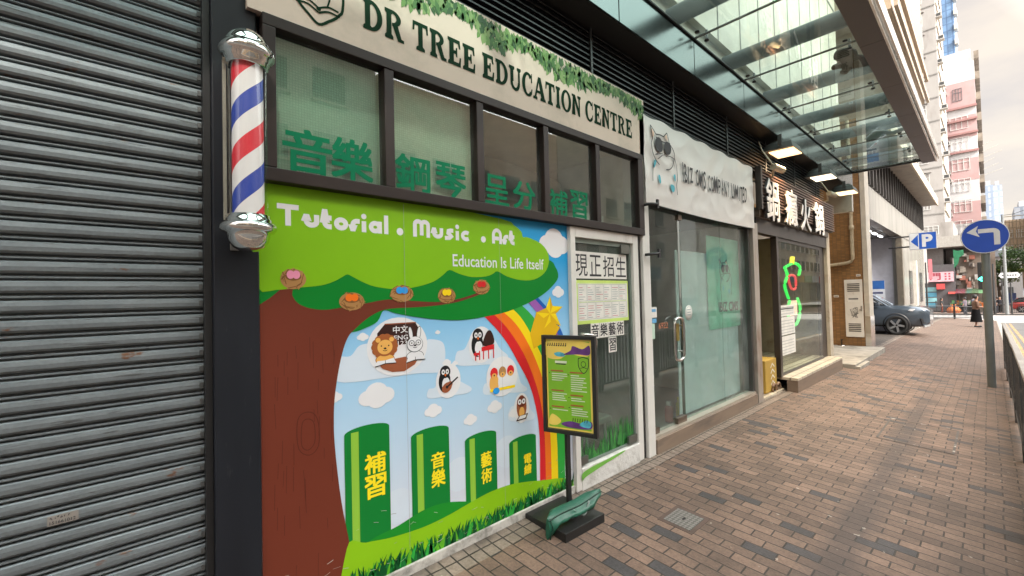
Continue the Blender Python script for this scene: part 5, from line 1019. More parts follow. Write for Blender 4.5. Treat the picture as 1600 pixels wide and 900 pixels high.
for x in (1.318, 2.072): sm.rect(x-.0009, x+.0009, MZ0+.1, MZ1-.01, 0, 0)
rng = random.Random(31)
for q in range(70):
    x = rng.uniform(MX0+.02, MX1-.05); z = MZ0+abs(rng.gauss(0, .16))+.004; a_ = rng.uniform(-.5, .5); l_ = rng.uniform(.008, .04); sm.line([(x, z), (x+l_*.6, z+l_*a_*.5), (x+l_, z+l_*a_)], rng.uniform(.0012, .003), rng.choice((0, 1)), 0)
rel(sm.build('seams_and_scuffs', [pm('seam_grey', (.3, .3, .3), .6), pm('scuff_pale', (.5, .48, .44), .7)]), mu)
rel(MB().box(MX1, MX1+.004, -.02, .05, 0, 2.185).build('edge_strip', wht), mu)

# ================================================================== POSTER STAND AND BAG
SXc, SYc = 2.455, -.225
ps = thing('poster_stand', 'black floor standing poster frame with a lime green music class poster', 'poster stand', (SXc, SYc, -.016))
blk = pm('stand_black', (.012, .012, .012), .4)
MB().add([(x, y, z+.05*0) for z in (-.03, .045) for x, y in ((-.215, -.2), (.2, -.215), (.215, .19), (-.2, .205))], [(3, 2, 1, 0), (4, 5, 6, 7), (0, 1, 5, 4), (1, 2, 6, 5), (2, 3, 7, 6), (3, 0, 4, 7)]).build('base', blk, ps, bevel=.004)
MB().box(.02, .062, -.03, -.008, .045, .63).build('post', blk, ps, bevel=.003)
fl, frt = Vector((-.005-.03, .135, 0)), Vector((.115-.03, -.265, 0)); ud = (frt-fl).normalized(); nd = Vector((0, 0, 1)).cross(ud); nd = -nd if nd.x > 0 else nd
wF = (frt-fl).length; zF0, zF1 = .62, 1.335
def fpt(u, z, d): return fl+ud*u+Vector((0, 0, z))+nd*d
fmb = MB()
def fbox(u0, u1, z0, z1, d0, d1, mb):
    v = [fpt(u, z, d) for d in (d0, d1) for u, z in ((u0, z0), (u1, z0), (u1, z1), (u0, z1))]
    mb.add(v, [(0, 1, 2, 3), (7, 6, 5, 4), (0, 4, 5, 1), (1, 5, 6, 2), (2, 6, 7, 3), (3, 7, 4, 0)])
for a_ in ((0, .028, zF0, zF1), (wF-.028, wF, zF0, zF1), (.0281, wF-.0281, zF0, zF0+.028), (.0281, wF-.0281, zF1-.028, zF1)): fbox(*a_, -.02, .022, fmb)
fbox(.0282, wF-.0282, zF0+.0282, zF1-.0282, -.018, .0, fmb)
fmb.build('frame', blk, ps, fix=True, bevel=.003)
PA = Art(fpt(0, 0, .001), ud, (0, 0, 1), nd); w0, w1, h0, h1 = .03, wF-.03, zF0+.03, zF1-.03
lime = pm('poster_lime', (.2, .46, .02), .45, var=.08); PA.rect(w0, w1, h0, h1, 0, 1); PA.rect(w0+.012, w1-.018, h0+.012, h1-.012, 1, 2)
pw, ph = w1-w0, h1-h0
def pq(u, v): return (w0+u*pw, h0+v*ph)
PA.blob([pq(.02, .8), pq(.3, .78), pq(.5, .84), pq(.8, .82), pq(.95, .84), pq(.95, .97), pq(.02, .97)], 0, 3); PA.blob([pq(.4, .83), pq(.55, .88), pq(.6, .93), pq(.8, .9), pq(.95, .94), pq(.95, .84), pq(.7, .84)], 4, 4); PA.blob([pq(.18, .84), pq(.3, .86), pq(.42, .84), pq(.4, .81), pq(.25, .81)], 5, 4); PA.blob([pq(.3, .06), pq(.5, .1), pq(.75, .09), pq(.95, .12), pq(.93, .04), pq(.5, .03)], 4, 4); PA.blob([pq(.7, .07), pq(.85, .13), pq(.95, .1), pq(.9, .05)], 5, 5); PA.blob([pq(.03, .05), pq(.1, .16), pq(.3, .1), pq(.2, .04)], 0, 4)
rng = random.Random(6)
for q in range(9): u = .05+q*.05; PA.line([pq(u, .93), pq(u, .96)], .006, 2, 5); PA.ell(*pq(u-.01, .93), .006, .005, 2, 5, 10)
for q in range(7): u = .56+q*.05; PA.line([pq(u, .1), pq(u+.01, .14)], .005, 2, 5)
sx, sz = pq(.82, .72); PA.line(smooth([(sx-.038, sz+.05), (sx-.036, sz-.01), (sx, sz-.055), (sx+.036, sz-.01), (sx+.038, sz+.05)], 4)+[(sx, sz+.06)], .005, 2, 5, True); PA.line(arc(sx, sz+.01, .018, .02, 0, 360, 12)[:-1], .004, 2, 5, True); PA.line([(sx-.025, sz-.02), (sx, sz-.012), (sx+.025, sz-.02)], .004, 2, 5)
PA.rect(*[pq(.2, 0)[0], pq(.46, 0)[0], pq(0, .735)[1], pq(0, .76)[1]], 3, 5); PA.rect(*[pq(.22, 0)[0], pq(.44, 0)[0], pq(0, .72)[1], pq(0, .73)[1]], 2, 5)
for u0, v0, n_ in ((.1, .64, 4), (.52, .63, 8), (.1, .42, 4), (.52, .38, 2), (.1, .24, 1), (.52, .27, 4)):
    PA.rect(pq(u0, 0)[0], pq(u0+.28, 0)[0], pq(0, v0)[1], pq(0, v0+.016)[1], 6, 5); PA.ell(*pq(u0-.03, v0-.02), .004, .004, 2, 5, 8)
    for k in range(n_): PA.rect(pq(u0+.02, 0)[0], pq(u0+rng.uniform(.2, .4), 0)[0], pq(0, v0-.03-k*.024)[1], pq(0, v0-.02-k*.024)[1], 3, 5)
PA.build('poster', [pm('poster_yellow', (.82, .62, .12), .45), lime, MATS['ink_black'], pm('poster_white', (.62, .68, .5), .45), pm('poster_purple', (.12, .035, .2), .45, var=.4, scale=20), pm('poster_cyan', (.08, .42, .55), .45, var=.4, scale=20), pm('poster_brown', (.35, .12, .03), .45)], ps)
# green carrier bag laid over the base as a weight
bg_ = thing('carrier_bag', 'dark green fabric carrier bag lying across the base of the poster stand', 'bag', (2.42, -.37, .0))
gb = pm('green_nylon', (.012, .085, .052), .42, var=.2, scale=9, bump=.5, bscale=16)
BO = Vector((2.42, -.37, .0))
secs = []; rng = random.Random(14); NB = 26
def bag_top(t): return .1+.045*t+.006*sin(t*8), -.318-.02*t
for i in range(NB+1):
    t = i/NB; x = 2.178+(.43+.0*t)*t; zt_, yt = bag_top(t); x_top = 2.185+.525*t
    zb_ = -.03+.076*min(1, max(0, (t-.04)/.16)); yf = -.335-.05*t; d = .01+.055*min(1, 6*t, 5*(1-t)); cr = .007*sin(t*17)+.005*sin(t*31+1)
    ring = [(x, yf+.01, zb_), (x, yf-.022*min(1, 8*t, 8*(1-t))+cr, zb_+.3*(zt_-zb_)), ((x+x_top)/2, yf-.02*min(1, 8*t, 8*(1-t))-cr, zb_+.62*(zt_-zb_)), (x_top, yf+.004+cr*.4, zt_-.016), (x_top, yf+.012, zt_-.004), (x_top, yf+.012+d*.5, zt_+.012), (x_top, yf+.012+d, zt_+.02), (x_top, yf+.02+d, zt_+.006), (x, yf+.03+d*.9, zb_+.01)]
    secs.append([tuple(Vector(p)-BO) for p in ring])
bgo = MB().loft(secs, 0, True).build('body', gb, bg_, fix=True); ms = bgo.modifiers.new('s', 'SUBSURF'); ms.levels = ms.render_levels = 1
MB().tube([Vector(s_[4])+Vector((0, -.003, .004)) for s_ in secs], .0045, 6).build('seam', pm('bag_seam', (.008, .045, .028), .5), bg_)
MB().tube([Vector(p)+Vector((-.002, -.003, 0)) for p in secs[1][0:5]], .0045, 6).build('seam', MATS['bag_seam'], bg_)
hb = MB()
for i in range(14):
    q = []
    for k in (i, i+1):
        f_ = .42+.3*k/14; s_ = secs[int(f_*NB)]; nx_s = secs[min(int(f_*NB)+1, NB)]; fr_ = f_*NB-int(f_*NB); p = Vector(s_[4]).lerp(Vector(nx_s[4]), fr_); dd = sin(pi*k/14)
        p = p+Vector((0, -.016-.02*dd, .004-.058*dd)); q += [p+Vector((-.009, 0, .007)), p+Vector((.009, 0, -.007))]
    hb.add([q[0], q[1], q[3], q[2]], [(0, 1, 2, 3)])
hb.build('handle', pm('grey_webbing', (.22, .27, .25), .7), bg_)

# drain cover and manhole
dcx, dcy = 3.13, -.8
dz_ = gz(dcx, dcy)
dv = thing('drain_cover', 'small square cast metal access cover set in the paving with a dark slot', 'drain cover', (dcx, dcy, dz_))
def chequer():
    m, t, b, N, L = nodes('chequer_plate'); g = N('ShaderNodeNewGeometry'); mp = N('ShaderNodeMapping'); mp.inputs['Rotation'].default_value = (0, 0, radians(45)); L(g.outputs['Position'], mp.inputs[0])
    k = N('ShaderNodeTexChecker'); k.inputs['Scale'].default_value = 48; L(mp.outputs[0], k.inputs[0]); k.inputs[1].default_value = (.17, .165, .15, 1); k.inputs[2].default_value = (.02, .018, .016, 1)
    n = N('ShaderNodeTexNoise'); n.inputs['Scale'].default_value = 18; n.inputs['Detail'].default_value = 6; L(g.outputs['Position'], n.inputs[0]); x = N('ShaderNodeMixRGB'); L(n.outputs['Fac'], x.inputs[0]); L(k.outputs[0], x.inputs[1]); x.inputs[2].default_value = (.14, .13, .12, 1)
    L(x.outputs[0], b.inputs['Base Color']); b.inputs['Roughness'].default_value = .6
    bp = N('ShaderNodeBump'); bp.inputs['Strength'].default_value = .8; bp.inputs['Distance'].default_value = .004; L(k.outputs['Fac'], bp.inputs['Height']); L(bp.outputs[0], b.inputs['Normal']); return m
def tilt(mb): mb.v = [(x, y, z+gz(dcx+x, dcy+y)-dz_) for x, y, z in mb.v]; return mb
tilt(MB().box(-.115, .115, -.1, .1, -.02, .0035)).build('plate', chequer(), dv)
tilt(MB().box(-.15, .15, -.13, -.1005, -.02, .002).box(-.15, .15, .1005, .13, -.02, .002).box(-.15, -.1155, -.1, .1, -.02, .002).box(.1155, .15, -.1, .1, -.02, .002)).build('rim', pm('rust_rim', (.07, .045, .035), .7, var=.3), dv)
tilt(MB().box(-.02, .02, -.008, .008, .0037, .0045)).build('slot', black, dv)
mh = thing('manhole', 'recessed manhole cover filled with paving bricks and worn metal edges', 'manhole', (7.1, -1.8, gz(7.1, -1.8)))
mhm = pm('manhole_metal', (.06, .05, .045), .6, var=.3, dirt=(.5, .47, .42), dscale=5, dlo=.56, dhi=.62)
q = MB()
for x0_, x1_, y0_, y1_ in ((6.5, 6.52, -2.08, -1.44), (7.6, 7.62, -2.08, -1.44), (6.521, 7.599, -2.08, -2.06), (6.521, 7.599, -1.46, -1.44)):
    q.add([(x-7.1, y+1.8, gz(x, y)-gz(7.1, -1.8)+.005) for x, y in ((x0_, y0_), (x1_, y0_), (x1_, y1_), (x0_, y1_))], [(0, 1, 2, 3)])
q.build('rim', mhm, mh)

# ================================================================== ROADSIDE RAILING, TURN SIGN
rail_m = pm('railing_paint', (.05, .05, .052), .5, metal=.2, var=.25, scale=10, dirt=(.16, .14, .12), dscale=8)
railt = pm('railing_top', (.5, .47, .43), .3, metal=.7, var=.15)
proto = None; NR = 7
ords = ['section behind the camera side of the pavement', 'second section from the near end', 'third section from the near end', 'middle section', 'section just before the last but one', 'section next to the far end', 'last section at the far end by the turn sign']
for i in range(NR):
    x0_ = .75+i*2.02; z0_ = gz(x0_, -2.6)
    if proto is None:
        proto = thing('pedestrian_railing', '', 'railing', (x0_, -2.58, z0_), 'grey railings along the kerb')
        MB().box(0, 2.0, -.03, .03, .985, 1.02).build('top_rail', railt, proto, bevel=.006)
        MB().box(.03, 1.97, -.018, .018, .12, .15).build('bottom_rail', rail_m, proto)
        for px_ in (.0, 1.96): MB().box(px_, px_+.04, -.025, .025, -.1, .983).build('post', rail_m, proto)
        b_ = MB()
        for k in range(17): b_.box(.1+k*.106, .122+k*.106, -.012, .012, .151, .984)
        b_.build('bars', rail_m, proto); r_ = proto
    else:
        r_ = copy_tree(proto); r_.location = (x0_, -2.58, z0_)
    r_['label'] = 'grey metal railing along the kerb, '+ords[i]
tsx, tsy = 11.72, -2.36; tz_ = gz(tsx, tsy)
ts = thing('turn_sign', 'round blue turn left arrow sign on a grey pole by the railing', 'traffic sign', (tsx, tsy, tz_))
pole_m = pm('galvanised_grey', (.13, .145, .145), .5, metal=.3, var=.12)
MB().tube([(0, 0, -.05), (0, 0, 2.95)], .057, 20).lathe([(.0, 2.95), (.06, 2.95), (.062, 3.0), (.0, 3.03)], (0, 0, 0), 20).build('pole', pole_m, ts)
sz_ = 2.5-tz_
sgm = MB().lathe([(0, -.07), (.3, -.07), (.306, -.066), (.306, -.06), (0, -.058)], (0, 0.0, sz_), 48, axis='x'); sgm.build('disc', pm('sign_back', (.3, .31, .32), .4, metal=.6), ts, fix=True)
TA = Art((-.0705, 0, sz_), (0, -1, 0), (0, 0, 1), (-1, 0, 0)); TA.ell(0, 0, .302, .302, 1, 1, 48); TA.ell(0, 0, .292, .292, 0, 2, 48)
TA.line([(-.08, .1)]+arc(.1, .05, .05, .05, 90, 0, 6)+[(.15, -.16)], .075, 1, 3); TA.poly([(-.225, .09), (-.075, .2), (-.105, .1), (-.06, -.005)], 1, 3)
TA.build('face', [pm('sign_blue', (.008, .055, .36), .35, var=.06), pm('sign_white', (.55, .56, .57), .4)], ts)
MB().box(-.06, .06, -.08, .08, sz_+.12, sz_+.16).box(-.06, .06, -.08, .08, sz_-.16, sz_-.12).build('clamps', pole_m, ts)

rail_dark = pm('rail_dark', (.03, .03, .03), .5)
# ================================================================== CAR LEAVING THE CAR PARK
def car(loc, rz, paint_c, label, group=None, name='parked_car'):
    root = thing(name, label, 'car', loc, group, rz)
    pt = pm('paint_%d' % int(sum(paint_c)*1e4), paint_c, .22, metal=.55, var=.03, coat=.8); gls = pm('car_glass', (.012, .014, .016), .04, metal=.0, spec=.9); tr = pm('car_trim', (.016, .016, .017), .5)
    # local frame: x forward (nose at +2.2), y left, z up
    def sec(x, pr): return [(x, y, z) for y, z in pr]+[(x, -y, z) for y, z in pr[::-1]]
    body = [(-2.2, .5, .62, .95, .55), (-2.1, .32, .78, 1.02, .68), (-1.5, .27, .9, 1.05, .78), (-.5, .25, .915, 1.02, .8), (.6, .25, .915, 1.0, .8), (1.0, .25, .915, 1.03, .8), (1.5, .25, .91, 1.02, .78), (1.95, .25, .88, .98, .74), (2.14, .28, .82, .93, .68), (2.24, .36, .72, .84, .56)]
    S_ = [sec(x, [(w*.86, zb), (w*.97, zb+.1), (w, (zb+zt)/2), (w*.985, zt-.12), (w*.9, zt-.02), (wt, zt)]) for x, zb, w, zt, wt in body]
    bo = MB().loft(S_).build('body', pt, root, fix=True); sm_ = bo.modifiers.new('s', 'SUBSURF'); sm_.levels = sm_.render_levels = 2
    gh = [(-2.0, .72, 1.02, .66, 1.12), (-1.6, .78, 1.03, .62, 1.48), (-.6, .8, 1.0, .62, 1.6), (.1, .8, 1.0, .62, 1.58), (.55, .79, 1.0, .62, 1.36), (1.02, .76, .99, .7, 1.02)]
    MB().loft([sec(x, [(w, z), (w*.93, z+(t_-z)*.55), (wt, t_-.03), (wt*.8, t_)]) for x, w, z, wt, t_ in gh]).build('windows', gls, root, fix=True)
    MB().loft([sec(x, [(wt+.015, t_-.03), (wt*.82, t_+.015)]) for x, wt, t_ in ((-1.75, .62, 1.42), (-.6, .63, 1.6), (.1, .63, 1.585), (.25, .62, 1.52))]).build('roof', pt, root, fix=True)
    for s in (-1, 1):
        MB().tube([(1.06, s*.74, .99), (.55, s*.66, 1.34), (.1, s*.635, 1.575)], .03, 6).build('pillar', pt, root)
        MB().box(.72, .86, s*.98-.1, s*.98+.1, 1.0, 1.12).build('mirror', pt, root, bevel=.03)
        hl = MB().ext([(2.14, s*.52, .76), (2.17, s*.5, .86), (1.72, s*.9, .9), (1.66, s*.915, .83)], (.035, s*.03, .005)); hl.build('headlight', pm('headlamp', (.75, .76, .78), .15), root)
        MB().ext([(2.2, s*.5, .56), (2.2, s*.56, .42), (2.02, s*.86, .38), (1.98, s*.885, .58)], (.03, s*.03, 0)).build('bumper_vent', tr, root)
        MB().ext([(2.2, s*.5, .32), (2.06, s*.84, .28), (2.06, s*.85, .33), (2.2, s*.51, .38)], (.035, s*.03, 0)).build('bumper_blade', pm('blade_silver', (.6, .6, .6), .3, metal=.5), root)
        for wx in (1.32, -1.38):
            MB().lathe([(.37, -.02), (.4, 0), (.4, .03)], (wx, s*.9, .36), 28, axis='y').build('arch', tr, root)
            wh = MB().lathe([(.2, -.1), (.31, -.11), (.335, -.08), (.335, .08), (.31, .11), (.235, .105), (.235, .07), (0, .05)] if s > 0 else [(.2, .1), (.31, .11), (.335, .08), (.335, -.08), (.31, -.11), (.235, -.105), (.235, -.07), (0, -.05)], (wx, s*.82, .335), 32, axis='y').build('wheel', pm('tyre', (.014, .014, .014), .8), root, fix=True)
            rm_ = MB()
            for k in range(5):
                a_ = 2*pi*k/5; d = Vector((cos(a_), 0, sin(a_))); t_ = Vector((-sin(a_), 0, cos(a_))); c0 = Vector((wx, s*.82+s*.085, .335))
                rm_.ext([c0+d*.03-t_*.025, c0+d*.225-t_*.06, c0+d*.225-t_*.0, c0+d*.12+t_*.03, c0+d*.03+t_*.03], (0, s*.02, 0))
            rm_.build('rim', pm('alloy', (.4, .41, .42), .3, metal=.8), wh)
    MB().box(2.18, 2.215, -.38, .38, .52, .66).build('grille', tr, root, bevel=.02)
    MB().box(2.216, 2.225, -.2, .2, .44, .54).build('number_plate', pm('plate_white', (.6, .6, .58), .5), root)
    return root
cy = gz(22.9, 0)
car((22.95, 1.36, cy), -pi/2, (.085, .11, .14), 'grey blue crossover car nosing out of the car park entrance').scale = (1, 1, 1.1)

# ================================================================== P SIGN
pz = [(-0.561,3.494),(-1.249,3.473),(-1.23,2.894),(-0.541,2.918)]
psg = thing('parking_sign', 'blue and white projecting P parking sign with a left arrow', 'sign', (20.5, pz[0][0], pz[0][1]))
y0, y1, z1, z0 = pz[0][0], pz[1][0], pz[0][1], pz[3][1]
rel(B(20.5, 20.62, y1, y0, z0, z1).build('box', pm('signbox_grey', (.4, .42, .44), .4)), psg)
SA = Art((20.4985, y0, z0), (0, -1, 0), (0, 0, 1), (-1, 0, 0)); sw = y0-y1; sh_ = z1-z0; sblue = pm('psign_blue', (.01, .085, .42), .4)
SA.rect(.02*sw, .36*sw, .03*sh_, .97*sh_, 1, 1); SA.rect(.36*sw, .98*sw, .03*sh_, .97*sh_, 0, 1); SA.poly([(.06*sw, .5*sh_), (.33*sw, .88*sh_), (.33*sw, .14*sh_)], 0, 2); SA.text('P', .47*sw, .86*sw, .14*sh_, .88*sh_, 1, 2, .045)
rel(SA.build('face', [sblue, pm('psign_white', (.62, .63, .64), .4)]), psg)
rel(MB().tube([(20.56, y0, z0+.12), (20.56, -.0, z0+.12)], .025, 8).tube([(20.56, y0, z1-.1), (20.56, .0, z1-.1)], .025, 8).build('arms', darkmetal), psg)

# ================================================================== FAR STREET
def windows(root, X, y0, y1, z0, dz, n, w, h, frame, pane, cols=1, sill=None):
    for k in range(n):
        for q in range(cols):
            yc = y0+(y1-y0)*(q+.5)/cols; z = z0+k*dz
            f = MB(); f.box(X-.08, X-.03, yc-w/2-.06, yc+w/2+.06, z-.06, z).box(X-.08, X-.03, yc-w/2-.06, yc+w/2+.06, z+h, z+h+.06)
            for s in (-w/2-.06, -w/6-.02, w/6-.02, w/2): f.box(X-.08, X-.03, yc+s, yc+s+.06, z+.001, z+h-.001)
            f.box(X-.075, X-.032, yc-w/2, yc+w/2, z+h*.66, z+h*.7)
            fo = f.build('window', frame); rel(fo, root)
            fo2 = B(X-.05, X-.005, yc-w/2+.001, yc+w/2-.001, z+.001, z+h-.001).build('pane', pane); fo2.parent = fo; fo2.matrix_parent_inverse = fo.matrix_world.inverted() if 0 else Matrix.Translation(-Vector(root.location))
            if sill: rel(B(X-.35, X-.001, yc-w/2-.25, yc+w/2+.25, z+h+.14, z+h+.22).build('hood', sill), root)
def ac_units(root, X, Y, zs, rng):
    for z in zs:
        m = MB(); y = Y+rng.uniform(-.1, .15); m.box(X, X+.7, y-.55, y, z, z+.5); m.box(X-.1, X+.8, y-.6, y+.2, z-.06, z)
        o = m.build('air_conditioner', acm); rel(o, root); rel(MB().box(X-.004, X-.001, y-.5, y-.08, z+.06, z+.42).build('fan_grille', tr_dark), root)
acm = pm('ac_white', (.46, .44, .41), .6, var=.2, dirt=(.2, .17, .14), dscale=3); tr_dark = pm('grille_dark', (.05, .05, .05), .6)
wframe = pm('window_frame_white', (.6, .6, .58), .5); wpane = pm('window_dark', (.09, .1, .105), .12, var=.3); wgreen = pm('window_green', (.07, .2, .17), .12, var=.3)
rng = random.Random(9)
# grey concrete tower
gc = pm('weathered_concrete', (.37, .35, .33), .8, var=.14, scale=.35, dirt=(.22, .2, .185), dscale=.35, dlo=.48, dhi=.7, stretch=(1, 1, .35))
gr = thing('tower_block', 'weathered grey concrete tower block with white window frames and stained walls', 'building', (75, 6, 0))
gx = [(0.992,36.917),(0.958,27.042),(4.177,38.573),(3.033,9.979),(3.193,36.91),(2.023,36.32),(2.16,35.741)]
ye = gx[1][0]
rel(B(75, 90, ye, 14, 9.5, 52).build('wall', gc), gr)
bnd = MB()
for k in range(15): bnd.box(74.93, 75, ye, 14, 10.6+k*2.86, 10.72+k*2.86)
rel(bnd.build('floor_lines', pm('floor_line', (.25, .24, .225), .8)), gr)
wy = [(3.193,36.91),(2.023,36.32)]
windows(gr, 75, wy[1][0], wy[0][0], 11.3, 2.86, 14, wy[0][0]-wy[1][0]-.35, 1.5, wframe, wpane, 1, gc)
ac_units(gr, 75.3, ye, [12+k*2.86 for k in range(13)], rng)
for k in range(14): rel(B(75.5, 84, ye-.14, ye, 11+k*2.86, 12.0+k*2.86).build('balcony', pm('balcony_cream', (.5, .44, .36), .7)), gr)
po_ = thing('podium', 'grimy concrete podium with a wide flat canopy above the corner shop', 'building', (75, 3, 0))
pz_ = [(2.979,9.316),(0.987,9.811),(-2.409,9.598),(3.033,7.741),(-2.316,6.822),(-0.106,2.236),(0.792,7.479),(3.161,3.959)]
rel(B(74.2, 86, ye-.7, 12, 7.6, 9.45).build('wall', gc), po_)
windows(po_, 74.2, 1.4, 3.0, 8.1, 2, 1, 1.3, .95, wframe, wpane); 
rel(B(72, 86, -3.0, 11, 6.3, 7.55).build('canopy', pm('concrete_canopy', (.34, .32, .29), .8, var=.15, dirt=(.22, .2, .18), dscale=.6)), po_)
rel(MB().box(73.5, 84, 1.2, 11, 4.3, 6.25).box(76, 84, -1.5, 1.1, -1.2, 6.25).build('lower_walls', pm('grim_wall', (.17, .155, .15), .8, var=.2)), po_)
an = MB()
for k in range(6): an.tube([(74, -.9-.0*k, 15+.9*k), (74, -4.2+.25*(k % 3), 15.3+.9*k)], .02, 5)
# pink tower
pink = pm('pink_paint', (.43, .28, .275), .7, var=.08, scale=.5, dirt=(.44, .25, .24), dscale=.8); pgrey = pm('pale_grey_paint', (.52, .5, .5), .7, var=.06, scale=.5)
pkt = thing('tower_block', 'narrow pink and pale grey apartment tower with window air conditioners', 'building', (92, -1, 0))
px_ = [(1.31,34.588),(-1.651,33.76),(-2.01,12.432),(1.477,11.472),(-2.016,27.565),(1.403,27.763),(1.277,31.482),(-1.807,30.803),(-0.405,27.64),(-0.294,24.369),(-0.193,21.378),(-0.095,18.48),(0.018,15.113),(0.353,32.764)]
yR = px_[2][0]; yL = px_[3][0]+.15
zt = [px_[8][1]-0, px_[9][1], px_[10][1], px_[11][1], px_[12][1]]
base = 7.; ztop = px_[0][1]-.4
rel(B(92, 104, yR, yL, base, ztop).build('wall', pgrey), pkt)
ft = (px_[8][1]-px_[12][1])/4
bands = MB(); zz = px_[12][1]+ft*1.0-.9
for k in range(-1, 4):
    z_ = px_[11][1]-1.4+(k)*ft*2
    if z_+ft < ztop-3.5: rel(B(91.96, 92, yR, yL, z_, z_+ft).build('pink_band', pink), pkt)
rel(B(91.95, 92, yR, yL, px_[8][1], px_[6][1]).build('pink_band', pink), pkt)
led = MB()
for z_ in (px_[8][1]-.1, px_[8][1]-3.9, px_[10][1]-.3, px_[10][1]+4.3): led.box(91.6, 91.94, yR-.1, yL, z_, z_+.28)
rel(led.build('ledges', pm('ledge_red', (.3, .16, .15), .7)), pkt)
windows(pkt, 91.95, yR+.5, yL-.55, px_[12][1]-5.6, ft*.97, 6, (yL-yR)*.48, 1.7, wframe, wpane); windows(pkt, 91.95, yR+.9, yL-.9, px_[6][1]-2.6, 3, 1, (yL-yR)*.24, 1.7, pm('dark_frame', (.12, .12, .13), .4), wpane)
ac_units(pkt, 91.2, yL-.2, [12, 13, 17, 18.2, 22.5, 26, 27, 30, 31], rng)
for k in range(9):
    bal = MB(); z_ = 10.5+k*3.0; bal.box(92.3, 103, yR-.5, yR-.01, z_, z_+.18); bal.box(92.3, 92.4, yR-.5, yR-.01, z_+.181, z_+1.1); bal.box(92.41, 102, yR-.5, yR-.44, z_+.181, z_+.9)
    rel(bal.build('balcony', pm('balcony_dim', (.24, .2, .16), .8, var=.35, scale=1.5)), pkt)
rel(B(93, 101, yR+.3, yL-.5, ztop, ztop+2.2).build('roof_block', pgrey), pkt)
pa_ = MB()
for k in range(6): pa_.tube([(92.5, yR-.4, 17.5+k*.85), (92.5, yR-2.3+.35*(k % 3), 18.1+k*.85)], .03, 5)
rel(pa_.build('drying_poles', pm('pole_pale', (.5, .46, .4), .6)), pkt)
# blue tower
bl = thing('tower_block', 'tall blue tiled tower with white balconies rising behind the pink one', 'building', (125, 3, 0))
bx_ = [(0.549,59.063),(0.531,46.213),(2.269,59.957),(3.008,60.341)]
rel(B(125, 140, bx_[1][0], bx_[3][0]+2, 5, 78).build('wall', grid_mat('blue_tile', ('Y', 'Z'), (.16, .27, .44), (.1, .17, .3), .8, 1.4, .09, .3, .15)), bl)
for k in range(24): rel(B(124.6, 126.5, bx_[1][0]-.45, bx_[1][0]+.05, 8+k*3, 9.1+k*3).build('balcony', pm('white_balcony', (.55, .52, .46), .6)), bl); rel(B(124.9, 125, bx_[1][0]+1.7, bx_[1][0]+2.8, 5, 78).build('lilac_strip', pm('lilac_wall', (.42, .44, .58), .6)), bl)
# far highrises
for pts, X, mt, lab in (([(-2.556,47.729),(-5.348,47.163),(-2.978,48.239)], 300, grid_mat('far_glass', ('Y', 'Z'), (.5, .54, .62), (.3, .36, .46), 1.6, 3.0, .5, .4, .1), 'pale blue glass highrise far away, left half of the distant pair'), ([(-5.482,48.321),(-8.412,48.058),(-5.567,50.826)], 320, grid_mat('far_glass_two', ('Y', 'Z'), (.42, .46, .52), (.3, .34, .42), 2.4, 3.0, .5, .4, .1), 'grey blue highrise far away, right half of the distant pair'), ([(-10.142,30.276),(-16.528,29.978),(-12.643,32.1)], 260, grid_mat('far_grey', ('Y', 'Z'), (.3, .32, .36), (.2, .23, .28), 3., 3.2, .4, .5, .1), 'grey high rise block at the right edge of the skyline')):
    t = thing('highrise', lab, 'building', (X, (pts[0][0]+pts[1][0])/2, 0)); rel(B(X, X+25, pts[1][0], pts[0][0], -5, pts[2][1]).build('wall', mt), t)
    rel(B(X+3, X+15, pts[1][0]+.3*(pts[0][0]-pts[1][0]), pts[0][0]-.2*(pts[0][0]-pts[1][0]), pts[2][1], pts[2][1]+2.5).build('roof_plant', pm('far_plant', (.45, .46, .48), .7)), t)
# tan scaffolded block on the right
bt = [(-4.627,14.428),(-10.562,14.404),(-4.373,6.868)]
t = thing('apartment_block', 'tan apartment block wrapped in bamboo scaffolding beyond the turn sign', 'building', (130, -8, 0))
rel(B(130, 145, bt[1][0], bt[0][0], 1, bt[0][1]).build('wall', pm('tan_wall', (.42, .3, .2), .8, var=.15, scale=.4)), t)
q = MB(); w_ = bt[0][0]-bt[1][0]
for k in range(12): q.tube([(129.6, bt[1][0], 3+k*1.1), (129.6, bt[0][0], 3+k*1.1)], .07, 5)
for k in range(14): q.tube([(129.6, bt[1][0]+w_*k/13, 1), (129.6, bt[1][0]+w_*k/13, bt[0][1])], .07, 5)
rel(q.build('scaffolding', pm('bamboo', (.2, .15, .09), .8)), t)
windows(t, 129.9, bt[1][0], bt[0][0], 5, 3., 3, .9, 1.4, wframe, wpane, 4)
# white building at street end
wb = [(-2.55,6.284),(-6.011,6.39),(-2.279,-1.777)]
t = thing('low_building', 'low white building with a grey roof edge at the end of the street', 'building', (105, -5, 0))
rel(B(105, 115, wb[1][0], wb[0][0]+3.5, -1.5, wb[0][1]).build('wall', pm('white_render', (.58, .58, .58), .7)), t); rel(B(104.6, 115, wb[1][0]-.2, wb[0][0]+3.5, wb[0][1]+.01, wb[0][1]+1.).build('roof', pm('slate_grey', (.2, .22, .25), .7)), t)
rel(MB().box(104.9, 105, wb[1][0]+1, wb[1][0]+2, -1.2, 1.4).box(104.9, 105, wb[1][0]+3, wb[1][0]+4.6, -.5, 1.2).build('openings', wpane), t)
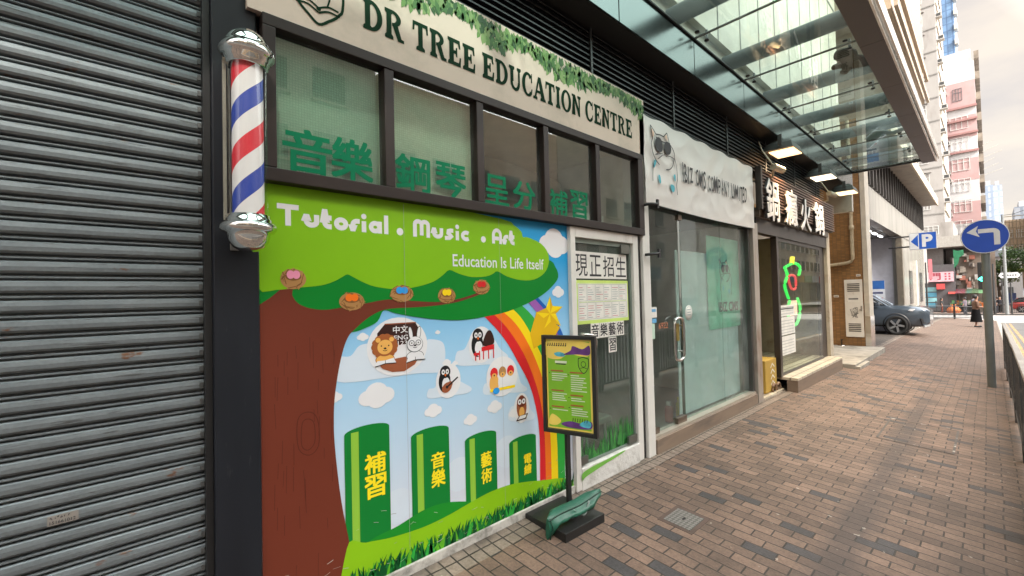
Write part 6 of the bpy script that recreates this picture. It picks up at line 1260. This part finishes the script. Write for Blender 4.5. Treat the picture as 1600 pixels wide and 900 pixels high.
# corner shop under the podium
sx_ = 72.5; cs = [(3.036,2.596),(0.044,2.602),(2.889,3.592),(0.282,3.283),(3.06,1.901),(3.232,-1.494),(1.947,-1.483),(1.44,2.218),(0.707,-1.472)]
t = thing('corner_shop', 'corner shop with a pink fascia sign and blue poster shutters under the podium', 'shop', (72.5, 1, -1))
rel(B(72.6, 78, cs[1][0]+.2, cs[0][0]+.5, -1.2, 4.3).build('wall', pm('shop_dark', (.09, .085, .09), .7)), t)
sgz0, sgz1 = [(1.422,2.29),(1.383,3.417)][0][1], [(1.422,2.29),(1.383,3.417)][1][1]
rel(B(72.2, 72.55, cs[1][0]+.3, cs[0][0]-.1, sgz0, sgz1).build('fascia_sign', pm('pink_sign', (.6, .38, .42), .5)), t)
FA = Art((72.19, 0, 0), (0, -1, 0), (0, 0, 1), (-1, 0, 0)); yb_ = [(2.33,2.94),(1.401,2.891),(1.079,2.874),(0.391,2.838)]
FA.text('門', -yb_[0][0], -yb_[1][0], sgz0+.2, sgz1-.1, 0, 1, .03); [FA.rect(-yb_[2][0]+q*.32, -yb_[2][0]+q*.32+.16, sgz0+.2+k*.3, sgz0+.38+k*.3, 0, 1) for q in (0, 1) for k in range(3) if sgz0+.38+k*.3 < sgz1]; rel(FA.build('sign_print', pm('sign_red', (.35, .05, .08), .5)), t)
by = [(3.079,1.438),(1.852,1.4),(3.153,-0.724)]
for k in range(4): rel(B(72.56, 72.599, by[1][0], by[0][0], by[2][1]+k*.62, by[2][1]+k*.62+.5).build('poster', pm('poster_sea_%d' % (k % 2), ((.08, .28, .4), (.2, .42, .46))[k % 2], .5, var=.3, scale=1.5)), t)
rel(B(72.0, 72.6, *sorted([[(1.802,1.928)][0][0], [(1.102,1.901)][0][0]]), sgz0-.9, sgz0-.25).build('red_awning', pm('awning_red', (.45, .06, .06), .6)), t)
rel(MB().box(73.9, 74.2, -3, cs[1][0]+.1, -1.2, 5.6).build('market_backdrop', pm('market_dim', (.16, .125, .1), .8, var=.5, scale=1.2)), t)
# stalls and clutter of the street market behind the crossing
rng = random.Random(77)
stc = [(.4, .06, .05), (.08, .2, .36), (.45, .38, .3), (.12, .26, .12), (.5, .3, .08), (.3, .28, .27)]
for i, (px_i, w_i, lab) in enumerate(((1497, 1.5, 'red covered market stall beside the corner shop'), (1506, 1.3, 'blue covered market stall left of the traffic signal'), (1514, 1.6, 'beige covered market stall behind the traffic signal'), (1523, 1.4, 'green covered market stall just left of the turn sign pole'))):
    yc = {1497: [(0.096,0.001)][0][0], 1506: [(-0.373,-0.005)][0][0], 1514: [(-0.784,-0.01)][0][0], 1523: [(-1.241,-0.016)][0][0]}[px_i]
    q = thing('market_stall', lab, 'stall', (72.8, yc, gz(73, -2)), 'market stalls across the street')
    MB().ext([(-.7, -w_i/2, 2.1), (-.7, w_i/2, 2.1), (.6, w_i/2, 2.6), (.6, -w_i/2, 2.6)], (0, 0, .06)).build('cover', pm('stall_cover_%d' % i, stc[i], .7), q)
    MB().box(-.5, .5, -w_i/2+.1, w_i/2-.1, 0, .85).build('table', pm('stall_table', (.2, .16, .12), .8), q)
    for sy in (-1, 1): MB().tube([(-.6, sy*(w_i/2-.05), 0), (-.6, sy*(w_i/2-.05), 2.1)], .03, 6).build('post', rail_dark, q)
    gm = MB()
    for k in range(14): a_, b_ = rng.uniform(-.4, .3), rng.uniform(-w_i/2+.15, w_i/2-.3); gm.box(a_, a_+.2, b_, b_+.22, .86, .86+rng.uniform(.1, .5), k % 3)
    gm.build('goods', [pm('goods_a', (.5, .2, .06), .6), pm('goods_b', (.12, .3, .12), .6), pm('goods_c', (.5, .48, .45), .6)], q)
hs = MB()
for k in range(26):
    y = [(0.231,2.243),(-1.566,2.164)][0][0]; y2 = [(0.231,2.243),(-1.566,2.164)][1][0]; yy = y+(y2-y)*rng.random(); zz = rng.uniform(1.2, 5.2); hs.box(73.4+rng.random()*.3, 73.8, yy, yy+rng.uniform(.1, .5), zz, zz+rng.uniform(.2, .8), k % 4)
tag(hs.build('shop_clutter', [pm('clutter_%d' % k, c_, .7, var=.4, scale=3) for k, c_ in enumerate(((.3, .26, .22), (.12, .1, .09), (.36, .14, .1), (.45, .43, .4)))]), 'jumble of hanging goods and boxes on the dim wall behind the market stalls', 'clutter', None, 'stuff')
# green netting & laundry under the canopy
nb = [(0.26,5.905),(-0.096,5.724),(-0.559,5.825),(-0.59,5.241),(-0.225,4.982),(-0.098,4.262),(0.228,3.772),(0.243,4.875)]
tag(MB().ext([(71.5, y, z) for y, z in nb], (.12, 0, 0)).build('green_netting', pm('green_net', (.012, .14, .06), .6, var=.3, scale=3)), 'green plastic netting hanging under the flat concrete canopy', 'netting')
hb_ = [(3.056,2.13),(2.88,7.329),(2.489,7.284),(2.664,2.114),(2.825,0.671),(1.785,5.317),(-0.272,5.138),(-0.242,4.262),(1.816,4.414)]
tag(B(71.7, 71.9, hb_[2][0], hb_[1][0], hb_[0][1], hb_[1][1]).build('vertical_sign', pm('sign_pale', (.58, .55, .52), .5)), 'tall narrow white shop sign hanging beside the pink fascia', 'sign')
rb = [(1.615,4.433),(1.345,4.221),(1.405,2.454),(1.677,2.594)]
tag(B(60, 60.15, rb[1][0], rb[0][0], rb[2][1], rb[0][1]).build('vertical_sign', pm('sign_pinkred', (.5, .15, .17), .5)), 'pinkish red hanging sign past the car park', 'sign')
# street poles, traffic light, street name sign
def pole(name, px_list, X, r, lab, cat, mat=None):
    y, z = px_list; g_ = gz(min(X, 75), -2.6); t = thing(name, lab, cat, (X, y, g_)); MB().tube([(0, 0, 0), (0, 0, z-g_)], [r*1.2, r*.8], 10).build('pole', mat or pole_m, t); return t
for (a_, X, r, lab) in (([(0.623,3.413)][0], 43, .05, 'thin dark street pole beside the car nose'), ([(-2.728,3.875)][0], 66, .09, 'dark pole just right of the turn sign pole'), ([(-3.312,3.703)][0], 68, .06, 'thin dark pole between the lamp post and the turn sign'), ([(-3.507,8.535)][0], 64, .12, 'tall grey lamp post reaching the tan block'), ([(-3.868,2.011)][0], 66, .06, 'short pole carrying the pointed street name board')):
    t = pole('street_pole', a_, X, r, lab, 'pole', rail_dark if r < .1 else pm('lamp_post_grey', (.2, .21, .21), .5, metal=.3))
    if '1579' in lab or 'name board' in lab:
        s_ = [(-3.07,2.431),(-4.501,2.359),(-3.083,2.816),(-3.803,2.648)]; W_ = s_[0][0]-s_[1][0]; H_ = s_[2][1]-s_[0][1]; yc = s_[3][0]; zc = s_[3][1]
        sg_ = thing('street_name_sign', 'white pointed street name board on a short pole', 'sign', (65.88, yc, zc)); MB().ext([(0, W_/2, 0), (0, W_/2-.15, H_*.7), (0, -W_/2+.15, H_*.7), (0, -W_/2, 0), (0, -W_/2+.15, -H_*.7), (0, W_/2-.15, -H_*.7)], (.05, 0, 0)).build('board', pm('board_pale', (.6, .6, .6), .5), sg_)
        QA = Art((-.003, 0, 0), (0, -1, 0), (0, 0, 1), (-1, 0, 0)); [QA.rect(-W_*.35+k*W_*.12, -W_*.27+k*W_*.12, -.06, .06, 0, 1) for k in range(6)]; QA.build('lettering', MATS['ink_black'], sg_)
lw = [(-3.507,8.535),(-4.906,9.108)]
tag(MB().tube([(64, lw[0][0], lw[0][1]-.1), (64, (lw[0][0]+lw[1][0])/2, (lw[0][1]+lw[1][1])/2-.35), (64, lw[1][0]-1, lw[1][1])], .025, 5).build('overhead_wire', rail_dark), 'overhead wire sagging from the tall lamp post', 'wire')
tlp = [(-2.157,2.058),(-1.994,2.066),(-2.162,3.011),(-2.112,1.504)]
tl_ = thing('traffic_light', 'black traffic signal showing a green left arrow behind the turn sign pole', 'traffic light', (40, tlp[0][0]+.06, gz(40, -2)))
bz = gz(40, -2)
MB().tube([(0.2, -.1, 0), (.2, -.1, tlp[2][1]-bz)], .05, 8).build('pole', rail_dark, tl_)
MB().box(0, .22, -.16, .16, tlp[3][1]-bz-.1, tlp[2][1]-bz+.1).build('head', pm('signal_black', (.015, .015, .015), .5), tl_, bevel=.03)
GA = Art((-.002, 0, tlp[0][1]-bz), (0, -1, 0), (0, 0, 1), (-1, 0, 0)); GA.line([(.08, .15), (-.1, .0), (.08, -.15)], .085, 0, 1); GA.build('green_arrow', emat('green_arrow', (.05, 1, .72), 3.5), tl_)
for dz_k in (.35, .7): MB().lathe([(.1, -.01), (.1, -.0)], (0, 0, 0), 8).v
# far railings across the mouth of the street
rl = [(39.722,0.614),(44.529,-1.549)]
def rail_sec(a_, b_, lab, h=.95):
    a_ = Vector((a_[0], a_[1], gz(a_[0], a_[1]))); b_ = Vector((b_[0], b_[1], gz(b_[0], b_[1]))); L_ = (b_-a_).length; d = (b_-a_)/L_
    t = thing('street_railing', lab, 'railing', tuple(a_), 'dark railings at the street crossing'); H = Vector((0, 0, 1))
    for p in (Vector(), d*L_): MB().tube([p, p+H*h*1.12], .045, 8).build('post', rail_dark, t)
    MB().tube([H*h*.93, d*L_+H*h*.93], .03, 6).build('top_rail', rail_dark, t); MB().tube([H*.1, d*L_+H*.1], .03, 6).build('bottom_rail', rail_dark, t)
    bb = MB(); n_ = max(3, int(L_/.13))
    for k in range(1, n_): bb.tube([d*(L_*k/n_)+H*.1, d*(L_*k/n_)+H*h*.93], .011, 5, caps=False)
    bb.build('bars', rail_dark, t)
A0 = Vector((rl[0][0], rl[0][1])); A1 = Vector((rl[1][0], rl[1][1])); 
rail_sec(A0+(A0-A1)*.25, A0, 'short dark railing section nearest the car nose'); rail_sec(A0, A0+(A1-A0)*.62, 'dark railing section across the street mouth, middle'); rail_sec(A0+(A1-A0)*.62, A1+(A1-A0)*.25, 'dark railing section across the street mouth behind the woman')
fy = [1.5, -.6, -2.7, -4.8, -6.9, -9.0]
for i in range(5): rail_sec((65.3, fy[i]), (65.3, fy[i+1]), 'dark railing across the far side of the street, '+('leftmost section', 'second section from the left', 'middle section under the traffic light', 'second section from the right', 'rightmost section')[i], 1.05)
structure('far_kerb', B(64.9, 65.1, -60, 60, -1.6, gz(65, -2.6)+.02), pm('shaded_kerb', (.06, .055, .05), .8))  # dark colour stands in for the shadow band along this kerb

# ================================================================== TREES
def tree(loc, h, r, seed, label):
    t = thing('street_tree', label, 'tree', loc); rng = random.Random(seed); tk = MB()
    tk.tube([(0, 0, -.2), (.05, 0, h*.25), (.0, .1, h*.5)], [h*.03, h*.024, h*.016], 8)
    cl = []
    for k in range(7):
        a_ = rng.random()*6.28; e_ = Vector((cos(a_)*r*.6, sin(a_)*r*.6, h*rng.uniform(.55, .85))); tk.tube([(0, .05, h*rng.uniform(.3, .5)), tuple(e_*.6+Vector((0, 0, h*.15))), tuple(e_)], [h*.012, h*.008, h*.003], 6); cl.append(e_)
    tk.build('trunk', pm('bark', (.09, .065, .045), .9, var=.3), t)
    cr_ = MB()
    for k in range(26): a_ = rng.random()*6.28; q = rng.random()**.5; cl.append(Vector((cos(a_)*r*q, sin(a_)*r*q, h*(.72+.26*rng.uniform(-1, 1)*(1-q*.6)))))
    for c_ in cl:
        R0 = r*rng.uniform(.22, .4); mi = rng.choice((0, 0, 1))
        for k in range(75):
            v = Vector((rng.gauss(0, 1), rng.gauss(0, 1), rng.gauss(0, .8))).normalized()*R0*rng.random()**.4+c_; u = Vector((rng.gauss(0, 1), rng.gauss(0, 1), rng.gauss(0, 1))).normalized(); w_ = u.cross(Vector((rng.gauss(0, 1), rng.gauss(0, 1), rng.gauss(0, 1)))).normalized(); s = rng.uniform(.1, .2)
            cr_.add([v-u*s, v+w_*s*.5, v+u*s, v-w_*s*.5], [(0, 1, 2, 3)], mi)
    cr_.build('crown', [pm('leaf_green', (.045, .09, .02), .6, var=.3), pm('leaf_yellow', (.13, .17, .03), .6, var=.3)], t)
p_ = [(-3.003,3.018),(-5.371,3.857),(0.203,3.195),(-5.598,-0.338)]
tree((85, p_[0][0]-.3, -1.4), 7.0, 2.0, 1, 'yellow green tree beyond the traffic light'); tree((84, p_[1][0]-.9, -1.4), 9.0, 2.4, 2, 'dark green tree at the right edge of the street'); tree((78, p_[2][0], -1.3), 5.6, 1.6, 3, 'small dark tree under the far flat canopy')

# ================================================================== PEOPLE
skin = pm('skin', (.36, .2, .14), .55, var=.05)
def person(loc, rz, height, label, top, bottom, dress=False, hair=(.012, .01, .009), pose='stand', group=None):
    t = thing('person', label, 'person', loc, group, rz); k = height/1.7
    J = dict(pelvis=(0, 0, .92), spine=(0, 0, 1.12), chest=(.01, 0, 1.3), neck=(.01, 0, 1.45), chin=(.035, 0, 1.53), head=(.03, 0, 1.63), crown=(.02, 0, 1.7))
    st = .12 if pose == 'walk' else .03
    for s, n_ in ((1, 'l'), (-1, 'r')):
        J['hip'+n_] = (0, s*.09, .88); J['knee'+n_] = (.02+s*st*.6, s*.09, .48); J['ank'+n_] = (-.02+s*st, s*.09, .08); J['toe'+n_] = (.12+s*st, s*.1, .03)
        J['sh'+n_] = (0, s*.17, 1.39)
        if pose == 'carry': J['el'+n_] = (.04, s*.22, 1.12); J['wr'+n_] = (.27, s*.14, 1.08); J['ha'+n_] = (.34, s*.11, 1.09)
        else: J['el'+n_] = (-.02-s*st*.3, s*.22, 1.12); J['wr'+n_] = (.04-s*st*.8, s*.23, .88); J['ha'+n_] = (.06-s*st*.9, s*.23, .8)
    R_ = dict(pelvis=.13, spine=.115, chest=.13, neck=.05, chin=.075, head=.095, crown=.07, hip=.09, knee=.055, ank=.038, toe=.035, sh=.06, el=.042, wr=.028, ha=.036)
    E_ = [('pelvis', 'spine'), ('spine', 'chest'), ('chest', 'neck'), ('neck', 'chin'), ('chin', 'head'), ('head', 'crown')]
    for n_ in 'lr': E_ += [('pelvis', 'hip'+n_), ('hip'+n_, 'knee'+n_), ('knee'+n_, 'ank'+n_), ('ank'+n_, 'toe'+n_), ('chest', 'sh'+n_), ('sh'+n_, 'el'+n_), ('el'+n_, 'wr'+n_), ('wr'+n_, 'ha'+n_)]
    names = list(J); me = bpy.data.meshes.new('body'); me.from_pydata([tuple(c*k for c in J[n_]) for n_ in names], [(names.index(a_), names.index(b_)) for a_, b_ in E_], [])
    o = bpy.data.objects.new('body', me); COL.objects.link(o); o.parent = t; me.materials.append(skin)
    sk = o.modifiers.new('skin', 'SKIN'); o.modifiers.new('sub', 'SUBSURF').levels = 1
    for i, n_ in enumerate(names):
        r_ = R_.get(n_, R_.get(n_[:-1], .05))*k; me.skin_vertices[0].data[i].radius = (r_, r_*(.75 if n_ in ('pelvis', 'spine', 'chest') else 1)); me.skin_vertices[0].data[i].use_root = n_ == 'pelvis'
    def ell_ring(z, rx, ry, n=20, x0=0): return [(x0*k+rx*k*cos(2*pi*i/n), ry*k*sin(2*pi*i/n), z*k) for i in range(n)]
    MB().loft([ell_ring(.9, .145, .19), ell_ring(1.08, .13, .165), ell_ring(1.25, .15, .19), ell_ring(1.38, .13, .2), ell_ring(1.44, .075, .1), ell_ring(1.47, .06, .065)], 0, True).build('top', pm('cloth_%d' % int(1e5*sum(top)+top[0]*777), top, .9, var=.15, spec=.1), t)
    for n_ in 'lr': MB().tube([Vector(J['sh'+n_])*k, Vector(J['el'+n_])*k], [.078*k, .062*k], 10).build('sleeve', pm('cloth_%d' % int(1e5*sum(top)+top[0]*777), top, .85), t)
    bm_ = pm('cloth_%d' % int(1e5*sum(bottom)+bottom[0]*777), bottom, .9, var=.2, spec=.1)
    if dress: MB().loft([ell_ring(1.0, .135, .175), ell_ring(.85, .16, .2), ell_ring(.55, .2, .235), ell_ring(.28, .24, .27)]).build('skirt', bm_, t)
    else:
        for n_ in 'lr': MB().tube([Vector(J['hip'+n_])*k+Vector((0, 0, .06*k)), Vector(J['knee'+n_])*k, Vector(J['ank'+n_])*k], [.105*k, .075*k, .06*k], 10).build('trouser_leg', bm_, t)
    hm = pm('hair_%d' % int(hair[0]*1e4), hair, .6)
    MB().lathe([(0, .12), (.06, .105), (.1, .05), (.108, -.02), (.09, -.09), (.0, -.1)], (-.02*k, 0, 1.65*k), 16).build('hair', hm, t)
    for s in (-1, 1): MB().lathe([(0, -.008), (.011, 0), (0, .008)], (.118*k, s*.035*k, 1.63*k), 8).build('eye', MATS['ink_black'], t)
    for n_ in 'lr': MB().ext([(J['ank'+n_][0]*k-.06, J['ank'+n_][1]-.045, 0), (J['toe'+n_][0]*k+.07, J['ank'+n_][1]-.04, 0), (J['toe'+n_][0]*k+.07, J['ank'+n_][1]+.04, 0), (J['ank'+n_][0]*k-.06, J['ank'+n_][1]+.045, 0)], (0, 0, .07)).build('shoe', MATS['ink_black'], t, bevel=.015)
    return t
wo = [(32.783,-1.891)][0]; wz = gz(wo[0], wo[1])
person((wo[0], wo[1], wz), radians(-75), 1.6, 'person in a long black dress carrying an orange box across the pavement', (.16, .1, .075), (.008, .008, .009), True, pose='carry')
ob = thing('basket', 'orange box held by the person in the black dress', 'box', (wo[0]+.1, wo[1]-.36, wz+1.0)); MB().loft([[(x*s, y*s, z) for x, y in ((-.2, -.16), (.2, -.16), (.2, .16), (-.2, .16))] for s, z in ((.8, 0), (1., .22), (1.06, .22), (1.06, .24))], 0, False).build('body', pm('orange_plastic', (.62, .17, .04), .5), ob)
for (pt_, X, top, bot, lab, pose) in (([(-0.782,-0.691)][0], 60, (.12, .1, .12), (.05, .05, .06), 'person in dark purple by the market stalls', 'stand'), ([(-1.32,-0.803)][0], 63, (.1, .11, .14), (.02, .02, .025), 'person in a grey top just behind the person carrying the box', 'walk'), ([(1.319,-1.227)][0], 70, (.05, .05, .05), (.2, .05, .03), 'person standing before the poster shutters of the corner shop', 'stand'), ([(-3.138,-0.857)][0], 70, (.03, .03, .035), (.02, .02, .02), 'person in black right of the turn sign pole', 'walk'), ([(-2.963,-0.892)][0], 71, (.14, .14, .15), (.04, .04, .05), 'person in grey beside the person in black far right', 'stand')):
    person((X, pt_[0], gz(min(X, 75), -2.6)+.0), radians(rng.choice((-90, 60, 170))), rng.uniform(1.62, 1.78), lab, top, bot, pose=pose)
for y_, lab in (([(0.342,-0.897)][0][0], 'orange plastic bag on the ground outside the corner shop'),):
    q = thing('plastic_bag', lab, 'bag', (69, y_, gz(69, -2.6))); MB().lathe([(0, 0), (.5, 0), (.62, .3), (.4, .62), (.12, .75), (.25, .95), (0, .9)], (0, 0, 0), 14).build('body', MATS['orange_plastic'], q)
tx_ = [(-4.84,-1.334)][0]
tc_ = car((74, tx_[0]-1.3, gz(74, -2.6)), -pi/2, (.42, .03, .025), 'red taxi with a pale roof at the right edge of the street', name='taxi')
tc_.scale = (1, 1, 1.08)
ki = [(-4.385,0.498),(-5.133,0.097),(-5.044,-2.576)]
tag(B(100, 101, ki[1][0], ki[0][0], -1.4, ki[0][1]).build('kiosk', pm('kiosk_blue', (.03, .05, .13), .5)), 'dark blue kiosk in front of the low white building', 'kiosk')

# ================================================================== OPPOSITE SIDE OF THE STREET (seen in the glass and chrome)
structure('opposite_pavement', B(-40, 45, -22, -15.5, -.6, -.1), pm('opp_paving', (.3, .27, .25), .85))
shopc = [(.3, .05, .04), (.5, .45, .35), (.05, .15, .25), (.45, .3, .1), (.2, .3, .2), (.5, .5, .5)]
for i, (x0_, x1_, h, colr, lab) in enumerate(((-34, -16, 22, (.38, .34, .3), 'grey apartment block across the road, behind the shutter side'), (-15.9, -4, 20.5, (.46, .4, .33), 'low cream block across the road from the shutter'), (-3.9, 10.2, 23.5, (.36, .37, .36), 'tall grey green block across the road from the mural'), (10.3, 24, 13.2, (.5, .4, .34), 'pinkish block across the road from the hot pot shop'), (24.1, 42, 13.5, (.4, .38, .36), 'grey block across the road from the car park'), (66, 100, 20, (.36, .33, .3), 'brownish block across the road beyond the crossing'), (100.1, 150, 26, (.4, .36, .32), 'far pale block across the road at the end of the row'))):
    t = thing('opposite_building', lab, 'building', (x0_, -18.5, 0)); W_ = x1_-x0_
    MB().box(0, W_, -9, 0, -.4, h).build('wall', pm('opp_wall_%d' % i, tuple(v*1.45 for v in colr), .8, var=.12, scale=.6, dirt=tuple(v*.9 for v in colr), dscale=.5), t)
    w_ = MB(); nx_ = int(W_/2.6); f_ = MB()
    for a_ in range(nx_):
        for k in range(int((h-5)/3)): x = .6+a_*2.6; z = 5+k*3; w_.box(x, x+1.5, .002, .05, z, z+1.5); f_.box(x-.1, x+1.6, .002, .3, z-.15, z-.02)
    w_.build('windows', pm('opp_window', (.1, .12, .13), .15, var=.3), t); f_.build('ledges', pm('opp_ledge', (.45, .43, .4), .8), t)
    s_ = MB(); g_ = MB()
    for a_ in range(int(W_/4.5)): s_.box(.3+a_*4.5, 4.5+a_*4.5, .002, .5, 3, 4.1, a_ % 6); g_.box(.4+a_*4.5, 4.4+a_*4.5, .002, .06, -.1, 2.9)
    s_.build('shop_signs', [pm('opp_sign_%d' % k, shopc[k], .5) for k in range(6)], t); g_.build('shopfronts', pm('opp_front', (.12, .11, .1), .3, var=.5, scale=1.), t)
